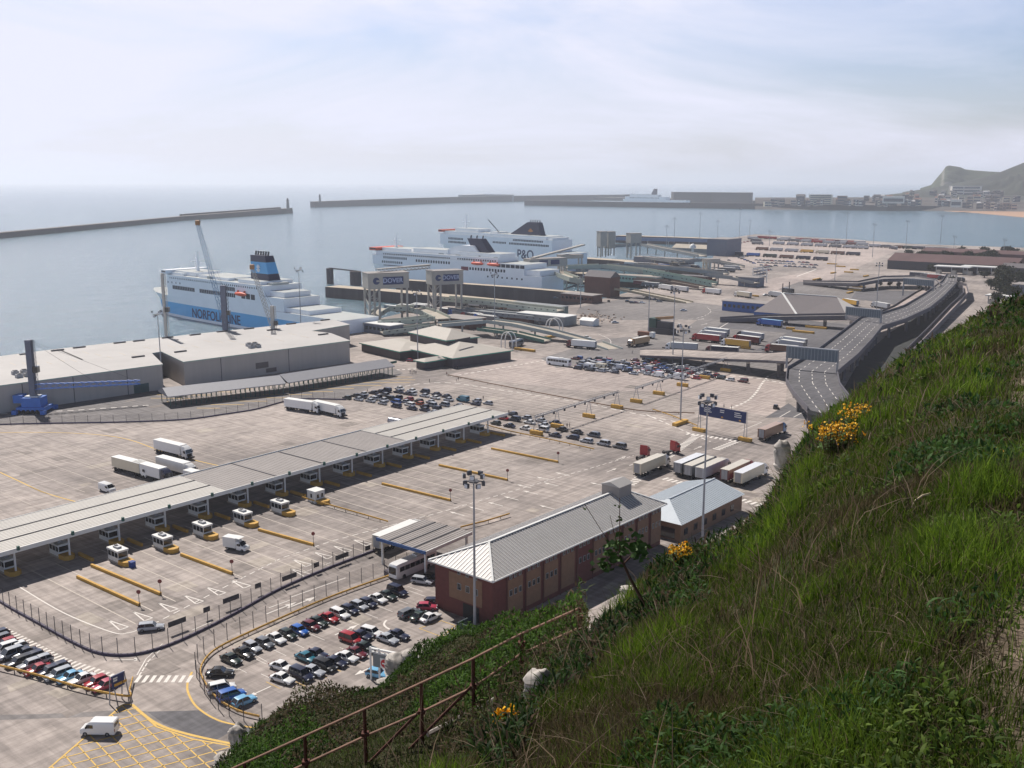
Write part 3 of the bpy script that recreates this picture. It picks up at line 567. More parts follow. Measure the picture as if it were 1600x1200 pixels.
def cliff_mat():
    m = bpy.data.materials.new('cliff_turf_and_chalk'); m.use_nodes = True; n = m.node_tree; b = n.nodes['Principled BSDF']; N = n.nodes.new; K = n.links.new
    g = N('ShaderNodeNewGeometry'); sx = N('ShaderNodeSeparateXYZ'); K(g.outputs['Normal'], sx.inputs[0])
    t = N('ShaderNodeTexCoord'); z = N('ShaderNodeTexNoise'); z.inputs['Scale'].default_value = .5; z.inputs['Detail'].default_value = 9; z.inputs['Roughness'].default_value = .7; K(t.outputs['Object'], z.inputs['Vector'])
    z2 = N('ShaderNodeTexNoise'); z2.inputs['Scale'].default_value = 6; z2.inputs['Detail'].default_value = 8; K(t.outputs['Object'], z2.inputs['Vector'])
    ad = N('ShaderNodeMath'); ad.operation = 'MULTIPLY_ADD'; ad.inputs[1].default_value = .9; K(z.outputs['Fac'], ad.inputs[0]); K(sx.outputs['Z'], ad.inputs[2])
    mr = N('ShaderNodeMapRange'); mr.inputs['From Min'].default_value = .82; mr.inputs['From Max'].default_value = .98; K(ad.outputs[0], mr.inputs['Value'])
    a = N('ShaderNodeAttribute'); a.attribute_name = 'tint'
    rk = N('ShaderNodeMix'); rk.data_type = 'RGBA'; rk.inputs['A'].default_value = rgb(214, 208, 200); rk.inputs['B'].default_value = rgb(120, 108, 96)
    r3 = N('ShaderNodeMapRange'); r3.inputs['From Min'].default_value = .42; r3.inputs['From Max'].default_value = .62; K(z2.outputs['Fac'], r3.inputs['Value']); K(r3.outputs[0], rk.inputs['Factor'])
    tf = N('ShaderNodeMix'); tf.data_type = 'RGBA'; tf.blend_type = 'MULTIPLY'; tf.inputs['Factor'].default_value = .8
    r4 = N('ShaderNodeMapRange'); r4.inputs['From Min'].default_value = .3; r4.inputs['From Max'].default_value = .7; r4.inputs['To Min'].default_value = .5; r4.inputs['To Max'].default_value = 1.4
    K(z2.outputs['Fac'], r4.inputs['Value']); K(a.outputs['Color'], tf.inputs['A']); K(r4.outputs[0], tf.inputs['B'])
    c = N('ShaderNodeMix'); c.data_type = 'RGBA'; K(mr.outputs[0], c.inputs['Factor']); K(rk.outputs['Result'], c.inputs['A']); K(tf.outputs['Result'], c.inputs['B'])
    K(c.outputs['Result'], b.inputs['Base Color']); b.inputs['Roughness'].default_value = 1; b.inputs['Specular IOR Level'].default_value = .1
    bp = N('ShaderNodeBump'); bp.inputs['Strength'].default_value = .6; bp.inputs['Distance'].default_value = .08; K(z2.outputs['Fac'], bp.inputs['Height']); K(bp.outputs[0], b.inputs['Normal'])
    return m
def pathness(x, y):                     # trodden strip on the right
    w = x - (.505 * y + .18) + (vnoise(np.asarray(x) * 1.3, np.asarray(y) * 1.3, 4) - .5) * .5
    return np.clip(w * 2.6 + .55, 0, 1) * (np.asarray(y) < 15)
V3 = np.stack([XG, YG, ZG], -1).reshape(-1, 3); ii, jj = np.meshgrid(np.arange(NA - 1), np.arange(NR - 1), indexing='ij'); o0 = (ii * NR + jj).ravel()
Q4 = np.stack([o0, o0 + 1, o0 + NR + 1, o0 + NR], -1)
tn = fbm(XG * .7, YG * .7, 4, 31)[..., None]; turf = np.array([.022, .030, .011]) * (1 - tn) + np.array([.050, .043, .024]) * tn
pn = pathness(XG, YG)[..., None]; turf = turf * (1 - pn) + np.array([.20, .155, .12]) * pn
CL = np.concatenate([turf, np.ones_like(tn)], -1).reshape(-1, 4)
me = np_mesh('cliff_top', V3, Q4[:, ::-1], [cliff_mat()], CL); hill = put('cliff_top', me); hill['kind'] = 'structure'

VEG = attr_mat('grass_and_leaf', 'tint', .7, .42)
rs = np.random.RandomState(5)
def blades(name, label_kind, az, r, h, w, col, lean=.5, seg=3, zoff=0, dirbias=None, leaf=False):
    n = len(az); a = np.radians(az); x = np.sin(a) * r; y = np.cos(a) * r; z = hz(az, r) + zoff
    ph = rs.uniform(0, 2 * pi, n); ld = rs.uniform(.1, 1, n) * lean * h; lx = np.cos(ph) * ld; ly = np.sin(ph) * ld
    if dirbias is not None: lx += dirbias[0] * h; ly += dirbias[1] * h
    wp = rs.uniform(0, pi, n); wx = np.cos(wp) * w / 2; wy = np.sin(wp) * w / 2
    ts = np.linspace(0, 1, seg + 1); vs = np.zeros((n, (seg + 1) * 2, 3)); cs = np.ones((n, (seg + 1) * 2, 4))
    for k, t in enumerate(ts):
        wd = (sin(pi * min(t * .85 + .1, 1)) if leaf else (1 - t) ** .6) + .03
        cx = x + lx * t ** 1.8; cy = y + ly * t ** 1.8; cz = z + h * (t - (.28 if not leaf else .45) * t * t * np.clip(ld / np.maximum(h, .01), 0, 1.6))
        for s, q in ((0, -1), (1, 1)):
            vs[:, 2 * k + s, 0] = cx + q * wx * wd; vs[:, 2 * k + s, 1] = cy + q * wy * wd; vs[:, 2 * k + s, 2] = cz
            cs[:, 2 * k + s, :3] = col
    o = (np.arange(n) * (seg + 1) * 2)[:, None]
    q = np.concatenate([np.stack([o[:, 0] + 2 * k, o[:, 0] + 2 * k + 1, o[:, 0] + 2 * k + 3, o[:, 0] + 2 * k + 2], -1) for k in range(seg)])
    ob = put(name, np_mesh(name, vs.reshape(-1, 3), q, [VEG], cs.reshape(-1, 4))); ob['kind'] = 'stuff'; return ob
def mixc(t, a, b): t = np.asarray(t)[:, None]; return np.array(a) * (1 - t) + np.array(b) * t
def scatter(n, a0, a1, r0, r1, keep, p=1.0):    # log-uniform in distance
    az = rs.uniform(a0, a1, n); r = r0 * (r1 / r0) ** (rs.uniform(0, 1, n) ** p); a = np.radians(az); x, y = np.sin(a) * r, np.cos(a) * r
    k = keep(az, r, x, y); return az[k], r[k], x[k], y[k]
def rn_of(az): return np.interp(az, TN[:, 0], TN[:, 1])
def rl_of(az): return np.interp(az, TL[:, 0], TL[:, 1])
# grass on the near brow
def keepg(az, r, x, y): return (r < rn_of(az) * 1.12) & (rs.uniform(0, 1, len(r)) > pathness(x, y) * .97) & (rs.uniform(0, 1, len(r)) < .30 + 1.3 * vnoise(x * 1.9, y * 1.9, 9))
az, r, x, y = scatter(330000, -14, 33, 1.5, 38, keepg)
cn = fbm(x * 1.3, y * 1.3, 3, 12); g2 = rs.uniform(0, 1, len(r)); lush = np.clip((cn - .42) * 5, 0, 1)
col = mixc(g2, (.040, .082, .008), (.15, .225, .022)); col = col * (.60 + .65 * lush[:, None]) * (.7 + .6 * rs.uniform(0, 1, (len(r), 1)))
tired = rs.uniform(0, 1, len(r)) < .22 * (1.25 - lush); col[tired] = mixc(rs.uniform(0, 1, tired.sum()), (.085, .072, .036), (.20, .155, .095))
bz = vnoise(x * 2.1 + 3, y * 2.1, 91) * .6 + vnoise(x * .6, y * .6, 93) * .4; k_ = (bz < .34) & (rs.uniform(0, 1, len(r)) < .7); col[k_] = mixc(rs.uniform(0, 1, k_.sum()), (.045, .036, .018), (.135, .105, .058))
hh = (.08 + .20 * lush * rs.uniform(.3, 1, len(r)) + .05 * rs.uniform(0, 1, len(r))) * np.clip(.6 + r * .05, .6, 1.1)
hh *= 1 - .7 * pathness(x - .35, y)
blades('green_grass', '', az, r, hh, .0020 + .0008 * r, col, .75)
# dry straw lying about
az, r, x, y = scatter(26000, -14, 33, 1.5, 38, lambda az, r, x, y: (r < rn_of(az) * 1.1) & (rs.uniform(0, 1, len(r)) < .2 + 1.2 * (vnoise(x * .8, y * .8, 14) > .52)) & (rs.uniform(0, 1, len(r)) > pathness(x, y)))
col = mixc(rs.uniform(0, 1, len(r)), (.10, .070, .042), (.36, .28, .20)) * rs.uniform(.5, 1.1, (len(r), 1))
blades('dry_straw', '', az, r, rs.uniform(.05, .2, len(r)) * np.clip(.6 + r * .06, .6, 1.5), .0025 + .001 * r, col, 2.2)
# broad leaved weeds on the near brow (patches)
az, r, x, y = scatter(110000, -14, 33, 1.6, 36, lambda az, r, x, y: (r < rn_of(az) * 1.1) & (vnoise(x * 1.5, y * 1.5, 22) * .7 + .5 * vnoise(x * .5, y * .5, 5) > .74) & (rs.uniform(0, 1, len(r)) > pathness(x, y)))
col = mixc(rs.uniform(0, 1, len(r)), (.022, .060, .014), (.075, .145, .036)) * rs.uniform(.5, 1.2, (len(r), 1))
bz = vnoise(x * 1.1, y * 1.1, 92); k_ = bz > .55; col[k_] = col[k_] * np.array([1.8, 1.35, .9])
blades('leafy_weeds', '', az, r, rs.uniform(.03, .075, len(r)) * np.clip(.35 + r * .08, .4, 1.6), .006 + .0022 * r, col, 1.4, leaf=True, zoff=rs.uniform(0, .12, len(r)))
# brow edge scrub: coarser leaves hanging over the brow
az, r, x, y = scatter(90000, -12, 30, 4, 40, lambda az, r, x, y: (r < rn_of(az) * 1.25) & (r > rn_of(az) * .72) & (vnoise(az * .45, r * .3, 41) > .36))
col = mixc(rs.uniform(0, 1, len(r)), (.012, .036, .010), (.05, .095, .022)) * rs.uniform(.45, 1.15, (len(r), 1))
br = rs.uniform(0, 1, len(r)) < .25; col[br] = mixc(rs.uniform(0, 1, br.sum()), (.05, .035, .022), (.14, .10, .07))
blades('brow_scrub', '', az, r, rs.uniform(.04, .15, len(r)) * np.clip(.5 + r * .05, .6, 1.5), .006 + .0018 * r, col, 1.3, leaf=True, zoff=rs.uniform(-.05, .12, len(r)))
# ledge: cropped turf and low scrub
def keepl(az, r, x, y): return (r > rn_of(az) * 1.25) & (r < rl_of(az) + 3.0)
az, r, x, y = scatter(120000, -32, 12, 7, 44, keepl, .6)
lf = vnoise(x * .3, y * .3, 51); col = mixc(rs.uniform(0, 1, len(r)), (.035, .060, .012), (.085, .105, .03)) * (.45 + .8 * lf[:, None]) * rs.uniform(.6, 1.2, (len(r), 1))
br = rs.uniform(0, 1, len(r)) < .3; col[br] = mixc(rs.uniform(0, 1, br.sum()), (.06, .05, .028), (.13, .11, .065))
blades('ledge_grass', '', az, r, rs.uniform(.05, .17, len(r)), .004 + .0012 * r, col, 1.0, seg=2)
def bushy(az, r):
    e = (rl_of(az) - r); band = (e < 6.5) & (e > -3.5)
    return band | ((az > -7) & (r > 17.5) & (r < 40)) | ((az < -9) & (r > 21)) | ((az > -4.5) & (r > rn_of(az) * 1.3))
az, r, x, y = scatter(260000, -32, 12, 9, 45, lambda az, r, x, y: (r > rn_of(az) * 1.25) & (r < rl_of(az) + 3.5) & bushy(az, r) & (vnoise(x * .55, y * .55, 61) > .30), .5)
bh = np.clip(fbm(x * .55, y * .55, 3, 61) * 4.2 - 1.6, 0.03, 1.7); col = mixc(rs.uniform(0, 1, len(r)), (.024, .038, .010), (.080, .098, .028)) * rs.uniform(.5, 1.2, (len(r), 1))
g3 = vnoise(x * .35, y * .35, 71); gr = (g3 > .55); col[gr] = col[gr] * np.array([1.1, 1.7, .9]); col *= .55 + .9 * vnoise(x * .8, y * .8, 77)[:, None]
br = rs.uniform(0, 1, len(r)) < .5 * (g3 < .6); col[br] = mixc(rs.uniform(0, 1, br.sum()), (.050, .036, .022), (.15, .115, .07))
blades('ledge_scrub', '', az, r, rs.uniform(.06, .18, len(r)), .012 + .0016 * r, col, 1.3, seg=2, leaf=True, zoff=rs.uniform(0, 1, len(r)) ** .7 * bh * (.55 + .45 * np.clip((rl_of(az) - r - 4) / 8, 0, 1)))
# dead stalks
az, r, x, y = scatter(2600, -14, 24, 3, 38, lambda az, r, x, y: (r < rn_of(az) * 1.15) & (vnoise(x * .9, y * .9, 81) > .5) & (rs.uniform(0, 1, len(r)) > pathness(x, y)))
col = mixc(rs.uniform(0, 1, len(r)), (.09, .06, .04), (.26, .19, .13))
blades('dead_stalks', '', az, r, rs.uniform(.12, .5, len(r)), .004 + .0006 * r, col, 1.2)

# ---- flowers and single plants
PETAL = mat('yellow_petal', (238, 184, 24), .6, var=.2, scale=30); STALK = mat('plant_stalk', (96, 76, 52), .8, var=.2, scale=20); LEAFM = mat('plant_leaf', (74, 102, 44), .6, var=.25, scale=12)
RUST = mat('rusty_steel', (84, 48, 38), .85, var=.35, scale=6); RUSTL = mat('rail_scuffed_steel', (150, 116, 98), .7, var=.35, scale=4); CHALK = mat('chalk_rock', (176, 170, 162), .95, var=.5, scale=3.2, bump=.8)
DEAD = mat('dead_stem', (92, 66, 54), .85, var=.2, scale=10)
def hill_pt(px, py, near=True):         # where the sight line meets the ground we stand on
    a, s = elp(px, py)
    lo = 1.2; hi = float(rn_of(a)) * 1.1 if near else float(rl_of(a)) * 1.06
    rr_ = np.linspace(lo if near else float(rn_of(a)) * 1.3, hi, 400); zz = hz(np.full(400, a), rr_); sl = CAMH - rr_ * s
    k = np.argmax(zz >= sl) if (zz >= sl).any() else 399
    r = float(rr_[k]); return Vector((sin(radians(a)) * r, cos(radians(a)) * r, float(hz(a, r))))
def flowers(px, py, wpx, hpx, n, label, near=True, yellow=None):
    c = hill_pt(px, py, near); D = (c - Vector((0, 0, CAMH))).length; w = wpx * D / F; h = hpx * D / F
    t = thing('wallflower_clump', label, 'flowers', c, 0, 'yellow flower clumps'); q = random.Random(int(px * 7 + py)); st = MB(); pe = MB(); lf = MB()
    for i in range(n):
        x = q.gauss(0, w * .26); y = q.gauss(0, w * .2); z = h * (.55 + q.uniform(0, .75)) + .04; st.tube((x * .5, y * .5, -.05), (x, y, z), .004, 3)
        for j in range(q.randint(4, 7)):
            a = q.uniform(0, 6.28); d = q.uniform(0, .035) + w * .01; s = q.uniform(.007, .013) * (1 + D * .015); o = Vector((x + cos(a) * d, y + sin(a) * d, z + q.uniform(-.04, .03)))
            for k in range(2):
                u = Vector((q.uniform(-1, 1), q.uniform(-1, 1), q.uniform(-1, 1))).normalized() * s; v = u.orthogonal().normalized() * s; pe.quad(o - u, o + v, o + u, o - v)
        for j in range(4):
            a = q.uniform(0, 6.28); o = Vector((x * .7, y * .7, z * q.uniform(.2, .8))); u = Vector((cos(a), sin(a), .3)) * .07; v = Vector((-sin(a), cos(a), 0)) * .012; lf.quad(o, o + u * .5 + v, o + u, o + u * .5 - v)
    part('stem', st, STALK, t); part('petals', pe, PETAL, t); part('leaves', lf, LEAFM, t); return t
flowers(1300, 712, 72, 34, 70, 'large clump of orange-yellow flowers at the brow in front of the parked container lorry')
flowers(1338, 672, 40, 24, 34, 'yellow flower clump adjoining the upper end of the largest clump')
flowers(1222, 742, 24, 10, 14, 'small lemon-yellow flower clump low on the brow left of the largest clump')
flowers(1112, 826, 26, 12, 14, 'small yellow clump at the brow in front of the blue-roofed building')
flowers(1060, 884, 34, 18, 24, 'yellow clump on the brow right of the leaning leafy stem')
flowers(1070, 868, 12, 10, 8, 'tiny yellow tuft just above the clump right of the leaning stem')
flowers(1555, 718, 14, 5, 5, 'single flat yellow flower head in the grass on the right')
flowers(1330, 578, 20, 16, 10, 'faint yellow sprigs at the brow below the flyover bend')
flowers(1468, 524, 26, 12, 16, 'yellow sprigs on the upper brow beside the far access road')
flowers(802, 1104, 32, 22, 30, 'round yellow flower clump by the chalk outcrop below the rail')
flowers(795, 1142, 26, 18, 18, 'drooping yellow clump beneath the round one beside the chalk outcrop')
# leaning leafy stem
base = hill_pt(1014, 958); t = thing('leafy_plant', 'leaning brown-stemmed leafy plant standing against the brick building', 'plant', base)
D = (base - Vector((0, 0, CAMH))).length; mb = MB(); sc = D / F
def rel(px, py): # offsets in the plane facing us at the plant
    return Vector(((px - 1014) * sc, 0, -(py - 958) * sc * 1.02))
for a, b, r1, r2 in [((1014, 958), (985, 905), .018, .013), ((985, 905), (968, 868), .013, .009), ((968, 868), (966, 780), .005, .003), ((968, 868), (940, 830), .004, .003), ((940, 830), (914, 789), .003, .003), ((968, 868), (952, 806), .003, .002), ((975, 880), (1000, 852), .007, .004), ((975, 885), (948, 880), .006, .004)]:
    mb.tube(rel(*a), rel(*b), r1, 6, r2=r2)
part('stem', mb, DEAD, t); mb = MB(); q = random.Random(2)
for cx, cy, rr1, n in [(960, 862, 22, 60), (995, 858, 14, 60), (946, 882, 12, 40), (975, 850, 26, 50), (968, 812, 4, 12), (966, 792, 3, 8), (916, 795, 4, 6), (1003, 866, 7, 30)]:
    for i in range(n):
        o = rel(cx + q.gauss(0, rr1 * .5), cy + q.gauss(0, rr1 * .35)) + Vector((0, q.gauss(0, rr1 * sc * .4), 0)); a = q.uniform(0, 6.28); l = q.uniform(.03, .075) * (.5 if rr1 < 6 else 1)
        u = Vector((cos(a), sin(a) * .6, q.uniform(-.7, .4))) * l; v = u.cross(Vector((q.uniform(-1, 1), 1, q.uniform(-1, 1)))).normalized() * l * .35; mb.quad(o, o + u * .5 + v, o + u, o + u * .5 - v)
part('leaves', mb, LEAFM, t)
def twig(pts, label, leafy=False):
    b = hill_pt(*pts[0]); D = (b - Vector((0, 0, CAMH))).length; s_ = D / F; mb = MB()
    v = [Vector(((p[0] - pts[0][0]) * s_, 0, -(p[1] - pts[0][1]) * s_)) for p in pts]
    v[0] = v[0] - Vector((0, 0, .15))
    for i, (a, c) in enumerate(zip(v[:-1], v[1:])):
        mb.tube(a, c, .006 * (1 - i / len(v)) + .002, 5, r2=.006 * (1 - (i + 1) / len(v)) + .002)
        if i: 
            for q in (1, -1): mb.tube(a, a + (c - a) * .5 + Vector((q * .05, .02, .04)), .002, 3)
    t = thing('dead_stalk', label, 'plant', b, 0, 'dead stalks on the brow'); part('stem', mb, DEAD, t)
twig([(1128, 822), (1108, 790), (1092, 775), (1075, 765)], 'thin dead stalk leaning left in front of the blue-roofed building')
twig([(1128, 822), (1122, 800), (1110, 775), (1103, 760)], 'thin dead stalk rising beside the mast right of the blue-roofed building')
twig([(1198, 760), (1196, 700), (1188, 650), (1184, 628)], 'tall thin dead stalk in front of the container lorry')
twig([(1300, 632), (1292, 605), (1290, 600)], 'dark forked dead stalk at the brow under the flyover bend')
twig([(1382, 568), (1376, 530), (1372, 515)], 'thin dead stalk on the brow beside the flyover shadow')
twig([(1470, 512), (1458, 495), (1450, 488)], 'wispy dead stalk at the upper brow beside the access road')
def bentstraw(pts, label):
    b = hill_pt(*pts[0]); D = (b - Vector((0, 0, CAMH))).length; s_ = D / F; mb = MB(); v = [Vector(((p[0] - pts[0][0]) * s_, 0, -(p[1] - pts[0][1]) * s_ + .02)) for p in pts]
    for a, c in zip(v[:-1], v[1:]): mb.tube(a, c, .006, 5)
    one('dry_blade', label, 'grass blade', mb, mat('bleached_straw', (186, 170, 140), .8, var=.15, scale=10), 'bent bleached blades', tuple(b))
bentstraw([(1422, 803), (1428, 790), (1438, 782), (1449, 779)], 'bleached blade arched like a hook in the middle of the slope')
bentstraw([(1375, 784), (1400, 775), (1428, 770)], 'long bleached blade lying above the hooked one')
bentstraw([(1295, 1050), (1315, 1055), (1330, 1062)], 'pale bleached blade lying flat low on the slope')
bentstraw([(1112, 1058), (1140, 1056), (1165, 1066)], 'thick bleached blade at the lower centre of the slope')
# chalk outcrops
def rock(px, py, wpx, hpx, r, label, seed):
    c = R(px, py, r); D = (c - Vector((0, 0, CAMH))).length; w = wpx * D / F / 2; h = hpx * D / F / 2; rings = []; q = random.Random(seed)
    for j in range(27):
        th = pi * j / 26; ring = []
        for i in range(36):
            a = 2 * pi * i / 36; x, y, z = sin(th) * cos(a), sin(th) * sin(a), cos(th)
            k = 1 + .8 * (float(fbm(x * 1.9 + z * 1.3 + seed, y * 1.9 - z * 1.6 + seed, 4, seed)) - .5) * max(0, sin(th)) ** .5 + .34 * (float(fbm(x * 6 + z * 5 + seed, y * 6 - z * 4.5, 3, seed + 5)) - .45) * sin(th); cu = 1.25 if abs(z) > .5 else 1; ring.append((x * w * k * cu, y * w * .8 * k * cu, z * h * (.9 + .25 * (float(vnoise(x * 2.5 + seed, y * 2.5, seed)) - .5))))
        rings.append(ring)
    mb = MB(); mb.loft(rings, 0, cap=False); c = c - Vector((0, 0, 0)); one('chalk_outcrop', label, 'rock', mb, CHALK, 'chalk outcrops', tuple(c), smooth=24)
rock(622, 1040, 38, 44, 39.5, 'big white chalk boulder beside the no-entry sign', 1); rock(640, 1028, 26, 30, 39.2, 'white chalk shoulder just behind the big boulder by the no-entry sign', 12)
rock(600, 1068, 24, 18, 38.6, 'low chalk lump below the big boulder', 2)
rock(372, 1158, 26, 60, 33, 'narrow white chalk face at the left end of the ledge', 3); rock(352, 1190, 30, 30, 31, 'chalk lump at the bottom edge of the ledge end', 4)
rock(768, 992, 20, 24, 36, 'small chalk patch in the scrub above the hand rail', 5); rock(844, 1082, 44, 84, 6.5, 'near chalk face right of the hand rail, streaked with moss', 16)
rock(1222, 712, 24, 56, 15.4, 'white chalk edge at the brow below the container lorry', 8); rock(983, 922, 26, 14, 27, 'bright chalk patch behind the leaning stem', 9); rock(835, 1108, 20, 30, 6.4, 'grey chalk foot under the near chalk face', 10)
rock(1217, 788, 16, 16, 12.0, 'small round grey stone in the grass left of centre slope', 13)
# hand rail
posts_px = [(480, 1150, 1236), (572, 1108, 1192), (660, 1067, 1157), (740, 1029, 1118), (815, 990, 1052), (905, 950, 1012)]
pts = []
for px, yt, yb in posts_px:
    a, s = elp(px, yb); rr_ = float(np.interp(a, TR[:, 0], TR[:, 1])); b = R(px, yb, rr_); pts.append((b, Vector((b.x, b.y, ZT(b, yt)))))
b0, t0 = pts[0]; b1, t1 = pts[1]; ext = [(b0 + (b0 - b1) * k, t0 + (t0 - t1) * k) for k in (2, 1)]; allp = ext + pts
rl = thing('hand_rail', 'rusty two-bar steel hand rail descending across the scrubby ledge', 'railing', allp[0][0])
O = allp[0][0]
for i, (b, t) in enumerate(allp):
    mb = MB(); mb.tube(b - O - Vector((0, 0, .4)), t - O, .034, 6); mb.box(((b - O) + Vector((0, 0, .55))), (.12, .12, .06)); part('post', mb, RUST, rl)
for f in (1.0, .5):
    mb = MB()
    for (b, t), (c, d) in zip(allp[:-1], allp[1:]): mb.tube(b.lerp(t, f) - O, c.lerp(d, f) - O, .022, 7)
    part('rail', mb, RUSTL, rl)
for i in (3, 4):
    b, t = allp[i + 1]; mb = MB(); mb.tube(b.lerp(t, .55) - O, b - O + Vector((-1.5, -.2, -.95)), .026, 5); part('brace', mb, RUST, rl)
for (x0, y0, x1, y1, lb) in [(668, 1158, 752, 1112, 'pale pole lying on the turf at the foot of the hand rail'), (762, 1108, 776, 1101, 'short pale pole lying beyond the end of the longer one')]:
    a = hill_pt(x0, y0, False); b = hill_pt(x1, y1, False); mb = MB(); mb.tube(a + Vector((0, 0, .1)), b + Vector((0, 0, .1)), .05, 6); one('fallen_pole', lb, 'pole', mb, mat('weathered_pole', (150, 142, 136), .8))
# ------------------------------------------------------------------ shared materials
STEEL = mat('galvanised_steel', (150, 152, 156), .5, .3, var=.1); DSTEEL = mat('dark_steel', (62, 62, 68), .6, .2, var=.1); WHITE = mat('white_panel', (214, 214, 210), .55, var=.06, scale=.4)
CREAM = mat('cream_steel', (166, 161, 152), .6, var=.12, scale=.3); GLASS = mat('dark_glass', (26, 32, 40), .12, var=0, spec=.8); YPL = mat('yellow_barrier', (190, 148, 66), .75, var=.18, scale=.8)
ROOFW = mat('white_roof_sheet', (184, 180, 172), .6, var=.08, scale=.12); ROOFG = mat('grey_roof_sheet', (140, 134, 130), .7, var=.12, scale=.15); ROOFD = mat('dark_roof', (96, 92, 94), .8, var=.15)
BLUEP = mat('blue_sign_face', (24, 44, 92), .45, var=.05); DGREEN = mat('dark_green_trim', (30, 84, 74), .5, var=.05); BRICK = mat('red_brick', (96, 54, 50), .9, var=.22, scale=1.1); TAN = mat('tan_brick', (124, 96, 76), .9, var=.14, scale=1.0)
KERB = mat('kerb_concrete', (96, 90, 96), .9, var=.15); BLACKR = mat('black_rubber', (28, 28, 30), .85, var=.1); CONC = mat('plain_concrete', (166, 158, 148), .9, var=.15, scale=.3)
SMK = mat('soffit_grey_sheet', (120, 116, 112), .8, var=.1); LAMP = mat('floodlight_housing', (78, 80, 86), .5, .3, var=0); LENS = mat('floodlight_lens', (210, 214, 220), .15, var=0)  # SMK: plain grey for the beams under the canopy roof
def ribs(mb, x0, x1, y0, y1, zf, step, along='y', m=0, w=.06, h=.07):   # standing seams on a sloping sheet zf(x, y)
    t = (x0 if along == 'y' else y0) + step / 2
    while t < (x1 if along == 'y' else y1):
        a, b = ((t, y0), (t, y1)) if along == 'y' else ((x0, t), (x1, t))
        mb.bar((a[0], a[1], zf(*a) + h), (b[0], b[1], zf(*b) + h), w, h * .96, m); t += step

# ------------------------------------------------------------------ long check-in canopy with its booths
A = P(793, 645, 6.3); B = P(0, 864, 6.3); C = P(722, 633, 6.3); rz, Lc, Wc = frame(A, B, C)
Wc = abs(Wc) + .6; Lc += 70; far_sign = -1 if frame(A, B, C)[2] < 0 else 1
can = thing('check_in_canopy', 'very long low canopy with pale and grey roof bays over a line of check-in booths', 'canopy', (A.x, A.y, 0), rz)
s = far_sign; secs = [(0, 46, 0), (46, 108, 1), (108, Lc, 0)]
def yb(y): return s * y
for i, (x0, x1, k) in enumerate(secs):
    w0 = Wc if k == 0 else Wc - .2
    mb = MB(); zz = 6.3 if k == 0 else 6.12
    mb.b2(x0, x1, yb(0), yb(w0), zz - .3, zz)
    if k == 0:
        for y in np.arange(.9, w0, .9): mb.b2(x0, x1, yb(y - .03), yb(y + .03), zz, zz + .05)
        for y in (w0 * .34, w0 * .67): mb.b2(x0, x1, yb(y - .14), yb(y + .14), zz + .052, zz + .16, 1)
    else:
        n = 4
        for q in range(1, n): mb.b2(x0 + (x1 - x0) * q / n - .14, x0 + (x1 - x0) * q / n + .14, yb(0), yb(w0), zz + .052, zz + .16, 1)
        for x in np.arange(x0 + .5, x1, 1.0): mb.b2(x - .03, x + .03, yb(0), yb(w0), zz, zz + .05)
    part('roof', mb, [ROOFW if k == 0 else ROOFG, DSTEEL], can)
mb = MB(); mb.b2(0, Lc, yb(-.25), yb(-.02), 5.5, 6.42); part('fascia', mb, WHITE, can)
mb = MB(); mb.b2(0, Lc, yb(Wc + .02), yb(Wc + .2), 5.6, 6.42); part('fascia', mb, WHITE, can)
colx = []; px_cols = [722, 682, 640, 597, 550, 501, 450, 398, 341, 279, 217, 150, 78, 2]
x = 8.0
while x < Lc: colx.append(x); x += 11.6
for x in colx:
    for y in (1.6, Wc - 2.2):
        mb = MB(); mb.b2(x - .16, x + .16, yb(y - .16), yb(y + .16), 0, 6.0); part('post', mb, WHITE, can)
    mb = MB(); mb.b2(x - .15, x + .15, yb(.2), yb(Wc - .1), 5.35, 5.8); part('beam', mb, SMK, can)
    mb = MB(); mb.b2(x - .25, x + .25, yb(-.75), yb(-.27), 6.0, 6.9); part('lane_signal', mb, DGREEN, can)
def booth_parts(t, wide=2.3, long=4.2, ac=True):
    mb = MB(); mb.b2(-long / 2, long / 2, -wide / 2, wide / 2, .3, 1.3); mb.b2(-long / 2 - .15, long / 2 + .15, -wide / 2 - .15, wide / 2 + .15, 2.55, 2.95)
    for x in (-long / 2 + .06, -long / 6, long / 6, long / 2 - .06):
        for y in (-wide / 2 + .06, wide / 2 - .06): mb.b2(x - .06, x + .06, y - .06, y + .06, 1.3, 2.55)
    part('cabin', mb, WHITE, t)
    mb = MB(); mb.b2(-long / 2 + .05, long / 2 - .05, -wide / 2 + .05, wide / 2 - .05, 1.3, 2.55); part('window', mb, GLASS, t)
    if ac: mb = MB(); mb.b2(-1.0, 0.9, -.5, .5, 2.96, 3.35); mb.b2(-.8, -.1, -.3, .3, 3.35, 3.5, 1); part('air_unit', mb, [STEEL, DSTEEL], t)
    mb = MB(); mb.prism([(-long / 2 - .5, -1.3), (long / 2 + .5, -1.3), (long / 2 + .5, 1.3), (-long / 2 - .5, 1.3)], 0, .29); part('plinth', mb, CONC, t)
    mb = MB(); mb.prism([(long / 2 + .2, -1.35), (long / 2 + 2.4, -1.2), (long / 2 + 3.0, -.5), (long / 2 + 3.0, .5), (long / 2 + 2.4, 1.2), (long / 2 + .2, 1.35)], .0, 1.0); part('bumper', mb, YPL, t)
def copytree(o, loc, rz=None, label=None, parent=None, group=None):
    c = o.copy(); COL.objects.link(c)
    if parent: c.parent = parent
    else:
        c.location = loc
        if rz is not None: c.rotation_euler = (0, 0, rz)
    if label: c['label'] = label
    if group: c['group'] = group
    for ch in list(o.children): copytree(ch, None, parent=c)
    return c
RZL = atan2(-V.y, -V.x)                                   # local +x towards the lower right lanes
proto = None
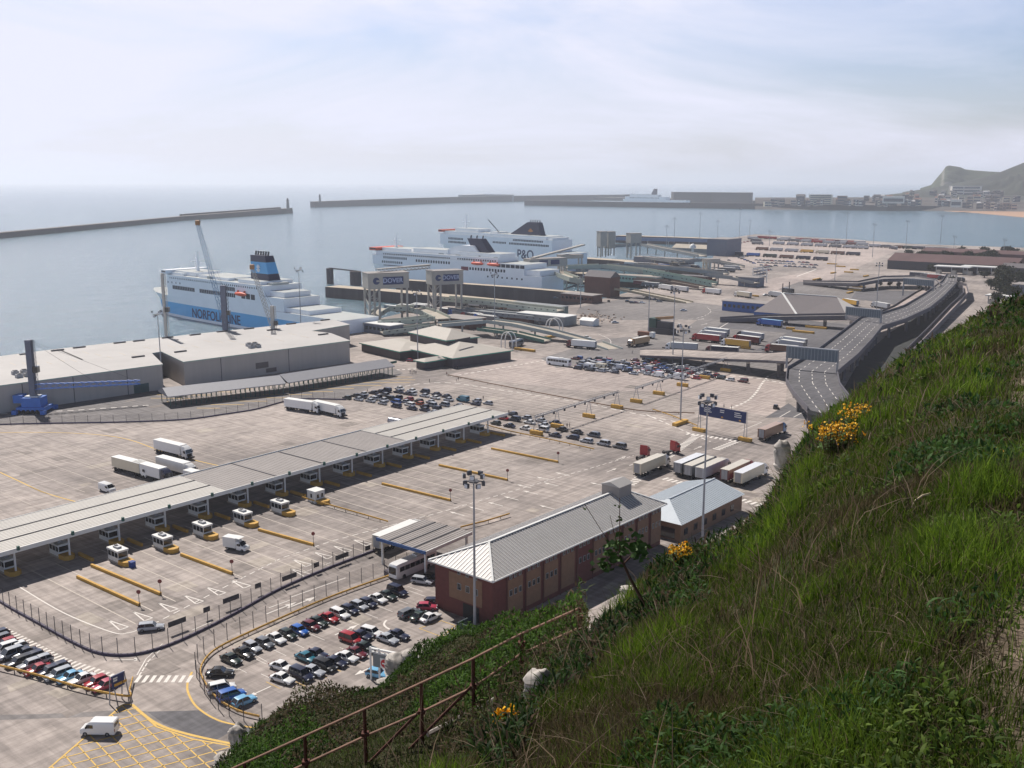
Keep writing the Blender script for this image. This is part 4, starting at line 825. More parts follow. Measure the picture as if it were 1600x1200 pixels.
for i, (px, py) in enumerate([(185, 876), (255, 856), (317, 836), (380, 817), (438, 800)]):
    c = P(px, py); lb = f"{['white booth with a blue bin before its yellow bumper, nearest the left edge', 'white booth between the blue-bin booth and the middle one', 'middle booth of the five standing clear of the canopy shadow', 'white booth directly above the small box van', 'white booth nearest the plain white kiosk'][i]}"
    if proto is None:
        proto = thing('toll_booth', lb, 'booth', c, RZL, 'booths standing in the sun'); booth_parts(proto)
        bp_ = c + Vector((1.2, -3.4, 0)); mb = MB(); mb.b2(-.6, .6, -.5, .5, 0, 1.1); mb.b2(-.65, .65, -.55, .55, 1.1, 1.25)
        bc = c - V * 5.6; one('blue_bin', 'blue bin in front of the leftmost sunlit booth', 'bin', mb, mat('blue_bin_plastic', (32, 62, 128)), loc=(bc.x, bc.y, 0), rz=RZL)
    else: copytree(proto, c, RZL, lb)
# booths under the roof
for i, x in enumerate(colx):
    c = Vector((A.x, A.y, 0)) + Matrix.Rotation(rz, 3, 'Z') @ Vector((x, yb(6.2), 0)); 
    copytree(proto, c, RZL, f'booth in the canopy shade by the {ORD[i + 1]} roof post from the right end', group='booths under the long canopy')
    e = c - V * 0; mb = MB(); mb.b2(2.6, 8.5, -.25, .25, 0, .7); 
    if x < 150: o = one('yellow_barrier', f'low yellow barrier beside the {ORD[i + 1]} shaded booth from the right end', 'barrier', mb, YPL, 'barriers under the long canopy', (c.x - V.x * 1.0 + U.x * 2.6, c.y - V.y * 1.0 + U.y * 2.6, 0), RZL)
c = P(494, 783); t = thing('kiosk', 'plain white flat-roofed kiosk alone beside the canopy shadow edge', 'kiosk', c, RZL)
mb = MB(); mb.b2(-1.6, 1.6, -1.5, 1.5, 0, 3.0); part('wall', mb, WHITE, t); mb = MB(); mb.b2(-1.7, 1.7, -1.6, 1.6, 3.0, 3.15); part('roof', mb, WHITE, t)
for x in (-.7, .7): mb = MB(); mb.b2(1.58, 1.63, x - .3, x + .3, 1.3, 2.3); part('window', mb, GLASS, t)
mb = MB(); mb.b2(-.3, .3, -1.53, -1.48, 1.3, 2.3); part('window', mb, GLASS, t)
mb = MB(); mb.prism([(1.9, -1.3), (4.0, -1.2), (4.6, 0), (4.0, 1.2), (1.9, 1.3)], 0, 1.0); part('bumper', mb, YPL, t)

# ------------------------------------------------------------------ brick office with hipped metal roof
EZ = 9.5; A = P(770, 909, EZ); B = P(1042, 787, EZ); C = P(667, 876, EZ); rz, Lo, Wo = frame(A, B, C)
off = thing('office_building', 'three-storey red and tan brick office with long hipped ribbed metal roof', 'building', (A.x, A.y, 0), rz); e = .9
sg = 1 if Wo > 0 else -1; Wo = abs(Wo)
def Y(y): return sg * y
mb = MB(); mb.b2(e, Lo - e, Y(e), Y(Wo - e), 0, EZ - .25); part('wall', mb, BRICK, off)
HR = 3.3; r0, r1 = Wo / 2, Lo - Wo / 2 * .75
rf = MB(); pts = [(0, 0, EZ), (Lo, 0, EZ), (Lo, Y(Wo), EZ), (0, Y(Wo), EZ), (r0, Y(Wo / 2), EZ + HR), (r1, Y(Wo / 2), EZ + HR)]
rf.add(pts, [(0, 1, 5, 4), (1, 2, 5), (2, 3, 4, 5), (3, 0, 4), (3, 2, 1, 0)])
def roofz(x, y):
    y = abs(y); return EZ + HR * max(0, min(y / (Wo / 2), (Wo - y) / (Wo / 2), x / r0, (Lo - x) / (Lo - r1)))
for x in np.arange(.5, Lo, .85):
    ym = min(1, x / r0, (Lo - x) / (Lo - r1)) * Wo / 2
    for a, b in ((0, ym), (Wo, Wo - ym)): rf.bar((x, Y(a), roofz(x, a) + .1), (x, Y(b), roofz(x, b) + .1), .10, .1, 1)
for y in np.arange(.5, Wo, .85):
    xm = min(y, Wo - y) / (Wo / 2)
    rf.bar((0, Y(y), EZ + .1), (r0 * xm, Y(y), roofz(r0 * xm, y) + .1), .10, .1, 1); rf.bar((Lo, Y(y), EZ + .1), (Lo - (Lo - r1) * xm, Y(y), roofz(Lo - (Lo - r1) * xm, y) + .1), .10, .1, 1)
RFS = mat('office_roof_sheet', (160, 157, 154), .55, .1, var=.1, scale=.3); part('roof', rf, [RFS, mat('office_roof_seam', (214, 211, 206), .5, .1, var=.05)], off)
mb = MB(); mb.bar((r0, Y(Wo / 2), EZ + HR + .18), (r1, Y(Wo / 2), EZ + HR + .18), .5, .15)
for a, b in (((0, 0, EZ), (r0, Y(Wo / 2), EZ + HR)), ((0, Y(Wo), EZ), (r0, Y(Wo / 2), EZ + HR)), ((Lo, 0, EZ), (r1, Y(Wo / 2), EZ + HR)), ((Lo, Y(Wo), EZ), (r1, Y(Wo / 2), EZ + HR))):
    mb.bar(Vector(a) + Vector((0, 0, .2)), Vector(b) + Vector((0, 0, .2)), .4, .15)
part('ridge_cap', mb, WHITE, off)
mb = MB(); mb.b2(-.1, Lo + .1, Y(-.12), Y(.05), EZ - .22, EZ + .05); mb.b2(-.12, .05, Y(.06), Y(Wo), EZ - .22, EZ + .05); part('gutter', mb, WHITE, off)
mb = MB()       # tan panels between brick piers
bays = [(5.2 + i * 5.4, 4.3) for i in range(10)]
for i, (x, w) in enumerate(bays):
    if i in (4,): continue
    part('tan_panel', MB().b2(x, min(x + w, Lo - e), Y(e - .06), Y(e + .1), 1.0, EZ - 1.7), TAN, off)
mb.b2(e - .06, e + .1, Y(3.4), Y(Wo - 4.6), 3.2, EZ - 1.2); part('tan_panel', mb, TAN, off)
for i in range(11):
    mb = MB(); x = 4.75 + i * 5.4; 
    if x < Lo - e: mb.tube((x, Y(e - .18), 0), (x, Y(e - .18), EZ - .3), .09, 6); part('downpipe', mb, mat('brown_pipe', (84, 52, 48)), off)
WFR = mat('window_frame_grey', (150, 156, 160))
def win(x0, x1, z0, z1, y=e, face='x'):
    mb = MB(); m2 = MB()
    if face == 'x': mb.b2(x0, x1, Y(y - .10), Y(y + .02), z0, z1); m2.b2(x0 + .08, x1 - .08, Y(y - .13), Y(y - .102), z0 + .08, z1 - .08)
    else: mb.b2(y - .10, y + .02, Y(x0), Y(x1), z0, z1); m2.b2(y - .13, y - .102, Y(x0 + .08), Y(x1 - .08), z0 + .08, z1 - .08)
    w = part('window', mb, WFR, off); part('pane', m2, GLASS, w)
for i, (x, w) in enumerate(bays):
    for k in range(3): 
        xx = x + .4 + k * 1.35
        if xx + .8 < Lo - e: win(xx, xx + .8, 7.9, 8.9)
        if xx + .8 < Lo - e and i != 3: win(xx, xx + .8, 4.6, 5.8)
for k in range(3): win(4.4 + k * 2.1, 5.4 + k * 2.1, 5.2, 6.5, e, 'y'); win(4.6 + k * 2.1, 5.3 + k * 2.1, 8.2, 9.0, e, 'y')
mb = MB(); mb.b2(e - .05, e + .3, Y(4.2), Y(8.2), 0, 2.9); part('entrance', mb, mat('entrance_dark', (22, 22, 26)), off)
mb = MB(); mb.b2(-4.5, e - .1, Y(4.4), Y(4.7), 0, 1.9); mb.b2(-4.5, -4.2, Y(-.5), Y(4.4), 0, 1.9); mb.b2(-4.5, e, Y(-.8), Y(-.5), 0, 1.9)
part('porch_wall', mb, mat('dark_green_hoarding', (44, 58, 62), .8), off)
mb = MB(); x0, x1 = r1 - 4.2, r1 + .6; mb.b2(x0, x1, Y(Wo / 2 - 2.3), Y(Wo / 2 + 2.3), EZ + 1.2, EZ + 5.0); ph = part('plant_room', mb, ROOFG, off)
mb = MB(); mb.loft([[(x, Y(Wo / 2 - 2.6), EZ + 5.0), (x, Y(Wo / 2 + 2.6), EZ + 5.0), (x, Y(Wo / 2), EZ + 5.9)] for x in (x0 - .3, x1 + .3)]); part('plant_roof', mb, [RFS], ph)
# pale metal roofed annex
A = P(1065, 821, 4.2); B = P(1146, 781, 4.2); C = P(1030, 808, 4.2); rz, La, Wa = frame(A, B, C); Wa = 17; La += 6
anx = thing('annex_building', 'tan brick annex with pale blue-grey hipped sheet roof right of the office', 'building', (A.x, A.y, 0), rz)
mb = MB(); mb.b2(.5, La - .5, .5, Wa - .5, 0, 4.0); part('wall', mb, TAN, anx)
rf = MB(); rf.add([(0, 0, 4.2), (La, 0, 4.2), (La, Wa, 4.2), (0, Wa, 4.2), (Wa / 2, Wa / 2, 6.6), (La, Wa / 2, 6.6)], [(0, 1, 5, 4), (1, 2, 5), (2, 3, 4, 5), (3, 0, 4), (3, 2, 1, 0)])
for x in np.arange(.6, La, .9):
    ym = min(1, x / (Wa / 2)); rf.bar((x, 0, 4.28), (x, ym * Wa / 2, 4.28 + 2.4 * ym), .07, .08); rf.bar((x, Wa, 4.28), (x, Wa - ym * Wa / 2, 4.28 + 2.4 * ym), .07, .08)
rf.bar((Wa / 2, Wa / 2, 6.75), (La, Wa / 2, 6.75), .4, .12)
part('roof', rf, mat('pale_blue_roof', (176, 184, 190), .5, .1, var=.06), anx)
for i in range(6): mb = MB(); x = 2 + i * (La - 4) / 6; mb.b2(x, x + 1.6, .42, .52, 1.2, 2.8); part('window', mb, GLASS, anx)
mb = MB(); mb.b2(.42, .52, 2, Wa - 3, .4, 2.8); part('window', mb, GLASS, anx)

# ------------------------------------------------------------------ small canopy over the coach
A = P(665, 862, 6); B = P(737, 831, 6); C = P(589, 840, 6); rz, Lb, Wb = frame(A, B, C)
bc = thing('coach_canopy', 'square grey ribbed canopy on white posts sheltering a coach', 'canopy', (A.x, A.y, 0), rz)
mb = MB(); mb.b2(0, Lb, 0, Wb, 5.7, 6.0)
for y in np.arange(.6, Wb, .8): mb.b2(0, Lb, y - .03, y + .03, 6.0, 6.06)
part('roof', mb, [ROOFG], bc)
for k in (1, 2, 3): mb = MB(); mb.b2(0, Lb, Wb * k / 4 - .15, Wb * k / 4 + .15, 6.062, 6.14); part('gutter', mb, DSTEEL, bc)
mb = MB(); mb.b2(-.2, 0, -.1, Wb + .1, 5.4, 6.1); part('fascia', mb, mat('blue_fascia', (52, 84, 132)), bc); mb = MB(); mb.b2(0, Lb, -.2, 0, 5.4, 6.1); part('fascia', mb, WHITE, bc)
for x in (.8, Lb - .8):
    for y in (.8, Wb - .8): mb = MB(); mb.b2(x - .2, x + .2, y - .2, y + .2, 0, 5.7); part('post', mb, WHITE, bc)
mb = MB(); mb.prism([(-4, Wb * .45), (-1.2, Wb * .3), (0, Wb * .42), (-1, Wb * .62), (-3.5, Wb * .62)], 0, 1.1); part('kerb_island', mb, KERB, bc)

# ------------------------------------------------------------------ warehouses on the quay
WH = mat('warehouse_cladding', (172, 164, 156), .75, var=.08, scale=.15, streak=(3, 3, .2)); WHR = mat('warehouse_roof', (170, 167, 163), .7, var=.12, scale=.05); WTR = mat('pale_green_trim', (150, 176, 164), .6)
def polybld(name, label, cat, px, zt, wall, roof, cols=None, trim=None, base=0.0):
    q = [P(x, y, zt) for x, y in px]; o = q[0]; t = thing(name, label, cat, (o.x, o.y, base)); mb = MB(); pl = [(p.x - o.x, p.y - o.y) for p in q]
    mb.prism(pl, 0, zt - base - .35); part('wall', mb, wall, t); mb = MB(); cx = sum(p[0] for p in pl) / len(pl); cy = sum(p[1] for p in pl) / len(pl)
    k = [(cx + (p[0] - cx) * 1.008, cy + (p[1] - cy) * 1.008) for p in pl]; mb.prism(k, zt - base - .35, zt - base, 1, 0); part('roof', mb, [roof, trim or roof], t); return t, q
wl, q = polybld('warehouse', 'left quayside warehouse with pale flat roof and grey cladding behind the blue crane', 'warehouse', [(-260, 636), (0, 602), (253, 569), (236, 552), (130, 562), (90, 545), (-260, 590)], 10, WH, WHR, trim=WTR)
def on_wall(t, q0, q1, f, w, z0, z1, mt, name, d=.06):
    a = q0.lerp(q1, f); dv = (q1 - q0).normalized(); n = Vector((dv.y, -dv.x, 0)); n = n if n.dot(a) < 0 else -n
    b = a + dv * w; mb = MB(); o = t.location; pl = [(a.x - o.x - n.x * .05, a.y - o.y - n.y * .05), (b.x - o.x - n.x * .05, b.y - o.y - n.y * .05), (b.x - o.x + n.x * d, b.y - o.y + n.y * d), (a.x - o.x + n.x * d, a.y - o.y + n.y * d)]
    mb.prism(pl, z0, z1); part(name, mb, mt, t)
for f in (.12, .42, .76): on_wall(wl, q[1], q[2], f, .25, 0, 9.6, DSTEEL, 'downpipe')
on_wall(wl, q[1], q[2], .12, 5, 0, 5.5, mat('shutter_dark', (96, 88, 86)), 'shutter_door')
on_wall(wl, q[1], q[2], .80, 6, 0, 3.4, mat('dark_teal_door', (34, 74, 78)), 'door')
wr, q = polybld('warehouse', 'right quayside warehouse with pale flat roof beside the ferry', 'warehouse', [(287, 565), (546, 532), (516, 520.5), (486, 517), (546, 507), (520, 499.5), (255, 527), (90, 545), (130, 562), (236, 552), (253, 549)], 10, WH, WHR, trim=WTR)
for f in (.2, .6): on_wall(wr, q[0], q[1], f, .25, 0, 9.6, DSTEEL, 'downpipe')
on_wall(wr, q[0], q[1], .40, 6, 3.0, 5.5, mat('shutter_dark', (96, 88, 86)), 'louvre'); on_wall(wr, q[0], q[1], .46, 5, .8, 2.6, mat('shutter_dark', (96, 88, 86)), 'door')
ql = MB()
for k, (x, y) in enumerate([(24, 585), (38, 583), (30, 590), (43, 588), (389, 541), (398, 540), (393, 544), (403, 543)]):
    p = P(x, y, 10); mb = MB(); mb.b2(-1.1, 1.1, -.9, .9, 0, 1.3); mb.b2(-.7, .7, -.6, .6, 1.3, 1.6, 1)
    o = one('roof_fan', f"{['far left', 'far right', 'near left', 'near right'][k % 4]} fan of the four on the {'left' if k < 4 else 'right'} warehouse roof", 'roof vent', mb, [STEEL, DSTEEL], 'warehouse roof fans', tuple(p), RZU)
for k, (x, y) in enumerate([(41, 552.5), (90, 547), (124, 542.5), (187, 535), (217, 532), (262, 527), (305, 522.5), (347, 517.5), (389, 513), (455, 505.5), (508, 499.5), (216, 557), (282, 549), (425, 515), (505, 522)]):
    p = P(x, y + 1, 10); mb = MB(); mb.b2(-2.6, 2.6, -.5, .5, 0, .55); one('ridge_vent', f'long dark ridge vent, {ORD[k + 1]} counted along the warehouse roofs', 'roof vent', mb, DSTEEL, 'low dark vents on the warehouse roofs', tuple(p), RZU - .1)
mb = MB(); rr5 = random.Random(5)
for k in range(26):
    x = 20 + k * 19; y = 566 - x * .093 + rr5.uniform(-3, 9); p = P(x, y, 10.0); mb.box((p.x, p.y, 10.02), (.35, 7, .04), RZU - .15)
struct('roof_gutters', mb, mat('rooflight_sheet', (186, 174, 156)))
# cover over the walkway
def gable_cover(A, B, wid, ze, zr, name, label, mt, posts, gap=.3):
    rz = azr(A, B); Lg = hypot(B.x - A.x, B.y - A.y); t = thing(name, label, 'canopy', (A.x, A.y, 0), rz, 'walkway canopies')
    mb = MB(); mb.add([(0, 0, ze), (Lg, 0, ze), (Lg, wid, ze), (0, wid, ze), (0, wid / 2, zr), (Lg, wid / 2, zr), (0, 0, ze - .3), (Lg, 0, ze - .3), (Lg, wid, ze - .3), (0, wid, ze - .3)],
        [(0, 1, 5, 4), (2, 3, 4, 5), (0, 4, 3, 9, 6), (1, 7, 8, 2, 5), (6, 7, 1, 0), (8, 9, 3, 2), (9, 8, 7, 6)]); part('roof', mb, mt, t)
    for i in range(posts):
        for y in (.6, wid - .6): mb = MB(); x = 1 + i * (Lg - 2) / (posts - 1); mb.b2(x - .12, x + .12, y - .12, y + .12, 0, ze - .3); part('post', mb, DGREEN, t)
    return t
PGR = mat('walkway_roof', (138, 138, 142), .6, var=.06)
gable_cover(P(262, 620, 4), P(447, 599, 4), 13, 4, 6.2, 'walkway_canopy', 'left long grey walkway canopy in front of the warehouses', PGR, 24)
gable_cover(P(450, 598, 4), P(617, 572, 4), 12, 4, 6.4, 'walkway_canopy', 'right long grey walkway canopy leading to the terminal', PGR, 24)
for k, (x, y) in enumerate([(488, 585), (609, 569)]):
    p = P(x, y, 4.2); mb = MB(); mb.b2(-4, 4, -.1, .1, 0, 1.0); one('canopy_sign', f"dark green sign board on the {'middle' if k == 0 else 'right end'} of the walkway canopy edge", 'sign', mb, DGREEN, loc=tuple(p), rz=RZU)
# terminal with stepped pyramid roofs
TR1 = mat('terminal_roof', (172, 166, 156), .7, var=.05, scale=.2); TRIM = mat('green_eaves', (70, 150, 130), .5)
def hip(A, B, C, ze, zr, t, oh=0.8, wall=None, over=0.0, inset=.5, name='roof'):
    rz, Lh, Wh = frame(A, B, C); sgn = 1 if Wh > 0 else -1; Wh = abs(Wh); o = t.location; M_ = Matrix.Rotation(rz, 3, 'Z'); c0 = Vector((A.x - o.x, A.y - o.y, 0))
    def G(x, y, z): v = M_ @ Vector((x, sgn * y, 0)) + c0; return (v.x, v.y, z)
    m_ = min(Lh, Wh) / 2 * inset * 2; a = m_ / 2 if Lh >= Wh else Lh / 2; b = Wh / 2
    if Lh >= Wh: rg_ = [G(Wh / 2 * inset * 2 if inset <= .5 else Wh / 2, Wh / 2, zr), G(Lh - Wh / 2, Wh / 2, zr)]
    else: rg_ = [G(Lh / 2, Lh / 2, zr), G(Lh / 2, Wh - Lh / 2, zr)]
    mb = MB(); P0 = [G(0, 0, ze), G(Lh, 0, ze), G(Lh, Wh, ze), G(0, Wh, ze)] + rg_
    if Lh >= Wh: mb.add(P0, [(0, 1, 5, 4), (1, 2, 5), (2, 3, 4, 5), (3, 0, 4)])
    else: mb.add(P0, [(0, 1, 4), (1, 2, 5, 4), (2, 3, 5), (3, 0, 4, 5)])
    P1 = [G(0, 0, ze), G(Lh, 0, ze), G(Lh, Wh, ze), G(0, Wh, ze), G(0, 0, ze - .45), G(Lh, 0, ze - .45), G(Lh, Wh, ze - .45), G(0, Wh, ze - .45)]
    mb.add(P1, [(0, 4, 5, 1), (1, 5, 6, 2), (2, 6, 7, 3), (3, 7, 4, 0), (4, 7, 6, 5)], 1); part(name, mb, [TR1, TRIM], t)
    mb = MB(); q = [G(oh, oh, 0), G(Lh - oh, oh, 0), G(Lh - oh, Wh - oh, 0), G(oh, Wh - oh, 0)]; mb.prism([(p[0], p[1]) for p in q], over, ze - .46)
    part('wall', mb, wall or mat('terminal_wall', (70, 62, 66), .6, var=.2, scale=.5), t)
p0 = P(707, 560, 4.5); term = thing('terminal_building', 'passenger terminal with stepped pale pyramid roofs and green eaves', 'building', (p0.x, p0.y, 0))
hip(P(707, 560, 4.5), P(802, 547, 4.5), P(640, 541, 4.5), 4.5, 8, term)
hip(P(624, 549.5, 4.2), P(690, 541, 4.2), P(561, 535.5, 4.2), 4.2, 6, term)
hip(P(697, 532, 9), P(750, 526, 9), P(636, 519, 9), 9, 12.4, term, over=4)
hip(P(663, 566, 3.6), P(708, 559, 3.6), P(655, 561, 3.6), 3.6, 4.6, term, oh=1)
p = P(723, 532, 9.5); mb = MB(); mb.b2(-5, 5, -.1, .1, 0, 1.0); one('roof_sign', 'dark lettering panel on the upper terminal roof', 'sign', mb, DSTEEL, loc=tuple(p), rz=RZU)

# ------------------------------------------------------------------ fences and barriers
def net_mat():
    m = bpy.data.materials.new('weld_mesh'); m.use_nodes = True; n = m.node_tree; b = n.nodes['Principled BSDF']; b.inputs['Base Color'].default_value = rgb(110, 106, 110); b.inputs['Metallic'].default_value = .2
    t = n.nodes.new('ShaderNodeBsdfTransparent'); x = n.nodes.new('ShaderNodeMixShader'); x.inputs[0].default_value = .17
    n.links.new(t.outputs[0], x.inputs[1]); n.links.new(b.outputs[0], x.inputs[2]); n.links.new(x.outputs[0], n.nodes['Material Output'].inputs['Surface']); return m
NET = net_mat()
def walk(pts, step):
    o = []; acc = 0; nxt = 0
    for a, b in zip(pts[:-1], pts[1:]):
        l = (b - a).length
        while nxt <= acc + l: o.append(a.lerp(b, (nxt - acc) / max(l, 1e-6))); nxt += step
        acc += l
    return o
def fence(label, px, h, step, kerb=True, net=True, name='mesh_fence'):
    pts = [P(*p) for p in curve(px, 5)]; O = pts[0]; t = thing(name, label, 'fence', O)
    if net:
        mb = MB()
        for a, b in zip(pts[:-1], pts[1:]): a, b = a - O, b - O; mb.quad((a.x, a.y, .4), (b.x, b.y, .4), (b.x, b.y, h - .1), (a.x, a.y, h - .1))
        part('mesh_panel', mb, NET, t)
    if kerb:
        mb = MB()
        for a, b in zip(pts[:-1], pts[1:]): d = (b - a).normalized() * .1; mb.bar(a - O - d + Vector((0, 0, .45)), b - O + d + Vector((0, 0, .45)), .35, .45)
        part('kerb_wall', mb, mat('dark_plinth', (70, 62, 84)), t)
    q = walk(pts, step); me = MB().box((0, 0, h / 2), (.1, .1, h)).mesh('post', [DSTEEL])
    for p in q[:99]: put('post', me, t, p - O)
    return t, pts
f1, f1p = fence('tall mesh security fence on a dark plinth sweeping round the lower left lanes', [(-90, 880), (0, 941), (60, 975), (120, 1008), (160, 1023), (210, 1024), (262, 1010), (320, 984), (372, 957), (440, 920), (520, 886), (600, 856)], 3.4, 2.9)
f2, f2p = fence('tall mesh fence curving round the staff car park', [(410, 1130), (370, 1124), (335, 1103), (312, 1070), (306, 1045), (318, 1022), (350, 1002), (420, 970), (500, 935), (560, 912), (640, 884), (672, 873)], 3.2, 3.0, kerb=False)
fence('mesh fence between the left yard and the walkway road', [(-90, 668), (0, 664), (90, 662), (200, 660), (290, 656), (350, 648), (400, 640), (440, 629), (470, 624), (540, 625)], 2.8, 4.2)
def rail(label, px, h=.8, mt=None, name='guard_rail', step=4, w=.18, smooth=True, z0=0):
    pts = [P(x, y, z0) for x, y in (curve(px, 5) if smooth and len(px) > 2 else px)]; O = pts[0]; t = thing(name, label, 'barrier', O)
    mb = MB()
    for a, b in zip(pts[:-1], pts[1:]): d = (b - a).normalized() * .05; mb.bar(a - O - d + Vector((0, 0, h)), b - O + d + Vector((0, 0, h)), w, .32)
    part('rail', mb, mt or YPL, t)
    for p in walk(pts, step)[:99]: m2 = MB(); m2.b2(-.06, .06, -.06, .06, 0, h - .3); part('post', m2, DSTEEL, t, p - O)
    return t
rail('yellow guard rail in front of the row of cars at the far left', [(-60, 1033), (0, 1047), (60, 1062), (130, 1082), (199, 1095), (203, 1085), (208, 1066)], 1.0)
rail('yellow guard rail curving inside the car park fence', [(405, 1124), (372, 1115), (340, 1096), (318, 1066), (314, 1048), (326, 1028), (352, 1010), (420, 978), (500, 943), (560, 920), (640, 892), (676, 880)], .7, step=6)
rail('long yellow guard rail from the kiosk to the small coach canopy', [(472, 781), (540, 800), (606, 819)], .9); rail('yellow guard rail in front of the nearest queue of cars', [(760, 667), (793, 676), (860, 690), (928, 705)], .9)
rail('yellow guard rail behind the coach canopy roof', [(720, 828), (760, 818), (796, 807)], .9, smooth=False); rail('brown guard rail dividing the two queues of lanes', [(700, 588), (800, 608), (950, 636), (1010, 645), (1085, 648)], .8, mat('brown_guard', (120, 92, 66)), step=8)
rail('thin yellow rail leading to the tall mast base', [(1020, 642), (1050, 652), (1090, 668)], .8, step=6)
for k, (a, b, h_) in enumerate([((121, 903), (218, 947), .6), ((143, 885), (251, 930), .6), ((283, 868), (363, 898), .6), ((404, 829), (490, 853), .6), ((597, 757), (704, 783), .55), ((686, 728), (793, 751), .55), ((768, 702), (872, 723), .55)]):
    A_, B_ = P(*a), P(*b); mb = MB(); mb.bar(Vector((0, 0, h_)), B_ - A_ + Vector((0, 0, h_)), .5, h_)
    t = one('yellow_barrier', f"{['nearest long yellow concrete barrier at the lower left', 'second long yellow barrier just above the nearest one', 'yellow barrier below the small white box van', 'yellow barrier left of the kiosk guard rail', 'yellow barrier above the lone floodlight mast head', 'yellow barrier in the middle of the three right lanes', 'yellow barrier furthest right below the nearest car queue'][k]}", 'barrier', mb, YPL, 'yellow lane barriers', tuple(A_))
    s_ = B_; mb = MB(); mb.tube((0, 0, 0), (0, 0, 2.6), .06, 6); tt = thing('lane_sign', f"small round sign ending the {ORD[k + 1]} yellow barrier from the left", 'sign', s_, 0, 'signs at the barrier ends'); part('post', mb, DSTEEL, tt)
    mb = MB(); mb.tube((0, -.05, 2.9), (0, .05, 2.9), .42, 12); part('sign_face', mb, mat('dull_red_sign', (120, 54, 50)), tt)
for k, (x, y) in enumerate([(278, 980), (324, 960), (362, 943), (404, 922), (453, 908), (495, 889), (535, 875), (575, 862)]):
    p = P(x, y + 6) + Vector((0, -.1, 1.3)); mb = MB(); w_ = 1.8 if k % 2 == 0 else .7; mb.b2(-w_, w_, -.04, .04, 0, 1.0); one('fence_sign', f'dark notice board, {ORD[k + 1]} from the left along the near fence', 'sign', mb, DSTEEL, 'notice boards on the near fence', tuple(p), RZU)

# ------------------------------------------------------------------ floodlight masts
def mast(px, yb, yt, label, ring=2.2, lights=8, r=.28, zb=0.0):
    b = P(px, yb, zb); h = ZT(b, yt) - zb; t = thing('floodlight_mast', label, 'lamp mast', b, 0, 'floodlight masts'); mb = MB(); mb.tube((0, 0, 0), (0, 0, h), r, 8, r2=r * .5); part('pole', mb, STEEL, t, smooth=50)
    mb = MB(); mb.tube((0, 0, h - .9), (0, 0, h - .7), ring * .6, 10); mb.b2(-ring, ring, -.08, .08, h - .9, h - .74); mb.b2(-.08, .08, -ring, ring, h - .9, h - .74); part('head_frame', mb, DSTEEL, t)
    for i in range(lights):
        a = 2 * pi * i / lights + .2; mb = MB(); c = (cos(a) * ring, sin(a) * ring, h - .4 + (.7 if i % 2 else -.9)); mb.box(c, (.5, .8, .8), a, 0); mb.box((c[0] + cos(a) * .27, c[1] + sin(a) * .27, c[2]), (.06, .66, .66), a, 1); part('floodlight', mb, [LAMP, LENS], t)
    return t
mast(742, 985, 745, 'tall floodlight mast standing in front of the brick office', 1.7, 10)
mast(1097, 850, 622, 'floodlight mast in front of the trailers beside the large blue sign', 1.8, 10)
mast(1063, 661, 512, 'tall floodlight mast at the yellow islands between the tubular gantries', 2.0, 8)
for px, yb_, yt, lb in [(1051, 567, 453, 'floodlight mast beside the white tarpaulin lorry in mid dock'), (1013, 522, 447, 'floodlight mast behind the dark building machine'), (254, 604, 488, 'dark thin floodlight mast between the two warehouses'),
                        (653, 563, 455, 'floodlight mast in front of the pyramid-roofed terminal'), (773, 524, 427, 'floodlight mast right of the terminal roofs'), (471, 528, 420, 'floodlight mast against the hull of the blue and white ferry'),
                        (907, 481, 431, 'floodlight mast by the quayside ramp'), (1369, 487, 412, 'floodlight mast by the long white trailers near the flyover'), (1304, 440, 377, 'floodlight mast in the middle of the far lorry park')]:
    mast(px, yb_, yt, lb, 2.0, 6)
for k, (px, yb_, yt) in enumerate([(1041, 392, 353), (1053, 388, 341), (1093, 378, 333), (1121, 376, 345), (1155, 372, 326), (1171, 372, 344), (1202, 384, 361), (1322, 378, 332), (1363, 402, 350), (1415, 392, 345), (1469, 381, 337), (1490, 392, 369), (1568, 396, 374)]):
    mast(px, yb_, yt, f'distant floodlight mast, {ORD[k + 1]} from the left along the far water', 2.4, 4, .35)

# ------------------------------------------------------------------ signs and gantries
def sign_board(label, pa, pb, z0, z1, legs_h, face, text=None, group=None, base=True, cat='sign', nlegs=2, frame_=False):
    A_, B_ = P(*pa), P(*pb); rz = azr(A_, B_); Ls = (B_ - A_).length; t = thing('sign_gantry', label, cat, A_, rz, group)
    mb = MB(); mb.b2(0, Ls, -.1, .1, z0, z1); bd = part('sign_panel', mb, face, t)
    for x in (0, Ls):
        for dx in (-.4, .4): mb = MB(); mb.tube((x + dx * 1.6, 0, 0), (x + dx * .4, .12, legs_h), .1, 5); part('leg', mb, STEEL, t)
        if base: mb = MB(); mb.b2(x - 2.2, x + 2.2, -.7, .7, 0, 1.1); part('base_block', mb, YPL, t)
    if text: text(t, Ls, bd)
    return t
def bars_text(rows, z0, z1):
    def f(t, Ls, bd):
        q = random.Random(4); mb = MB()
        for (x0, n, k) in rows:
            for j in range(n): mb.b2(Ls * x0, Ls * (x0 + k * q.uniform(.6, 1)), -.14, -.102, z1 - (z1 - z0) * (.22 + j * .17) - .13, z1 - (z1 - z0) * (.22 + j * .17) + .13)
        part('lettering', mb, WHITE, bd)
        mb = MB()
        for x0 in (.16, .48, .86): mb.b2(Ls * x0, Ls * x0 + .7, -.15, -.103, z0 + .35, z0 + .8)
        part('lane_symbol', mb, YPL, bd)
    return f
sign_board('large dark blue direction sign on tubular legs above the queue lanes', (1092, 674), (1164, 689), 5.6, 9.2, 9.4, BLUEP, bars_text([(.1, 3, .22), (.45, 2, .14), (.76, 3, .16)], 5.6, 9.2))
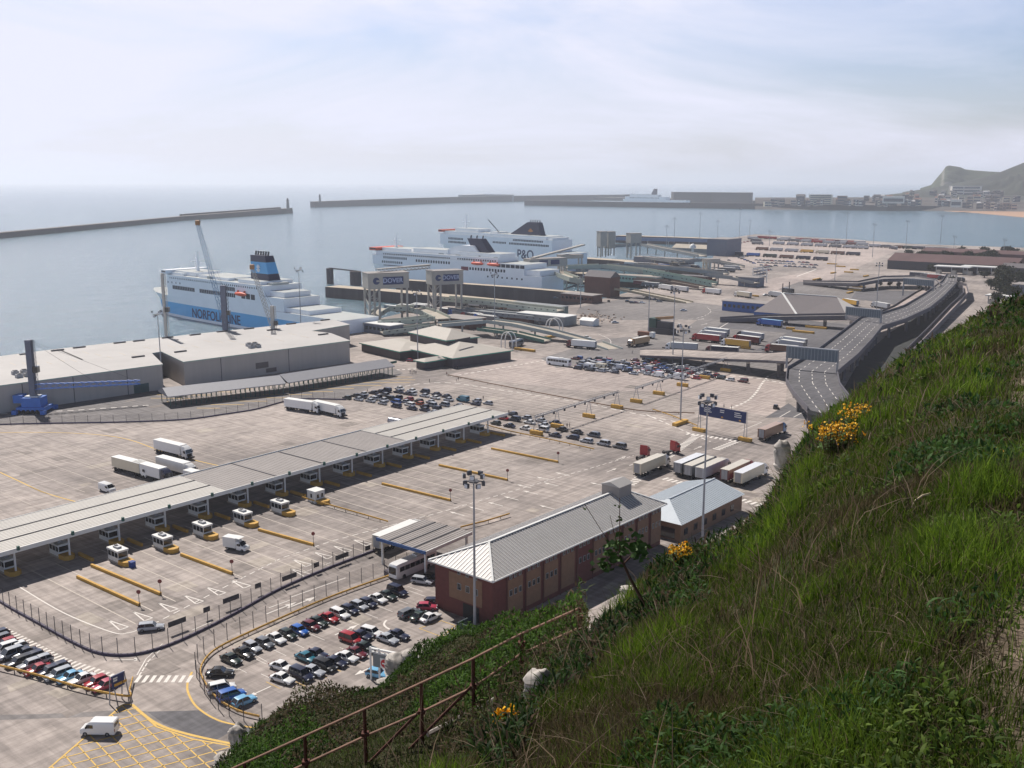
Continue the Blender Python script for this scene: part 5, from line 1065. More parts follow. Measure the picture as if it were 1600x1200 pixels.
sign_board('blue and green direction sign on posts at the end of the far left car row', (177, 1098), (196, 1089), 2.2, 4.4, 4.4, BLUEP, bars_text([(.1, 2, .5)], 2.2, 4.4), base=False)
def pipe_gantry(label, seg, legs, n):
    A_ = P(*legs[0]); B_ = P(*legs[-1]); h = ZT(B_, seg[1]); h = min(h, 7.2); rz = azr(A_, B_); Lg = (B_ - A_).length; t = thing('lane_gantry', label, 'gantry', A_, rz, 'tubular lane gantries')
    mb = MB(); 
    for y, z in ((-.35, h), (.35, h), (0, h + .6)): mb.tube((-1, y, z), (Lg + 1, y, z), .11, 6)
    for i in range(int(Lg / 1.6)): mb.tube((i * 1.6, -.35, h), (i * 1.6 + 1.6, .35, h), .05, 4); mb.tube((i * 1.6, .35, h), (i * 1.6 + .8, 0, h + .6), .05, 4)
    part('truss', mb, STEEL, t)
    for i in range(n):
        mb = MB(); x = (i + .5) * Lg / n; mb.b2(x - .45, x + .45, -.5, -.3, h - .75, h - .05); part('lane_signal', mb, DSTEEL, t)
    for l in legs:
        p = P(*l) - A_; x = p.x * cos(rz) + p.y * sin(rz)
        for y in (-1, 1): mb = MB(); mb.tube((x, y * 1.3, .8), (x, y * .2, h), .1, 5); part('leg', mb, STEEL, t)
        mb = MB(); mb.b2(x - .6, x + .6, -2.3, 2.3, 0, 1.3); part('base_block', mb, YPL, t)
pipe_gantry('nearer tubular lane gantry over the front queue of cars', (0, 613), [(838, 679), (868, 668), (918, 652), (964, 638)], 8)
pipe_gantry('further tubular lane gantry over the empty lanes', (0, 561), [(994, 629), (1032, 617), (1069, 604), (1104, 592), (1134, 580)], 10)
pipe_gantry('tubular gantry beside the red and white lorries', (0, 512), [(1165, 545), (1235, 515), (1270, 500)], 6)
for k, (x, y, w_) in enumerate([(1063, 663, 4), (1300, 413, 5), (1313, 417, 5), (1302, 427, 5), (1326, 426, 4), (1335, 422, 4), (1353, 432, 5), (1342, 449, 5), (1335, 454, 5), (1328, 458, 5), (1275, 513, 6), (1255, 520, 6), (858, 528, 8), (820, 548, 6), (1175, 463, 5), (1276, 437, 7)]):
    p = P(x, y); mb = MB(); mb.b2(-w_, w_, -.8, .8, 0, 1.1); one('yellow_block', f"yellow concrete block, {ORD[k + 1]} of those scattered across the dock", 'barrier', mb, YPL, 'scattered yellow barrier blocks', tuple(p), rz=RZV if k % 3 else RZU)
# no entry gantry at the car park exit
A_ = P(580, 1062); B_ = P(640, 1075); rz = azr(A_, B_); Ls = (B_ - A_).length; hN = 5.2; t = thing('exit_gantry', 'white lattice exit gantry with grey panel and round no-entry sign', 'gantry', A_, rz)
for x in (0, 1.6): mb = MB(); mb.b2(x - .12, x + .12, -.12, .12, 0, hN + .6); part('leg', mb, WHITE, t)
mb = MB(); mb.b2(0, Ls + 4, -.2, .2, hN + .3, hN + .5); mb.b2(0, Ls + 4, -.2, .2, hN - .3, hN - .15)
for i in range(12): mb.tube((i * .9, 0, hN - .2), (i * .9 + .45, 0, hN + .4), .06, 4); mb.tube((i * .9 + .45, 0, hN + .4), (i * .9 + .9, 0, hN - .2), .06, 4)
part('truss', mb, WHITE, t)
mb = MB(); mb.b2(.6, Ls + 4, -.26, -.21, hN - 2.6, hN - .3); part('panel', mb, mat('grey_gantry_panel', (112, 120, 122), .6, var=.1, scale=3), t)
ne = part('sign_face', MB().b2(2.0, 3.7, -.36, -.28, hN - 2.5, hN - .8), WHITE, t); mb = MB(); mb.tube((2.85, -.42, hN - 1.65), (2.85, -.37, hN - 1.65), .72, 20); part('red_disc', mb, mat('sign_red', (176, 34, 40), .5, var=0), ne)
mb = MB(); mb.b2(2.4, 3.3, -.46, -.43, hN - 1.77, hN - 1.53); part('white_bar', mb, WHITE, ne)
# ------------------------------------------------------------------ vehicles
COLS = dict(white=(222, 222, 220), silver=(168, 172, 178), grey=(104, 108, 114), black=(24, 25, 28), navy=(26, 34, 62), blue=(34, 92, 172), lightblue=(110, 170, 205), teal=(28, 104, 124),
            green=(24, 52, 44), darkgreen=(22, 42, 38), red=(158, 24, 36), maroon=(96, 20, 34), pink=(176, 60, 84), orange=(176, 84, 40), cream=(206, 196, 172), tan=(176, 142, 104), yellow=(214, 166, 60),
            brown=(110, 74, 56), skyblue=(70, 130, 180))
def pcol(c): return paint(c, COLS[c])
PB = paint('base', (150, 150, 150)); TYRE = mat('tyre_rubber', (26, 26, 28), .85, var=.1); RIM = mat('wheel_rim', (130, 132, 136), .4, .6, var=0); HEADL = mat('headlight_lens', (210, 214, 216), .15, var=0)
TAILL = mat('tail_light_lens', (120, 18, 20), .3, var=0); TRIMB = mat('black_bumper_trim', (34, 34, 36), .7, var=0); CHAS = mat('lorry_chassis', (44, 42, 44), .8, var=.1)
STY = dict(hatchback=(3.95, 1.68, 1.43, .30, .42, .86, .97), saloon=(4.5, 1.74, 1.42, .30, .43, .70, .84), estate=(4.6, 1.74, 1.45, .29, .41, .93, .985), people_carrier=(4.5, 1.8, 1.68, .20, .36, .92, .985),
           off_roader=(4.6, 1.86, 1.82, .27, .38, .93, .98))
def ring(x, hw, zl, zt, zm=None):
    zm = zm or (zl + zt) / 2
    return [(x, -hw * .86, zl), (x, -hw * .98, zl + .12), (x, -hw, zm), (x, -hw * .95, zt - .06), (x, -hw * .86, zt), (x, hw * .86, zt), (x, hw * .95, zt - .06), (x, hw, zm), (x, hw * .98, zl + .12), (x, hw * .86, zl)]
def car_parts(style):
    L_, W_, H_, a, b, c, d = STY[style]; hw = W_ / 2; belt = .86 if style != 'off_roader' else 1.02; zl = .22 if style != 'off_roader' else .34; X = lambda f: L_ / 2 - f * L_
    out = []; mb = MB(); rear = belt + .02 if c > .8 else belt - .04
    mb.loft([ring(X(0), hw * .80, zl + .08, .56), ring(X(.02), hw * .9, zl, .64), ring(X(.07), hw * .98, zl, .72), ring(X(a - .04), hw, zl, belt - .06), ring(X(a + .04), hw, zl, belt), ring(X(.6), hw, zl, belt + .02),
             ring(X(.9), hw * .98, zl, rear), ring(X(.975), hw * .92, zl, rear - .06), ring(X(1), hw * .82, zl + .08, rear - .14)])
    mb.loft([[(X(b) , -hw * .76, H_ - .06), (X(b), hw * .76, H_ - .06), (X(b), hw * .74, H_ - .03), (X(b), -hw * .74, H_ - .03)], [(X(b + .08), -hw * .78, H_ - .05), (X(b + .08), hw * .78, H_ - .05), (X(b + .08), hw * .72, H_ + .015), (X(b + .08), -hw * .72, H_ + .015)],
             [(X(c - .06), -hw * .78, H_ - .05), (X(c - .06), hw * .78, H_ - .05), (X(c - .06), hw * .72, H_ + .01), (X(c - .06), -hw * .72, H_ + .01)], [(X(c), -hw * .75, H_ - .08), (X(c), hw * .75, H_ - .08), (X(c), hw * .73, H_ - .04), (X(c), -hw * .73, H_ - .04)]])
    for y in (-1, 1):
        mb.tube((X(a), y * hw * .9, belt - .02), (X(b), y * hw * .765, H_ - .04), .035, 4); mb.tube((X(d), y * hw * .88, rear - .02), (X(c), y * hw * .755, H_ - .05), .045, 4); m_ = (b + c) / 2 + .03
        mb.tube((X(m_), y * hw * .945, belt), (X(m_), y * hw * .775, H_ - .04), .035, 4)
    out.append(('body', mb.mesh('body', [PB], 40)))
    mb = MB(); z0 = belt - .03
    mb.add([(X(a), -hw * .88, z0), (X(a), hw * .88, z0), (X(d), hw * .86, z0), (X(d), -hw * .86, z0), (X(b), -hw * .755, H_ - .055), (X(b), hw * .755, H_ - .055), (X(c), hw * .745, H_ - .07), (X(c), -hw * .745, H_ - .07)],
           [(0, 1, 5, 4), (1, 2, 6, 5), (2, 3, 7, 6), (3, 0, 4, 7), (4, 5, 6, 7)])
    out.append(('windows', mb.mesh('windows', [GLASS])))
    for x in (.19, .81):
        for y in (-1, 1):
            mb = MB(); r = .31 if style != 'off_roader' else .37; mb.tube((X(x), y * (hw - .2), r), (X(x), y * (hw + .01), r), r, 14); mb.tube((X(x), y * (hw + .012), r), (X(x), y * (hw + .02), r), r * .6, 10, 1); out.append(('wheel', mb.mesh('wheel', [TYRE, RIM])))
    for y in (-1, 1):
        out.append(('headlight', MB().box((X(.018), y * hw * .66, .60), (.14, .34, .14)).mesh('headlight', [HEADL]))); out.append(('tail_light', MB().box((X(.985), y * hw * .76, .74 if c < .8 else .86), (.12, .2, .2)).mesh('tail_light', [TAILL])))
        out.append(('mirror', MB().box((X(a + .03), y * (hw + .07), belt + .04), (.12, .16, .12)).mesh('mirror', [PB])))
    out.append(('bumper', MB().b2(X(0) - .06, X(0) + .03, -hw * .7, hw * .7, zl + .04, zl + .2).mesh('bumper', [TRIMB]))); out.append(('bumper', MB().b2(X(1) - .03, X(1) + .06, -hw * .7, hw * .7, zl + .04, zl + .2).mesh('bumper', [TRIMB])))
    return out
def van_parts(kind='van'):
    out = []; L_, W_, H_ = 5.2, 1.95, 2.25; hw = W_ / 2
    mb = MB(); body_back = -L_ / 2
    def rg(x, h, zt, zl=.35): return [(x, -hw * h, zl), (x, -hw * h, zt - .18), (x, -hw * h * .88, zt), (x, hw * h * .88, zt), (x, hw * h, zt - .18), (x, hw * h, zl)]
    if kind == 'box_van':
        mb.loft([rg(2.9, .86, .95), rg(2.7, .95, 1.15), rg(2.0, 1, 1.3), rg(1.35, 1, 2.1), rg(.7, 1, 2.25), rg(.55, 1, 2.25)])
        out.append(('body', mb.mesh('body', [PB], 35))); mb = MB(); mb.b2(-2.9, .5, -1.05, 1.05, .7, 3.0); mb.loft([[(x, -1.0, 2.9), (x, 1.0, 2.9), (x, .95, z), (x, -.95, z)] for x, z in ((1.5, 2.92), (.9, 3.0), (.5, 3.02))]); out.append(('cargo_box', mb.mesh('cargo_box', [WHITE])))
        mb = MB(); mb.add([(2.02, -.86, 1.3), (2.02, .86, 1.3), (1.36, .8, 2.1), (1.36, -.8, 2.1)], [(0, 1, 2, 3)]); mb.b2(.8, 1.75, -.99, -.975, 1.3, 1.85); mb.b2(.8, 1.75, .975, .99, 1.3, 1.85)
        wx = (2.1, -1.7)
    else:
        mb.loft([rg(2.6, .84, .9), rg(2.45, .94, 1.1), rg(1.85, .98, 1.28), rg(1.15, 1, 2.12), rg(.8, 1, H_), rg(-2.45, 1, H_ + .03), rg(-2.6, .97, H_ - .08)]); out.append(('body', mb.mesh('body', [PB], 35)))
        mb = MB(); mb.add([(1.88, -.84, 1.3), (1.88, .84, 1.3), (1.2, .78, 2.1), (1.2, -.78, 2.1)], [(0, 1, 2, 3)]); mb.b2(.5, 1.5, -.99, -.978, 1.3, 1.85); mb.b2(.5, 1.5, .978, .99, 1.3, 1.85); mb.b2(-2.63, -2.6, -.7, .7, 1.4, 1.9); wx = (1.75, -1.55)
    out.append(('windows', mb.mesh('windows', [GLASS])))
    for x in wx:
        for y in (-1, 1): mb = MB(); mb.tube((x, y * .72, .35), (x, y * .985, .35), .35, 14); mb.tube((x, y * .986, .35), (x, y * .992, .35), .2, 10, 1); out.append(('wheel', mb.mesh('wheel', [TYRE, RIM])))
    for y in (-1, 1):
        out.append(('headlight', MB().box(((2.84 if kind == 'box_van' else 2.5), y * .66, .85), (.16, .26, .2)).mesh('headlight', [HEADL]))); out.append(('mirror', MB().box((1.5, y * 1.1, 1.5), (.15, .2, .35)).mesh('mirror', [TRIMB])))
        out.append(('tail_light', MB().box((-2.62 if kind != 'box_van' else -2.92, y * .85, 1.0), (.06, .14, .4)).mesh('tail_light', [TAILL])))
    mb = MB(); mb.b2(-2.5, 2.5, -.8, .8, .28, .5); out.append(('bumper', mb.mesh('bumper', [TRIMB]))); return out
def lorry_parts(cabx=6.1, trail=True, tl=12.6, curtain=False):
    out = []
    if trail:
        mb = MB(); mb.b2(-tl / 2 - 2, tl / 2 - 2, -1.27, 1.27, 1.2, 3.95); 
        if not curtain:
            for i in range(9): mb.b2(-tl / 2 - 2 + .7 + i * tl / 9, -tl / 2 - 2 + .75 + i * tl / 9, -1.29, 1.29, 1.3, 3.9)
        out.append(('trailer_body', mb.mesh('trailer_body', [PB]))); mb = MB(); mb.b2(-tl / 2 - 2.05, tl / 2 - 1.95, -1.3, 1.3, 3.95, 4.03); out.append(('trailer_roof', mb.mesh('trailer_roof', [WHITE])))
        mb = MB()
        for y in (-.45, .45): mb.b2(-tl / 2 - 2.08, -tl / 2 - 2.02, y - .42, y + .42, 1.3, 3.85)
        for y in (-.3, .3): mb.tube((-tl / 2 - 2.1, y, 1.3), (-tl / 2 - 2.1, y, 3.85), .03, 4)
        out.append(('rear_door', mb.mesh('rear_door', [STEEL])))
        mb = MB(); mb.b2(-tl / 2 - 2, tl / 2 + 2.5, -.5, .5, .75, 1.18); mb.b2(-1.5, 1.4, -1.2, 1.2, .45, .8); mb.b2(-tl / 2 - 2.0, -tl / 2 - 1.85, -1.2, 1.2, .5, .75); out.append(('chassis', mb.mesh('chassis', [CHAS])))
        for x in (-tl / 2 - .6, -tl / 2 + .7, -tl / 2 + 2.0):
            for y in (-1, 1): mb = MB(); mb.tube((x, y * .85, .5), (x, y * 1.25, .5), .5, 12); out.append(('wheel', mb.mesh('wheel', [TYRE])))
    c0 = tl / 2 - 1.7
    def rg(x, w, z0, z1): return [(x, -w, z0), (x, -w, z1 - .15), (x, -w + .12, z1), (x, w - .12, z1), (x, w, z1 - .15), (x, w, z0)]
    mb = MB(); mb.loft([rg(c0 + .3, 1.2, .9, 3.3), rg(c0 + 1.5, 1.22, .6, 3.4), rg(c0 + 2.1, 1.22, .45, 3.1), rg(c0 + 2.35, 1.2, .4, 2.0), rg(c0 + 2.4, 1.15, .4, 1.9)])
    mb.loft([rg(c0 + .35, 1.15, 3.2, 3.9), rg(c0 + 1.2, 1.1, 3.2, 3.75), rg(c0 + 1.9, 1.0, 3.1, 3.2)]); out.append(('cab', mb.mesh('cab', [PB], 35)))
    mb = MB(); mb.add([(c0 + 2.42, -1.08, 1.95), (c0 + 2.42, 1.08, 1.95), (c0 + 2.16, 1.05, 2.95), (c0 + 2.16, -1.05, 2.95)], [(0, 1, 2, 3)]); mb.b2(c0 + 1.1, c0 + 2.0, -1.24, -1.225, 1.95, 2.7); mb.b2(c0 + 1.1, c0 + 2.0, 1.225, 1.24, 1.95, 2.7); out.append(('windscreen', mb.mesh('windscreen', [GLASS])))
    mb = MB(); mb.b2(c0 + 2.35, c0 + 2.5, -1.2, 1.2, .35, .85); mb.b2(c0 + 2.4, c0 + 2.46, -.8, .8, 1.0, 1.8); out.append(('grille', mb.mesh('grille', [TRIMB])))
    for y in (-1, 1):
        out.append(('headlight', MB().box((c0 + 2.48, y * .95, .75), (.1, .36, .2)).mesh('headlight', [HEADL]))); out.append(('mirror', MB().box((c0 + 2.2, y * 1.4, 2.3), (.12, .2, .7)).mesh('mirror', [TRIMB])))
        for x in (c0 + 1.5, c0 - 2.1): mb = MB(); mb.tube((x, y * .85, .5), (x, y * 1.24, .5), .5, 12); out.append(('wheel', mb.mesh('wheel', [TYRE])))
    if not trail: mb = MB(); mb.b2(c0 - 3.2, c0 + 2, -.45, .45, .6, 1.0); out.append(('chassis', mb.mesh('chassis', [CHAS])))
    return out
def coach_parts():
    out = []; L_, hw, H_ = 12.0, 1.25, 3.4
    def rg(x, w, z0, z1): return [(x, -w, z0), (x, -w, z1 - .3), (x, -w + .2, z1), (x, w - .2, z1), (x, w, z1 - .3), (x, w, z0)]
    mb = MB(); mb.loft([rg(6, 1.1, .5, 3.0), rg(5.8, 1.22, .35, 3.3), rg(5, hw, .3, H_), rg(-5.7, hw, .3, H_), rg(-6, 1.2, .4, 3.2)]); out.append(('body', mb.mesh('body', [PB], 40)))
    mb = MB()
    for i in range(7): x = -5.3 + i * 1.5; mb.b2(x, x + 1.38, -hw - .02, -hw + .01, 1.75, 2.75); mb.b2(x, x + 1.38, hw - .01, hw + .02, 1.75, 2.75)
    mb.b2(5.99, 6.05, -1.0, 1.0, 1.3, 2.8); mb.b2(-6.05, -5.99, -.9, .9, 2.0, 2.9); out.append(('windows', mb.mesh('windows', [GLASS])))
    for x in (3.9, -3.4):
        for y in (-1, 1): mb = MB(); mb.tube((x, y * .9, .5), (x, y * 1.27, .5), .5, 12); out.append(('wheel', mb.mesh('wheel', [TYRE])))
    for y in (-1, 1): out.append(('headlight', MB().box((6.02, y * .9, .75), (.1, .3, .2)).mesh('headlight', [HEADL])))
    mb = MB(); mb.b2(-2.5, -.5, -.7, .7, H_, H_ + .25); out.append(('air_unit', mb.mesh('air_unit', [WHITE]))); return out
def caravan_parts():
    out = []; mb = MB()
    def rg(x, z0, z1): return [(x, -1.05, z0), (x, -1.1, z1 - .25), (x, -.95, z1), (x, .95, z1), (x, 1.1, z1 - .25), (x, 1.05, z0)]
    mb.loft([rg(2.7, .9, 1.9), rg(2.4, .45, 2.5), rg(1.8, .4, 2.65), rg(-2.2, .4, 2.65), rg(-2.6, .6, 2.4)]); out.append(('body', mb.mesh('body', [PB], 35)))
    mb = MB(); mb.b2(-1.6, -.6, -1.12, -1.05, 1.3, 1.9); mb.b2(.5, 1.5, -1.12, -1.05, 1.3, 1.9); mb.b2(-1.6, -.6, 1.05, 1.12, 1.3, 1.9); mb.b2(-2.62, -2.5, -.7, .7, 1.3, 2.0); out.append(('windows', mb.mesh('windows', [GLASS])))
    for y in (-1, 1): mb = MB(); mb.tube((0, y * .8, .33), (0, y * 1.04, .33), .33, 12); out.append(('wheel', mb.mesh('wheel', [TYRE])))
    mb = MB(); mb.b2(2.4, 3.9, -.06, .06, .42, .52); out.append(('drawbar', mb.mesh('drawbar', [STEEL]))); return out
def tanker_parts():
    out = lorry_parts(); out = [o for o in out if o[0] not in ('trailer_body', 'trailer_roof', 'rear_door')]; mb = MB(); mb.tube((-8.2, 0, 2.3), (4.2, 0, 2.3), 1.15, 18); 
    for i in range(6): mb.tube((-8 + i * 2.3, 0, 2.3), (-7.85 + i * 2.3, 0, 2.3), 1.2, 18, 1)
    mb.b2(-7, 3, -.3, .3, 3.4, 3.55, 1); out.append(('tank', mb.mesh('tank', [mat('tank_steel', (150, 152, 160), .35, .5), DSTEEL], 40))); return out
PARTS = {k: car_parts(k) for k in STY}; PARTS.update(van=van_parts(), box_van=van_parts('box_van'), lorry=lorry_parts(), curtain_lorry=lorry_parts(curtain=True), tractor=lorry_parts(trail=False), coach=coach_parts(), caravan=caravan_parts(), tanker=tanker_parts())
NOC = {'wheel', 'windows', 'headlight', 'tail_light'}
def join_parts(ps):                     # one light mesh for vehicles too small to show parts
    vs = []; fs = []; ms = []; mats = []
    for nm, me in ps:
        if nm in ('mirror', 'headlight', 'tail_light', 'bumper'): continue
        o = len(vs); vs += [tuple(v.co) for v in me.vertices]; loc = []
        for m_ in me.materials:
            if m_ not in mats: mats.append(m_)
            loc.append(mats.index(m_))
        for p in me.polygons: fs.append(tuple(o + i for i in p.vertices)); ms.append(loc[p.material_index])
    b = MB(); b.v = vs; b.f = fs; b.m = ms; me = b.mesh('far_vehicle', mats, 35)
    if len(mats) == 1: pass
    return me, (mats.index(PB) if PB in mats else -1)
FARM = {k: join_parts(v) for k, v in PARTS.items()}
CAT = dict(hatchback='car', saloon='car', estate='car', people_carrier='car', off_roader='car', van='van', box_van='van', lorry='lorry', curtain_lorry='lorry', tractor='lorry', coach='coach', caravan='caravan', tanker='tanker lorry')
NAME = dict(hatchback='parked_car', saloon='parked_car', estate='parked_car', people_carrier='parked_car', off_roader='parked_car', van='van', box_van='box_van', lorry='lorry', curtain_lorry='lorry', tractor='lorry_tractor', coach='coach', caravan='caravan', tanker='tanker_lorry')
def recol(o, cols):
    for i, sl in enumerate(o.material_slots):
        if sl.material == PB: sl.link = 'OBJECT'; sl.material = cols
def vehicle(kind, col, loc, az, label, group=None, near=True, cab=None, roof=None):
    rz = pi / 2 - radians(az); loc = (loc[0], loc[1], (loc[2] if len(loc) > 2 else 0) + .03)
    if not near:
        me, ix = FARM[kind]; o = put(NAME[kind], me, None, loc, rz)
        if ix >= 0: o.material_slots[ix].link = 'OBJECT'; o.material_slots[ix].material = pcol(col)
        return tag(o, label, CAT[kind], group)
    t = thing(NAME[kind], label, CAT[kind], loc, rz, group)
    for nm, me in PARTS[kind]:
        o = put(nm, me, t)
        if nm == 'cab' and cab: recol(o, pcol(cab))
        elif nm == 'trailer_roof':
            if roof: o.material_slots[0].link = 'OBJECT'; o.material_slots[0].material = pcol(roof)
        elif nm not in NOC: recol(o, pcol(col))
    return t
SW = dict(hatchback='hatchback', saloon='saloon', estate='estate', people_carrier='people carrier', off_roader='off-roader', van='van', caravan='caravan')
CN = dict(darkgreen='dark green', lightblue='light blue', skyblue='sky blue')
def cname(c): return CN.get(c, c)
def carrow(items, x0, y0, s, az, desc, group, near=True, jit=0):
    q = random.Random(len(items))
    items = sorted(items, key=lambda i: i[0]); n = len(items)
    for k, it in enumerate(items):
        x, y, c, st = it[:4]; a = it[4] if len(it) > 4 else az; p = P(x0 + x / s, y0 + y / s + 2, 0)
        vehicle(st, c, p, a + q.uniform(-jit, jit), f"{cname(c)} {SW[st]}, {ORD[k + 1]} from the left {desc}", group, near)
H, S, E_, M_, O_ = 'hatchback', 'saloon', 'estate', 'people_carrier', 'off_roader'
carrow([(245, 530, 'darkgreen', S), (325, 490, 'black', S), (378, 455, 'silver', H), (455, 430, 'grey', H), (525, 400, 'white', S), (600, 375, 'darkgreen', H), (672, 350, 'blue', H), (745, 322, 'maroon', H), (785, 295, 'darkgreen', S),
        (855, 270, 'red', S), (925, 245, 'white', E_), (985, 220, 'navy', H), (1045, 195, 'silver', H), (1100, 178, 'navy', H), (1160, 150, 'white', S), (1220, 130, 'darkgreen', S), (1285, 105, 'navy', O_)], 300, 900, 4, 128,
       "in the fence-side car park row", 'cars parked along the car park fence', jit=3)
for x, y, c, st, a, lb in [(1440, 38, 'silver', E_, 110, 'silver estate parked alone by the corner of the brick office'), (1497, 18, 'black', H, 120, 'dark hatchback tight against the brick office wall beside the silver estate'),
        (175, 614, 'black', S, 88, 'black saloon lying crosswise at the left bend of the staff car park'), (185, 712, 'white', M_, 62, 'white people carrier above the two blue cars at the car park bend'),
        (248, 757, 'blue', M_, 52, 'bright blue car between the white people carrier and the light blue hatchback'), (328, 792, 'lightblue', H, 44, 'light blue hatchback lowest in the car park beside the cliff scrub'),
        (1355, 238, 'grey', E_, 40, 'grey-green estate leftmost of the three cars before the office porch'), (1425, 258, 'green', S, 40, 'dark green saloon in the middle of the three before the office porch'), (1490, 268, 'white', S, 42, 'white saloon nearest the office porch and yellow hatched bay'),
        (1468, 202, 'pink', H, 90, 'dull pink hatchback half behind the office corner'), (1512, 172, 'navy', H, 90, 'navy car almost hidden by the office corner'), (1160, 622, 'lightblue', H, 110, 'pale blue car under the no-entry gantry beside the chalk boulder')]:
    vehicle(st, c, P(300 + x / 4, 902 + y / 4), a, lb)
carrow([(560, 576, 'white', S), (715, 520, 'teal', S), (780, 497, 'navy', S), (990, 403, 'red', M_), (1055, 382, 'navy', S), (1125, 360, 'white', E_), (1222, 402, 'silver', S), (1287, 378, 'navy', S)], 300, 900, 4, 122, "in the upper middle car park row", 'cars in the middle rows of the car park', jit=4)
carrow([(565, 652, 'white', S), (685, 630, 'navy', O_), (755, 605, 'silver', S), (830, 573, 'black', M_), (895, 547, 'navy', S), (965, 517, 'white', S), (1025, 490, 'maroon', S), (1080, 456, 'darkgreen', S)], 300, 900, 4, 122, "in the lower middle car park row", 'cars in the middle rows of the car park', jit=4)
carrow([(-20, 230, 'navy', H), (5, 275, 'grey', H), (62, 322, 'red', H), (60, 378, 'white', M_), (112, 432, 'silver', M_), (200, 510, 'black', E_), (312, 540, 'silver', H), (400, 590, 'red', S), (510, 612, 'navy', H), (610, 642, 'silver', E_), (735, 668, 'lightblue', S), (860, 692, 'white', S), (1005, 722, 'red', H), (1100, 757, 'pink', S)],
       0, 960, 6.667, 222, "behind the far left yellow rail", 'cars behind the yellow rail', jit=2)
carrow([(170, 362, 'white', H), (255, 418, 'navy', S), (345, 458, 'navy', H), (425, 498, 'silver', H), (600, 575, 'navy', H)], 0, 960, 6.667, 222, "tucked beside the far left zebra", 'cars tucked behind the yellow rail row', jit=2)
vehicle('estate', 'silver', P(236, 984), 76, 'silver and grey estate alone inside the near fence corner')
vehicle('van', 'white', P(156, 1146), -88, 'white panel van driving beside the yellow box junction')
vehicle('box_van', 'white', P(370, 859), 112, 'white box van in the lanes right of the booths'); vehicle('van', 'white', P(168, 768), 125, 'white van alone above the long canopy on the left', group=None)
vehicle('van', 'white', P(500, 706), 39, 'small dark sided van in the shade of the long canopy')if False else None
# queues of cars
def queue(items, x0, y0, s, desc, group, jit=2.5):
    pts = []
    for x, y, c, st in items: pts.append([P(x0 + x / s, y0 + y / s + 1.2), c, st])
    ln = {}; base = min(p[0].dot(U) for p in pts)
    for p in pts: ln.setdefault(int((p[0].dot(U) - base + 1.6) / 3.2), []).append(p)
    q = random.Random(len(items))
    for k, (_, l) in enumerate(sorted(ln.items())):
        l.sort(key=lambda p: -p[0].dot(V)); l2 = []
        for j, (p, c, st) in enumerate(l):
            while l2 and (l2[-1] - p).dot(V) < 4.9: p = p - V * .5
            l2.append(p); vehicle(st, c, p, 128.5 + 180 + q.uniform(-jit, jit), f"{cname(c)} {SW[st]}, {ORD[j + 1]} from the left in lane {ORD[k + 1]} {desc}", group, near=False)
queue([(75, 200, 'darkgreen', H), (160, 180, 'black', S), (185, 213, 'silver', S), (235, 163, 'silver', S), (225, 190, 'navy', H), (300, 228, 'silver', S), (330, 150, 'navy', S), (290, 197, 'silver', E_), (370, 190, 'navy', H), (440, 170, 'grey', H), (402, 215, 'silver', S), (415, 250, 'silver', H), (400, 138, 'navy', S), (455, 130, 'navy', O_), (500, 128, 'navy', S),
       (480, 205, 'black', M_), (568, 195, 'navy', H), (545, 240, 'blue', M_), (548, 280, 'navy', M_), (580, 108, 'white', S), (588, 145, 'navy', S), (640, 237, 'silver', S), (655, 208, 'red', H), (675, 265, 'white', E_), (700, 130, 'white', S), (700, 160, 'silver', S), (700, 302, 'navy', S), (765, 230, 'black', H), (772, 257, 'orange', H), (745, 300, 'navy', S),
       (815, 138, 'navy', M_), (820, 178, 'silver', S), (840, 327, 'silver', S), (882, 240, 'silver', S), (822, 285, 'navy', H), (890, 270, 'silver', M_), (940, 300, 'navy', H), (922, 197, 'white', S), (935, 165, 'navy', S), (1012, 266, 'silver', M_), (1030, 185, 'navy', S), (1050, 217, 'silver', S), (1188, 222, 'teal', 'van'), (1310, 257, 'navy', S), (1325, 228, 'silver', H), (1430, 252, 'silver', H), (1150, 277, 'navy', H)],
      530, 590, 6.154, 'of the dense queue', 'cars queueing above the canopy end')
queue([(90, 260, 'darkgreen', H), (220, 285, 'navy', S), (160, 212, 'red', S), (270, 225, 'navy', O_), (250, 172, 'navy', H), (375, 310, 'white', S), (385, 208, 'silver', H), (415, 252, 'white', S), (525, 235, 'silver', S), (555, 280, 'silver', S), (540, 325, 'white', O_), (660, 255, 'navy', S), (725, 320, 'black', S), (660, 377, 'navy', S), (870, 347, 'black', S),
       (830, 398, 'navy', E_), (960, 432, 'silver', E_), (1030, 375, 'grey', M_), (1125, 460, 'silver', O_), (1280, 487, 'grey', O_)], 760, 620, 6.154, 'beyond the canopy end', 'cars queueing past the canopy end')
big = [(600, 282, 'navy', H), (790, 285, 'cream', 'caravan'), (630, 200, 'silver', H), (560, 210, 'silver', H), (470, 165, 'maroon', S), (640, 178, 'navy', S), (670, 235, 'silver', 'van'), (820, 205, 'navy', M_), (850, 243, 'silver', H), (960, 280, 'silver', 'van'), (940, 312, 'silver', H), (1060, 332, 'silver', S), (1060, 210, 'silver', S), (1000, 235, 'navy', S), (1200, 230, 'silver', S),
       (1210, 282, 'silver', 'van'), (1235, 342, 'white', 'van'), (1400, 362, 'white', 'caravan'), (1340, 255, 'maroon', S), (1350, 200, 'navy', S), (1340, 305, 'blue', H), (1430, 300, 'orange', H), (1510, 275, 'blue', S), (1545, 322, 'navy', M_), (1470, 220, 'red', S), (1570, 240, 'white', S), (1400, 165, 'lightblue', H), (1215, 185, 'maroon', S), (1100, 260, 'silver', S), (740, 222, 'navy', H), (1140, 300, 'silver', H)]
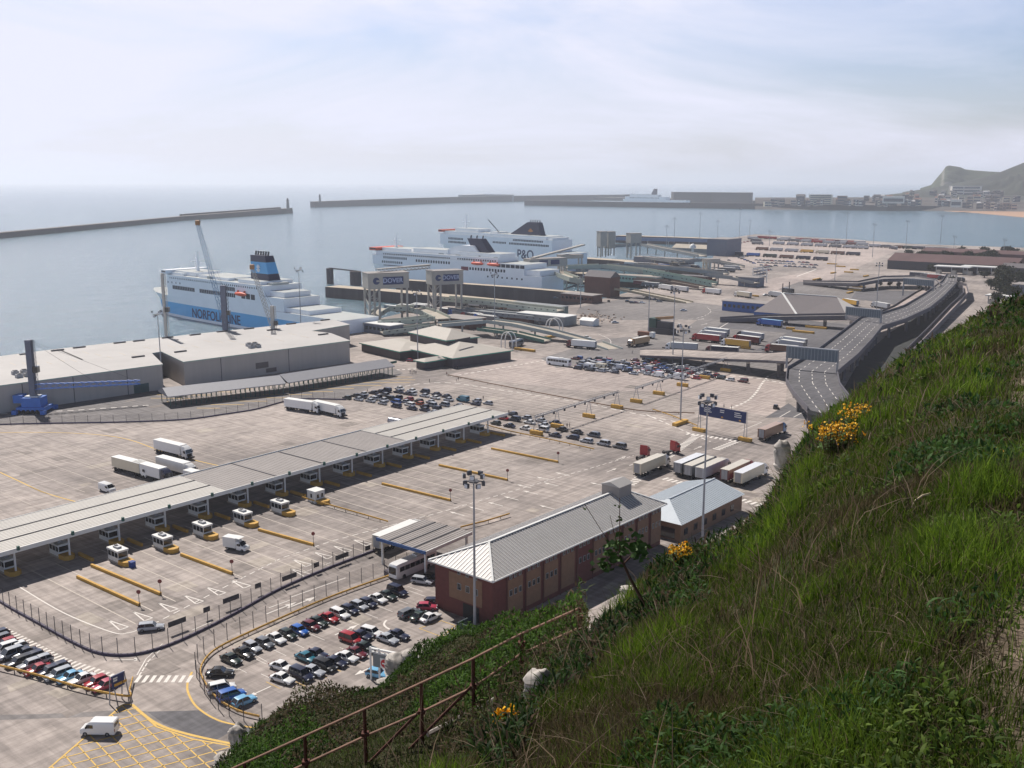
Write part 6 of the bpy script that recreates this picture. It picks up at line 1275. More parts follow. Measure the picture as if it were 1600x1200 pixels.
big2 = [(270, 195, 'silver', S), (400, 205, 'navy', S), (60, 212, 'navy', S), (200, 230, 'navy', S), (340, 237, 'silver', S), (290, 260, 'navy', S), (330, 297, 'white', S), (470, 245, 'silver', H), (470, 272, 'silver', S), (465, 320, 'silver', S), (545, 300, 'navy', S), (625, 295, 'navy', S), (580, 340, 'red', S), (750, 310, 'red', H), (815, 337, 'darkgreen', M_), (925, 358, 'white', H), (1070, 375, 'maroon', O_)]
_q = random.Random(31); big += [(_q.uniform(480, 1900), 0, _q.choice(['silver', 'navy', 'white', 'black', 'silver', 'grey', 'blue', 'red']), _q.choice([H, S, E_, M_])) for _ in range(46)]
big = [(a, (_q.uniform(150, 300) + (a - 480) * .06 if b == 0 else b), c, d) for a, b, c, d in big]
queue(big + [((x / 6.667 + 160) * 8, y / 6.667 * 8, c, s_) for x, y, c, s_ in big2], 840, 540, 8, 'below the ramp bridge', 'cars queueing below the ramp bridge')
# lorries and coaches
def veh2(kind, col, a, b, label, cab=None, roof=None, group=None, near=True):   # from rear pixel to front pixel at ground
    A_, B_ = P(*a), P(*b); c = (A_ + B_) / 2 ; az = degrees(atan2(B_.x - A_.x, B_.y - A_.y)); return vehicle(kind, col, c, az, label, group, near, cab, roof)
veh2('lorry', 'white', (236, 703), (312, 722), 'white articulated lorry furthest up the left yard'); veh2('lorry', 'cream', (180, 733), (240, 749), 'cream trailer lorry half hidden behind another in the left yard', cab='white')
veh2('lorry', 'white', (213, 741), (271, 758), 'white lorry with dark blue cab nearest the canopy in the left yard', cab='navy'); veh2('lorry', 'white', (246, 732), (312, 750), 'white lorry with white cab just above the one with the blue cab', cab='white')
veh2('lorry', 'white', (300, 757), (350, 770), 'white lorry mostly hidden behind the long canopy roof'); veh2('lorry', 'white', (455, 640), (497, 646), 'rear unit of the white road train in the left yard'); veh2('lorry', 'white', (494, 643), (538, 653), 'front unit of the white road train in the left yard')
veh2('tanker', 'navy', (612, 668), (665, 678), 'silver tanker lorry just above the grey canopy bays')
veh2('lorry', 'cream', (585, 866), (668, 830), 'long pale roofed lorry standing beside the square coach canopy', cab='white'); veh2('coach', 'white', (672, 882), (618, 905), 'white coach parked under the square canopy')
Tg = 'trailers parked beside the zebra stripes'
for k, (x, y, c, cb, rf_, lb) in enumerate([(1000, 744, 'cream', 'white', 'cream', 'cream trailer with white cab, leftmost of the parked lorry line'), (1063, 743, 'grey', 'white', 'white', 'grey trailer with white roof, next to a beige roofed one'), (1079, 747, 'grey', 'navy', 'cream', 'dark blue and grey trailer with beige roof in the lorry line'),
        (1097, 751, 'silver', 'white', 'cream', 'silver-grey curtain trailer in the middle of the lorry line'), (1136, 754, 'maroon', 'red', 'cream', 'dark red trailer with beige roof in the lorry line'), (1157, 759, 'cream', 'white', 'white', 'white trailer at the right end of the lorry line beside the brow')]):
    p = P(x, y) + U * 6.6; vehicle('lorry', c, p + V * .0, 39.7, lb, Tg, True, cb, rf_)
vehicle('tractor', 'red', P(1030, 712), 60, 'red lorry tractor with blue rear behind the leftmost parked trailer', None, True, 'red'); vehicle('tractor', 'red', P(995, 722), 30, 'small red domed cab beyond the leftmost parked trailer', None, True, 'red')
veh2('lorry', 'brown', (1182, 693), (1232, 672), 'brown sided container lorry at the brow edge on the right', cab='skyblue', roof='tan')
veh2('lorry', 'white', (942, 547), (872, 541), 'white lorry with red and blue cab heading left above the big queue', cab='maroon'); veh2('curtain_lorry', 'tan', (1022, 535), (970, 545), 'sandy beige lorry turning in the middle of the dock', cab='tan', roof='cream')
veh2('lorry', 'silver', (1096, 550), (1030, 546), 'grey tarpaulin lorry with white cab left of the red lorries', cab='white')
veh2('lorry', 'red', (1130, 537), (1074, 531), 'bright red lorry at the front of the white roofed lorry group', cab='red'); veh2('lorry', 'silver', (1138, 532), (1086, 526), 'white roofed lorry directly behind the bright red one', cab='white'); veh2('lorry', 'silver', (1142, 527), (1092, 521), 'rearmost white roofed lorry of the left group', cab='white')
veh2('lorry', 'yellow', (1178, 546), (1118, 539), 'orange-yellow sided lorry with white cab in the lorry group', cab='white', roof='tan'); veh2('lorry', 'maroon', (1192, 540), (1138, 533), 'dark red sided lorry with pale roof in the middle group', cab='red'); veh2('lorry', 'silver', (1196, 534), (1146, 527), 'white roofed lorry behind the dark red one in the middle group', cab='navy')
veh2('lorry', 'brown', (1248, 554), (1190, 549), 'dark lorry with pale yellow roof and red cab in the right group', cab='red', roof='cream'); veh2('lorry', 'silver', (1258, 548), (1208, 541), 'white lorry behind the yellow roofed one in the right group', cab='white'); veh2('lorry', 'white', (1262, 543), (1212, 536), 'rearmost white lorry of the right group', cab='white')
veh2('lorry', 'navy', (1154, 556), (1098, 552), 'dark blue lorry with crimson cab just above the ramp bridge', cab='maroon'); veh2('lorry', 'blue', (1228, 513), (1174, 507), 'bright blue lorry beside the grey tent-roofed building', cab='blue', roof='lightblue')
veh2('coach', 'white', (896, 574), (850, 568), 'white coach with dark front leading the big queue'); veh2('caravan', 'white', (930, 578), (912, 575), 'white caravan towed right behind the leading coach', near=False); veh2('off_roader', 'navy', (911, 575), (900, 573.5), 'navy off-roader towing the caravan behind the leading coach', near=False)
veh2('coach', 'grey', (817, 538), (796, 545), 'dark grey coach between the white arches left of the terminal road')
veh2('lorry', 'white', (1052, 455), (1026, 451), 'left white box lorry of the pair in front of the brown quay wall'); veh2('lorry', 'white', (1074, 457), (1050, 454), 'right white box lorry of the pair in front of the brown quay wall'); veh2('lorry', 'white', (1126, 461), (1096, 458), 'white lorry with red cab at the foot of the green ramp', cab='red'); veh2('lorry', 'cream', (1178, 467), (1142, 462), 'cream lorry alone left of the grey tent-roofed building', cab='white')
# far lorry park
def far_row(y0, y1, xs, cs, desc, group, far=13):
    for k, (x, c) in enumerate(zip(xs, cs)):
        f = (x - xs[0]) / max(1, xs[-1] - xs[0]); y = y0 + (y1 - y0) * f; vehicle('lorry', c, P(x, y), 128.5 + 180, f"{cname(c)} lorry trailer, {ORD[k + 1]} from the left in {desc}", group, near=False)
far_row(399, 407, [1150, 1176, 1202, 1228, 1254, 1281], ['navy', 'blue', 'green', 'brown', 'navy', 'navy'], 'the nearest row of the far lorry park', 'far lorry park trailers')
far_row(391, 399, [1190, 1212, 1236, 1260, 1284, 1308, 1332], ['brown', 'silver', 'silver', 'yellow', 'cream', 'brown', 'navy'], 'the second row of the far lorry park', 'far lorry park trailers')
far_row(382, 389, [1216, 1238, 1260, 1282, 1304, 1326, 1346], ['silver', 'silver', 'silver', 'silver', 'grey', 'silver', 'silver'], 'the third row of the far lorry park', 'far lorry park trailers')
far_row(373, 381, [1190, 1205, 1226, 1250, 1262, 1274, 1287, 1298, 1310, 1320, 1332, 1342], ['red', 'red', 'silver', 'red', 'maroon', 'red', 'silver', 'red', 'maroon', 'silver', 'red', 'silver'], 'the rearmost row of the far lorry park', 'far lorry park trailers')
veh2('lorry', 'navy', (1408, 391), (1383, 388), 'dark blue trailer alone by the far dark sheds', near=False); veh2('lorry', 'red', (1424, 422), (1402, 418), 'red container lorry in front of the long dark shed', near=False)
for k, (a, b, c, r) in enumerate([((1235, 468), (1190, 461), 'silver', 'white'), ((1272, 473), (1225, 465), 'silver', 'white'), ((1308, 477), (1262, 470), 'silver', 'white'), ((1350, 481), (1305, 473), 'yellow', 'white'), ((1398, 486), (1352, 478), 'silver', 'white')]):
    veh2('lorry', c, a, b, f"{['white roofed', 'white roofed', 'white roofed', 'brown-yellow sided', 'pale grey sided'][k]} trailer, {ORD[k + 1]} from the left in the line behind the tent-roofed building", near=(k > 2))
veh2('coach', 'black', (1240, 459), (1222, 456), 'black coach behind the line of white roofed trailers', near=False)
q = random.Random(9); cc = ['silver', 'navy', 'white', 'grey', 'black', 'silver', 'blue', 'red', 'silver', 'navy']
def far_cars(rows, desc, group):
    for r, (x0, y0, x1, y1, n) in enumerate(rows):
        for k in range(n):
            if q.random() < .12: continue
            f = k / (n - 1); c = q.choice(cc); vehicle(q.choice([H, S, E_]), c, P(x0 + (x1 - x0) * f, y0 + (y1 - y0) * f), 128.5 + q.uniform(-3, 3), f"{c} car {ORD[k + 1]} from left, row {ORD[r + 1]} {desc}", group, near=False)
far_cars([(1182, 407, 1262, 411, 14), (1186, 411, 1275, 415, 14), (1190, 415, 1280, 419, 13)], 'in front of the far lorry park', 'far parked cars')
far_cars([(1181, 421, 1204, 417, 6), (1181, 426, 1203, 422, 6), (1181, 431, 1200, 427, 5), (1182, 436, 1198, 432, 5)], 'at left of the far yard', 'far parked cars at the left')
far_cars([(1135, 384, 1180, 376, 9), (1128, 410, 1172, 400, 9), (1160, 405, 1178, 412, 5)], 'beside the large corrugated quay shed', 'cars by the corrugated shed')
far_row(376.5, 384, [1222, 1240, 1258, 1276, 1294, 1312, 1330, 1346], ['silver', 'grey', 'silver', 'red', 'silver', 'silver', 'maroon', 'silver'], 'the fourth far lorry row', 'far lorry park trailers')
for i, (x0, y0, x1, y1, n, cs, ds) in enumerate([(700, 492, 770, 505, 7, ['navy', 'red', 'grey', 'blue'], 'under the green railed ramp'), (612, 488, 668, 484, 5, ['navy', 'grey', 'white'], 'under the pale curving ramp'), (1000, 446, 1020, 450, 2, ['maroon', 'grey'], 'behind the pair of white lorries'),
        (980, 416, 1090, 421, 7, ['navy', 'grey', 'brown', 'silver', 'blue'], 'on the far freight quay'), (1120, 430, 1150, 420, 3, ['silver', 'navy', 'grey'], 'beside the cream dock shelter'), (1085, 374.5, 1130, 379, 4, ['brown', 'grey', 'navy'], 'on the outer berth arm'), (740, 480, 850, 492, 7, ['grey', 'navy', 'silver', 'brown'], 'between the covered ramps'),
        (1175, 372, 1186, 384, 3, ['grey', 'silver', 'navy'], 'at the near corner of the outer quay'), (1360, 386, 1480, 392, 7, ['grey', 'navy', 'brown', 'silver', 'green'], 'along the quay edge beyond the dark sheds'), (1430, 432, 1500, 441, 5, ['navy', 'grey', 'red'], 'beside the white entry canopy')]):
    for k in range(n):
        f = (k + .5) / n; vehicle('lorry', cs[(k * 7 + i) % len(cs)], P(x0 + (x1 - x0) * f, y0 + (y1 - y0) * f), 128.5 + (180 if k % 2 else 0), f"{cname(cs[(k * 7 + i) % len(cs)])} trailer, {ORD[k + 1]} from left {ds}", 'trailers standing about the berths', near=False)
far_cars([(1290, 470, 1330, 474, 6), (915, 472, 930, 462, 4)], 'by the mid dock huts', 'cars beside the dock huts')
for x, y, c, st, az_, lb in [(886, 497, 'white', S, 60, 'low white car on the rubble ground below the ramp'), (961, 505, 'silver', S, 80, 'silver car in the middle of the building ground'), (933, 466, 'lightblue', M_, 90, 'pale blue people carrier by the brown harbour office'), (951, 472, 'black', H, 0, 'black and white car facing up the dock beside the people carrier'),
        (868, 467, 'black', H, 100, 'black car left of the brown harbour office'), (890, 469, 'silver', H, 100, 'silver car in front of the brown harbour office, on the left'), (901, 470, 'silver', H, 100, 'silver car in front of the brown harbour office, on the right'),
        (1068, 486, 'silver', S, 95, 'silver car driving on the open tarmac left of the blue hut'), (1062, 510, 'white', H, 30, 'white car right of the dark building machine'), (1003, 474, 'white', S, 100, 'small white car right of the black ones on the mid dock'), (981, 472, 'black', H, 100, 'black car at the left of the mid dock line'), (988, 474, 'black', H, 100, 'second black car of the mid dock line'), (994, 474, 'maroon', H, 100, 'dark red car of the mid dock line'),
        (1012, 466, 'navy', S, 110, 'navy car under the edge of the descending ramp'), (1023, 469, 'navy', S, 110, 'second navy car under the edge of the descending ramp'), (1030, 472, 'grey', S, 110, 'grey car at the end of the descending ramp'), (1196, 462, 'silver', S, 60, 'silver car nearest the left of the tent-roofed building'), (1162, 446, 'silver', M_, 110, 'silver car beside the small grey hut near the quay'),
        (642, 565, 'red', H, 100, 'red car at the left corner of the terminal building'), (1375, 487, 'silver', M_, 60, 'silver people carrier entering the flyover beside the overhead sign'), (1212, 638, 'black', H, 20, 'small black car alone near the foot of the flyover bend'), (118, 622, 'red', S, 60, 'dull red car against the left warehouse wall'), (917, 529, 'white', S, 120, 'white car on the access road below the green ramp')]:
    vehicle(st, c, P(x, y), az_, lb, None, near=False)
# people
def person_mesh():
    bm = MB(); sk = bpy.data.meshes.new('skeleton'); V_ = [(0, 0, .95, .13), (0, 0, 1.15, .125), (0, 0, 1.40, .14), (0, 0, 1.50, .06), (0, 0, 1.58, .075), (0, .01, 1.68, .095), (.10, 0, .90, .09), (.11, .05, .50, .06), (.12, 0, .08, .045), (.12, .12, .04, .04), (-.10, 0, .90, .09), (-.11, -.04, .50, .06), (-.12, -.12, .08, .045), (-.12, 0, .04, .04),
        (.19, 0, 1.40, .055), (.25, -.02, 1.12, .042), (.27, .06, .88, .035), (.27, .1, .8, .03), (-.19, 0, 1.40, .055), (-.25, .02, 1.12, .042), (-.27, .08, .88, .035), (-.27, .12, .8, .03)]
    Ed = [(0, 1), (1, 2), (2, 3), (3, 4), (4, 5), (0, 6), (6, 7), (7, 8), (8, 9), (0, 10), (10, 11), (11, 12), (12, 13), (2, 14), (14, 15), (15, 16), (16, 17), (2, 18), (18, 19), (19, 20), (20, 21)]
    sk.from_pydata([v[:3] for v in V_], Ed, []); o = bpy.data.objects.new('skeleton', sk); COL.objects.link(o); m_ = o.modifiers.new('s', 'SKIN'); 
    for i, v in enumerate(V_): sk.skin_vertices[0].data[i].radius = (v[3], v[3] * .85)
    sk.skin_vertices[0].data[0].use_root = True; o.modifiers.new('u', 'SUBSURF').levels = 1; bpy.context.view_layer.update()
    me = bpy.data.meshes.new_from_object(o.evaluated_get(bpy.context.evaluated_depsgraph_get())); bpy.data.objects.remove(o); me.materials.clear()
    for k in (mat('skin', (186, 140, 116), .6, var=0), mat('dark_jacket', (38, 38, 50), .9, var=0), mat('dark_trousers', (30, 32, 42), .9, var=0)): me.materials.append(k)
    for p in me.polygons: z = p.center.z; p.material_index = 0 if z > 1.49 or (z < .9 and abs(p.center.x) > .2) else (1 if z > .92 else 2)
    return me
PM = person_mesh(); HAIR = MB().loft([[(cos(a * pi / 4) * r_, .0 + sin(a * pi / 4) * r_, z) for a in range(8)] for z, r_ in ((1.70, .098), (1.75, .09), (1.79, .05))]).mesh('hair', [mat('brown_hair', (52, 38, 30), .9, var=0)], 60)
JK = [mat('jacket_' + n, c, .9, var=0) for n, c in (('navy', (34, 38, 66)), ('dark red', (96, 34, 38)), ('pale grey', (170, 168, 164)), ('black', (26, 26, 30)))]; JN = ['navy', 'dark red', 'pale grey', 'black']
for k, (x, y, j, lb) in enumerate([(641, 584, 0, 'leftmost of the four walkers near the terminal'), (644, 585, 3, 'second of the four walkers near the terminal'), (647, 584, 3, 'third of the four walkers near the terminal'), (650, 585, 0, 'rightmost of the four walkers near the terminal'), (671, 598, 3, 'walking alone across the open tarmac below the terminal'),
        (698, 587, 1, 'standing by the notice board below the terminal'), (713, 596, 2, 'pair beside the white dashes, on the left'), (716, 595, 3, 'pair beside the white dashes, on the right'), (715, 577, 3, 'standing at the corner of the terminal canopy'), (755, 625, 3, 'standing behind the silver car at the right of the dense queue'),
        (886, 669, 3, 'left one of two people chatting beside the front queue'), (890, 668, 0, 'right one of two people chatting beside the front queue'), (795, 648, 3, 'standing by the red car at the canopy corner'), (1143, 640, 3, 'standing behind the large blue sign on the right'), (1131, 638, 2, 'standing behind the large blue sign on the left'),
        (948, 562, 1, 'alone behind the parked queue left of centre'), (960, 567, 3, 'among the waiting cars beside the silver saloon'), (979, 566, 0, 'among the waiting cars near the ramp bridge'), (574, 614, 3, 'walking behind the dense queue of cars'), (988, 553, 2, 'standing on the verge in front of the grey tarpaulin lorry')]):
    t = thing('person', f'person in {JN[j]} clothes, {lb}', 'person', P(x, y), k * 1.3); b = put('body', PM, t); b.material_slots[1].link = 'OBJECT'; b.material_slots[1].material = JK[j]; put('hair', HAIR, t)
# ------------------------------------------------------------------ ferries
SHW = mat('ship_white', (240, 242, 244), .45, var=.05, scale=.1); SHD = mat('ship_deck', (168, 172, 170), .8, var=.1, scale=.1); SHB = mat('ship_light_blue', (90, 172, 222), .4, var=.05, scale=.1); SHN = mat('ship_navy', (30, 36, 66), .4, var=.05); SWIN = mat('ship_window', (34, 40, 54), .5, var=0); ORG = mat('lifeboat_orange', (214, 84, 52), .5, var=.05)
def ferry(label, bow, stern, beam, zb, zh, hull_low, hull_up, s0, s1, zs, steps, rows, funnel, boats, name_txt, bootz, wing=None, mastx=None, z_deck_aft=None, name='ferry'):
    """bow, stern: near-side waterline pixels; local x runs from bow to stern, y away from the quay side we see"""
    A_, B_ = P(*bow, SEA_Z), P(*stern, SEA_Z); rz = azr(A_, B_); Ls = (B_ - A_).length; t = thing(name, label, 'ferry', A_, rz); yc = beam / 2; rings = []
    for f, w0, w1, w2, top in [(0, .02, .06, .22, zb + 1.6), (.03, .10, .30, .62, zb + 1.4), (.07, .45, .70, .92, zb + .8), (.12, .82, .94, 1, zb), (.25, 1, 1, 1, zb), (.8, 1, 1, 1, zb), (.97, .98, 1, 1, zb), (1, .92, .96, .98, zb)]:
        x = f * Ls - (1 - f) ** 8 * 0; xo = (-6 if f == 0 else -3.5 if f < .04 else -1.5 if f < .08 else 0)
        h = beam / 2; zs_ = [(-3, w0, 0), (bootz, w0 + (w1 - w0) * .3, xo * .2), (zh, w1, xo * .6), (top, w2, xo)]
        rings.append([(x + q, yc - h * w, z) for z, w, q in zs_] + [(x + q, yc + h * w, z) for z, w, q in zs_[::-1]])
    mb = MB(); mb.loft(rings, [1, 0, 1, 3, 1, 0, 1, 1]); part('hull', mb, [hull_low, hull_up, SHN, SHD], t)
    mb = MB()
    for (x0, x1, z0, z1, ins) in steps: mb.b2(x0, x1, ins, beam - ins, z0, z1, 0, 1)
    part('superstructure', mb, [SHW, SHD], t)
    for (x0, x1, z, w, h, st) in rows:
        mb = MB(); x = x0
        while x < x1: mb.b2(x, x + w * 1.15, -.06 + .0, .02, z - h * .2, z + h * 1.2); x += st
        part('window_row', mb, SWIN, t)
    x0, x1, xt0, xt1, z0, z1, ms, pipes = funnel; mb = MB(); n = 4; rr = []
    y0, y1 = yc - 4, yc + 4; cuts = [0, .28, .74, 1] if len(ms) == 3 else [0, 1]
    for k, f in enumerate(cuts):
        xa, xb = x0 + (xt0 - x0) * f, x1 + (xt1 - x1) * f; z = z0 + (z1 - z0) * f; rr.append([(xa, y0 + f, z), (xb, y0 + f, z), (xb, y1 - f, z), (xa, y1 - f, z)])
    fn = None
    for k in range(len(cuts) - 1):
        mb = MB(); mb.loft([rr[k], rr[k + 1]]); o = part('funnel' if k == 0 else 'funnel_band', mb, ms[k], fn or t); fn = fn or o
    mb = MB()
    for i in range(pipes): x = xt0 + 1.2 + i * (xt1 - xt0 - 2) / max(1, pipes - 1); mb.tube((x, yc, z1), (x + .6, yc, z1 + 2.4), .55, 7)
    part('exhaust_pipes', mb, DSTEEL, fn)
    for (x, z, l) in boats:
        mb = MB(); mb.loft([[(x + a, -1.2 + cos(b * pi / 4) * r_, z + sin(b * pi / 4) * r_ * .9) for b in range(8)] for a, r_ in ((0, .3), (l * .12, 1.1), (l * .5, 1.45), (l * .88, 1.1), (l, .3))]); mb.b2(x + l * .2, x + l * .22, -1.3, 0, z, z + 2); mb.b2(x + l * .78, x + l * .8, -1.3, 0, z, z + 2); part('lifeboat', mb, ORG, t, smooth=50)
    if mastx: x, z0, z1 = mastx; mb = MB(); mb.tube((x, yc, z0), (x, yc, z1), 1.1, 6, r2=.3); mb.b2(x - .4, x + .4, yc - 5, yc + 5, z0 + (z1 - z0) * .5, z0 + (z1 - z0) * .5 + .4); mb.b2(x - 3, x + 2, yc - .3, yc + .3, z0 + (z1 - z0) * .35, z0 + (z1 - z0) * .35 + .5); mb.tube((x - 2.5, yc, z0), (x - 2.5, yc, z0 + (z1 - z0) * .7), .3, 5); part('mast', mb, SHW, t)
    if wing: x, z, w, c = wing; mb = MB(); mb.b2(x, x + w, -2.2, beam + 2.2, z, z + 2.4); br = part('bridge_wing', mb, c, t); mb = MB(); mb.b2(x - .08, x + .3, -1.5, beam + 1.5, z + .9, z + 1.9); mb.b2(x + .5, x + w - .5, -2.3, -2.2, z + .9, z + 1.9); part('bridge_window', mb, GLASS, br)
    for (s_, size, x, z, mt) in name_txt: o = put('lettering', text_mesh(s_, size, mt, .06), t, (x, -.12, z)); o.rotation_euler = (pi / 2, 0, 0)
    q = random.Random(int(beam * 10)); mb = MB()
    for i in range(16): x = q.uniform(s0 + 6, s1 - 8); mb.b2(x, x + q.uniform(1.5, 6), q.uniform(2, beam * .4), q.uniform(beam * .5, beam - 2), zs, zs + q.uniform(.6, 1.6))
    part('deck_gear', mb, SHD, t); return t, Ls
BK = mat('ship_letter_navy', (34, 44, 84), .5, var=0)
t1, Ls = ferry('white and light blue ferry moored behind the warehouses, dark capped blue funnel', (228, 487), (534, 541), 26, 13.5, 9.2, SHB, SHW, 16, 150, 27, [(31, 142, 13.5, 27, .0), (28, 50, 24.5, 28.6, 1.5), (30, 60, 27, 29.5, 4), (66, 100, 27, 28.6, 3), (136, 160, 13.5, 21, .5), (160, 182, 13.5, 16, 2), (140, 156, 21, 24, 4), (112, 136, 27, 29, 2)],
    [(38, 64, 18.4, 1.5, 1.7, 2.1), (71, 97, 18.4, 1.5, 1.7, 2.1), (99, 111, 18.4, 1.5, 1.7, 2.1), (99, 111, 22, 1.5, 1.7, 2.1), (35, 136, 24.8, .7, .7, 2.3), (32, 52, 21.8, .8, .8, 5), (118, 130, 18.6, 3.6, 2.2, 5)],
    (115, 134, 114, 129, 28.6, 43, [SHN, SHB, SHN], 6), [(113, 20.8, 12)], [("NORFOLK LINE", 8.0, 88, 4.4, BK)], 1.6, (28.5, 27.6, 6, SHW), (48, 29, 42))
fb = [c for c in t1.children if c.name.startswith('funnel')][0]
mb = MB(); 
for k in range(7): a = pi * k / 7; mb.b2(-.25, .25, -.1, 0, -2.2, 2.2) if k == 0 else mb.add([(cos(a) * 2.2 - sin(a) * .25, -.1, sin(a) * 2.2 + cos(a) * .25), (cos(a) * 2.2 + sin(a) * .25, -.1, sin(a) * 2.2 - cos(a) * .25), (-cos(a) * 2.2 + sin(a) * .25, -.1, -sin(a) * 2.2 - cos(a) * .25), (-cos(a) * 2.2 - sin(a) * .25, -.1, -sin(a) * 2.2 + cos(a) * .25)], [(0, 1, 2, 3)])
put('star_emblem', mb.mesh('star_emblem', [SHW]), fb, (123, 9.2, 35.5))
ferry('middle white ferry with two red lifeboats and a pale arched funnel casing', (576, 440), (846, 466), 27, 16, 3.2, SHW, SHW, 8, 176, 27, [(6, 178, 16, 24, .0), (9, 150, 24, 27.5, 1.2), (14, 50, 27.5, 30, 4), (52, 92, 27.5, 31, 5), (104, 150, 27.5, 30.5, 4), (178, 192, 16, 20, 2)],
    [(20, 48, 21.5, 1.3, 1.4, 2.5), (18, 44, 17.8, 1.2, 1.3, 2.4), (60, 100, 20.6, 1.5, 1.5, 2.9), (108, 150, 24.8, 1.0, .9, 2.5), (20, 100, 24.8, .9, .8, 2.3), (118, 160, 17.4, 1.6, 1.5, 3.0), (150, 176, 21.2, 3.6, 1.8, 4.8), (140, 176, 12.5, 1.3, .9, 5)],
    (118, 136, 109, 124, 27.5, 41, [SHN], 3), [(124, 22.6, 13), (141, 22.6, 13)], [], 2.0, (4.5, 27.8, 9, ORG), (22, 30, 42))
ship2 = bpy.data.objects['ferry.001']; mb = MB(); mb.loft([[(x, y, z) for y in (7, 19)] + [(x, 19, 27.5), (x, 7, 27.5)] for x, z in ((84, 27.8), (90, 31.5), (98, 34.2), (106, 35.4), (118, 35.6), (126, 27.6))]); c_ = part('funnel_casing', mb, SHW, ship2)
mb = MB(); mb.b2(20, 50, -.07, .02, 15.2, 15.9); part('hull_stripe', mb, SHN, ship2); mb = MB(); mb.b2(112, 120, -.07, .02, 16.4, 19.4); part('hull_emblem', mb, mat('emblem_red_blue', (110, 40, 60), .5, var=.3, scale=.4), ship2)
ferry('farther white ferry with dark blue sloping funnel and a jib over its deck', (684, 405), (886, 424), 28, 17, 5.0, SHN, SHW, 8, 170, 31, [(5, 186, 17, 29, .0), (10, 176, 29, 32, 1.5), (26, 66, 32, 35.5, 5), (84, 96, 32, 33.5, 6), (170, 184, 29, 31, 3)],
    [(20, 46, 23.4, 1.5, 1.6, 2.4), (20, 50, 19.6, 1.5, 1.6, 2.4), (96, 116, 22.6, 1.4, 1.4, 2.4), (128, 172, 26.2, 1.5, 1.4, 2.4), (122, 182, 22.4, 1.5, 1.5, 2.4)],
    (112, 158, 138, 154, 32, 45, [SHN], 5), [], [("P&O", 13, 147, 12.6, BK)], 4.6, (4.5, 31, 7, ORG), (34, 35, 50))
ship3 = bpy.data.objects['ferry.002']; mb = MB(); mb.tube((96, 10, 32), (84, 4, 46), .5, 5); part('crane_jib', mb, DSTEEL, ship3); mb = MB(); mb.add([(144, 9.7, 39), (148, 9.7, 36), (144, 9.7, 35), (140, 9.7, 36)], [(0, 1, 2, 3)]); part('funnel_emblem', mb, mat('emblem_gold', (176, 120, 70)), ship3)
ferry('distant pale blue-grey ferry with tall finned funnel at the far quay', (972, 317), (1072, 319), 26, 14, 4, SHW, SHW, 8, 150, 34, [(14, 220, 14, 26, 0), (36, 180, 26, 34, 3)], [(40, 190, 20, 3, 2, 6)], (140, 164, 152, 166, 34, 56, [SHN], 2), [], [], 3, None, (50, 34, 54))

# ------------------------------------------------------------------ piers
def pier(label, px, z, wid, name='pier'):
    q = [P(x, y, z) for x, y in px]; d = (q[-1] - q[0]).normalized(); n = Vector((-d.y, d.x, 0)); n = n if n.y > 0 else -n; mb = MB(); pl = [(p.x, p.y) for p in q] + [(p.x + n.x * wid, p.y + n.y * wid) for p in q[::-1]]
    mb.prism(pl, -9, z, 0, 1); return one(name, label, 'pier', mb, [QUAY, mat('pier_deck', (176, 164, 146), .9, var=.1, scale=.1)], 'ferry berth piers')
pier('sheet-piled berth pier between the blue ferry and the middle ferry', [(508, 448), (600, 455), (700, 464), (800, 474), (850, 480)], 2.0, 14); pier('dark berth pier in front of the middle ferry hull', [(618, 437), (700, 442), (800, 449), (905, 458)], 3.5, 8)
pier('berth pier behind the middle ferry stern', [(880, 402), (960, 407), (1100, 424)], 3, 16); pier('brown quay arm right of the middle ferry stern', [(840, 424), (1000, 432), (1110, 437)], 3, 16); pier('outer berth arm beyond the far cream towers', [(962, 368), (1060, 371), (1134, 374)], 4, 18)
for k, (x, yb_, yt, w_) in enumerate([(516, 443, 419, 5), (556, 445, 424, 8)]):
    p = P(x, yb_, SEA_Z); mb = MB(); mb.tube((0, 0, -3), (0, 0, ZT(p, yt) - SEA_Z), w_ * .6, 10); one('dolphin_pile', f"{'left' if k == 0 else 'right'} dark mooring dolphin left of the middle ferry bow", 'mooring pile', mb, QUAY, 'mooring dolphins', tuple(p))
a, b = P(516, 443, SEA_Z), P(560, 445, SEA_Z); za, zb_ = ZT(a, 419), ZT(b, 424); mb = MB(); mb.bar((a.x, a.y, za + .6), (b.x, b.y, zb_ + .6), 2, 1.0); one('walkway', 'thin dark walkway joining the two mooring dolphins', 'footbridge', mb, DSTEEL)
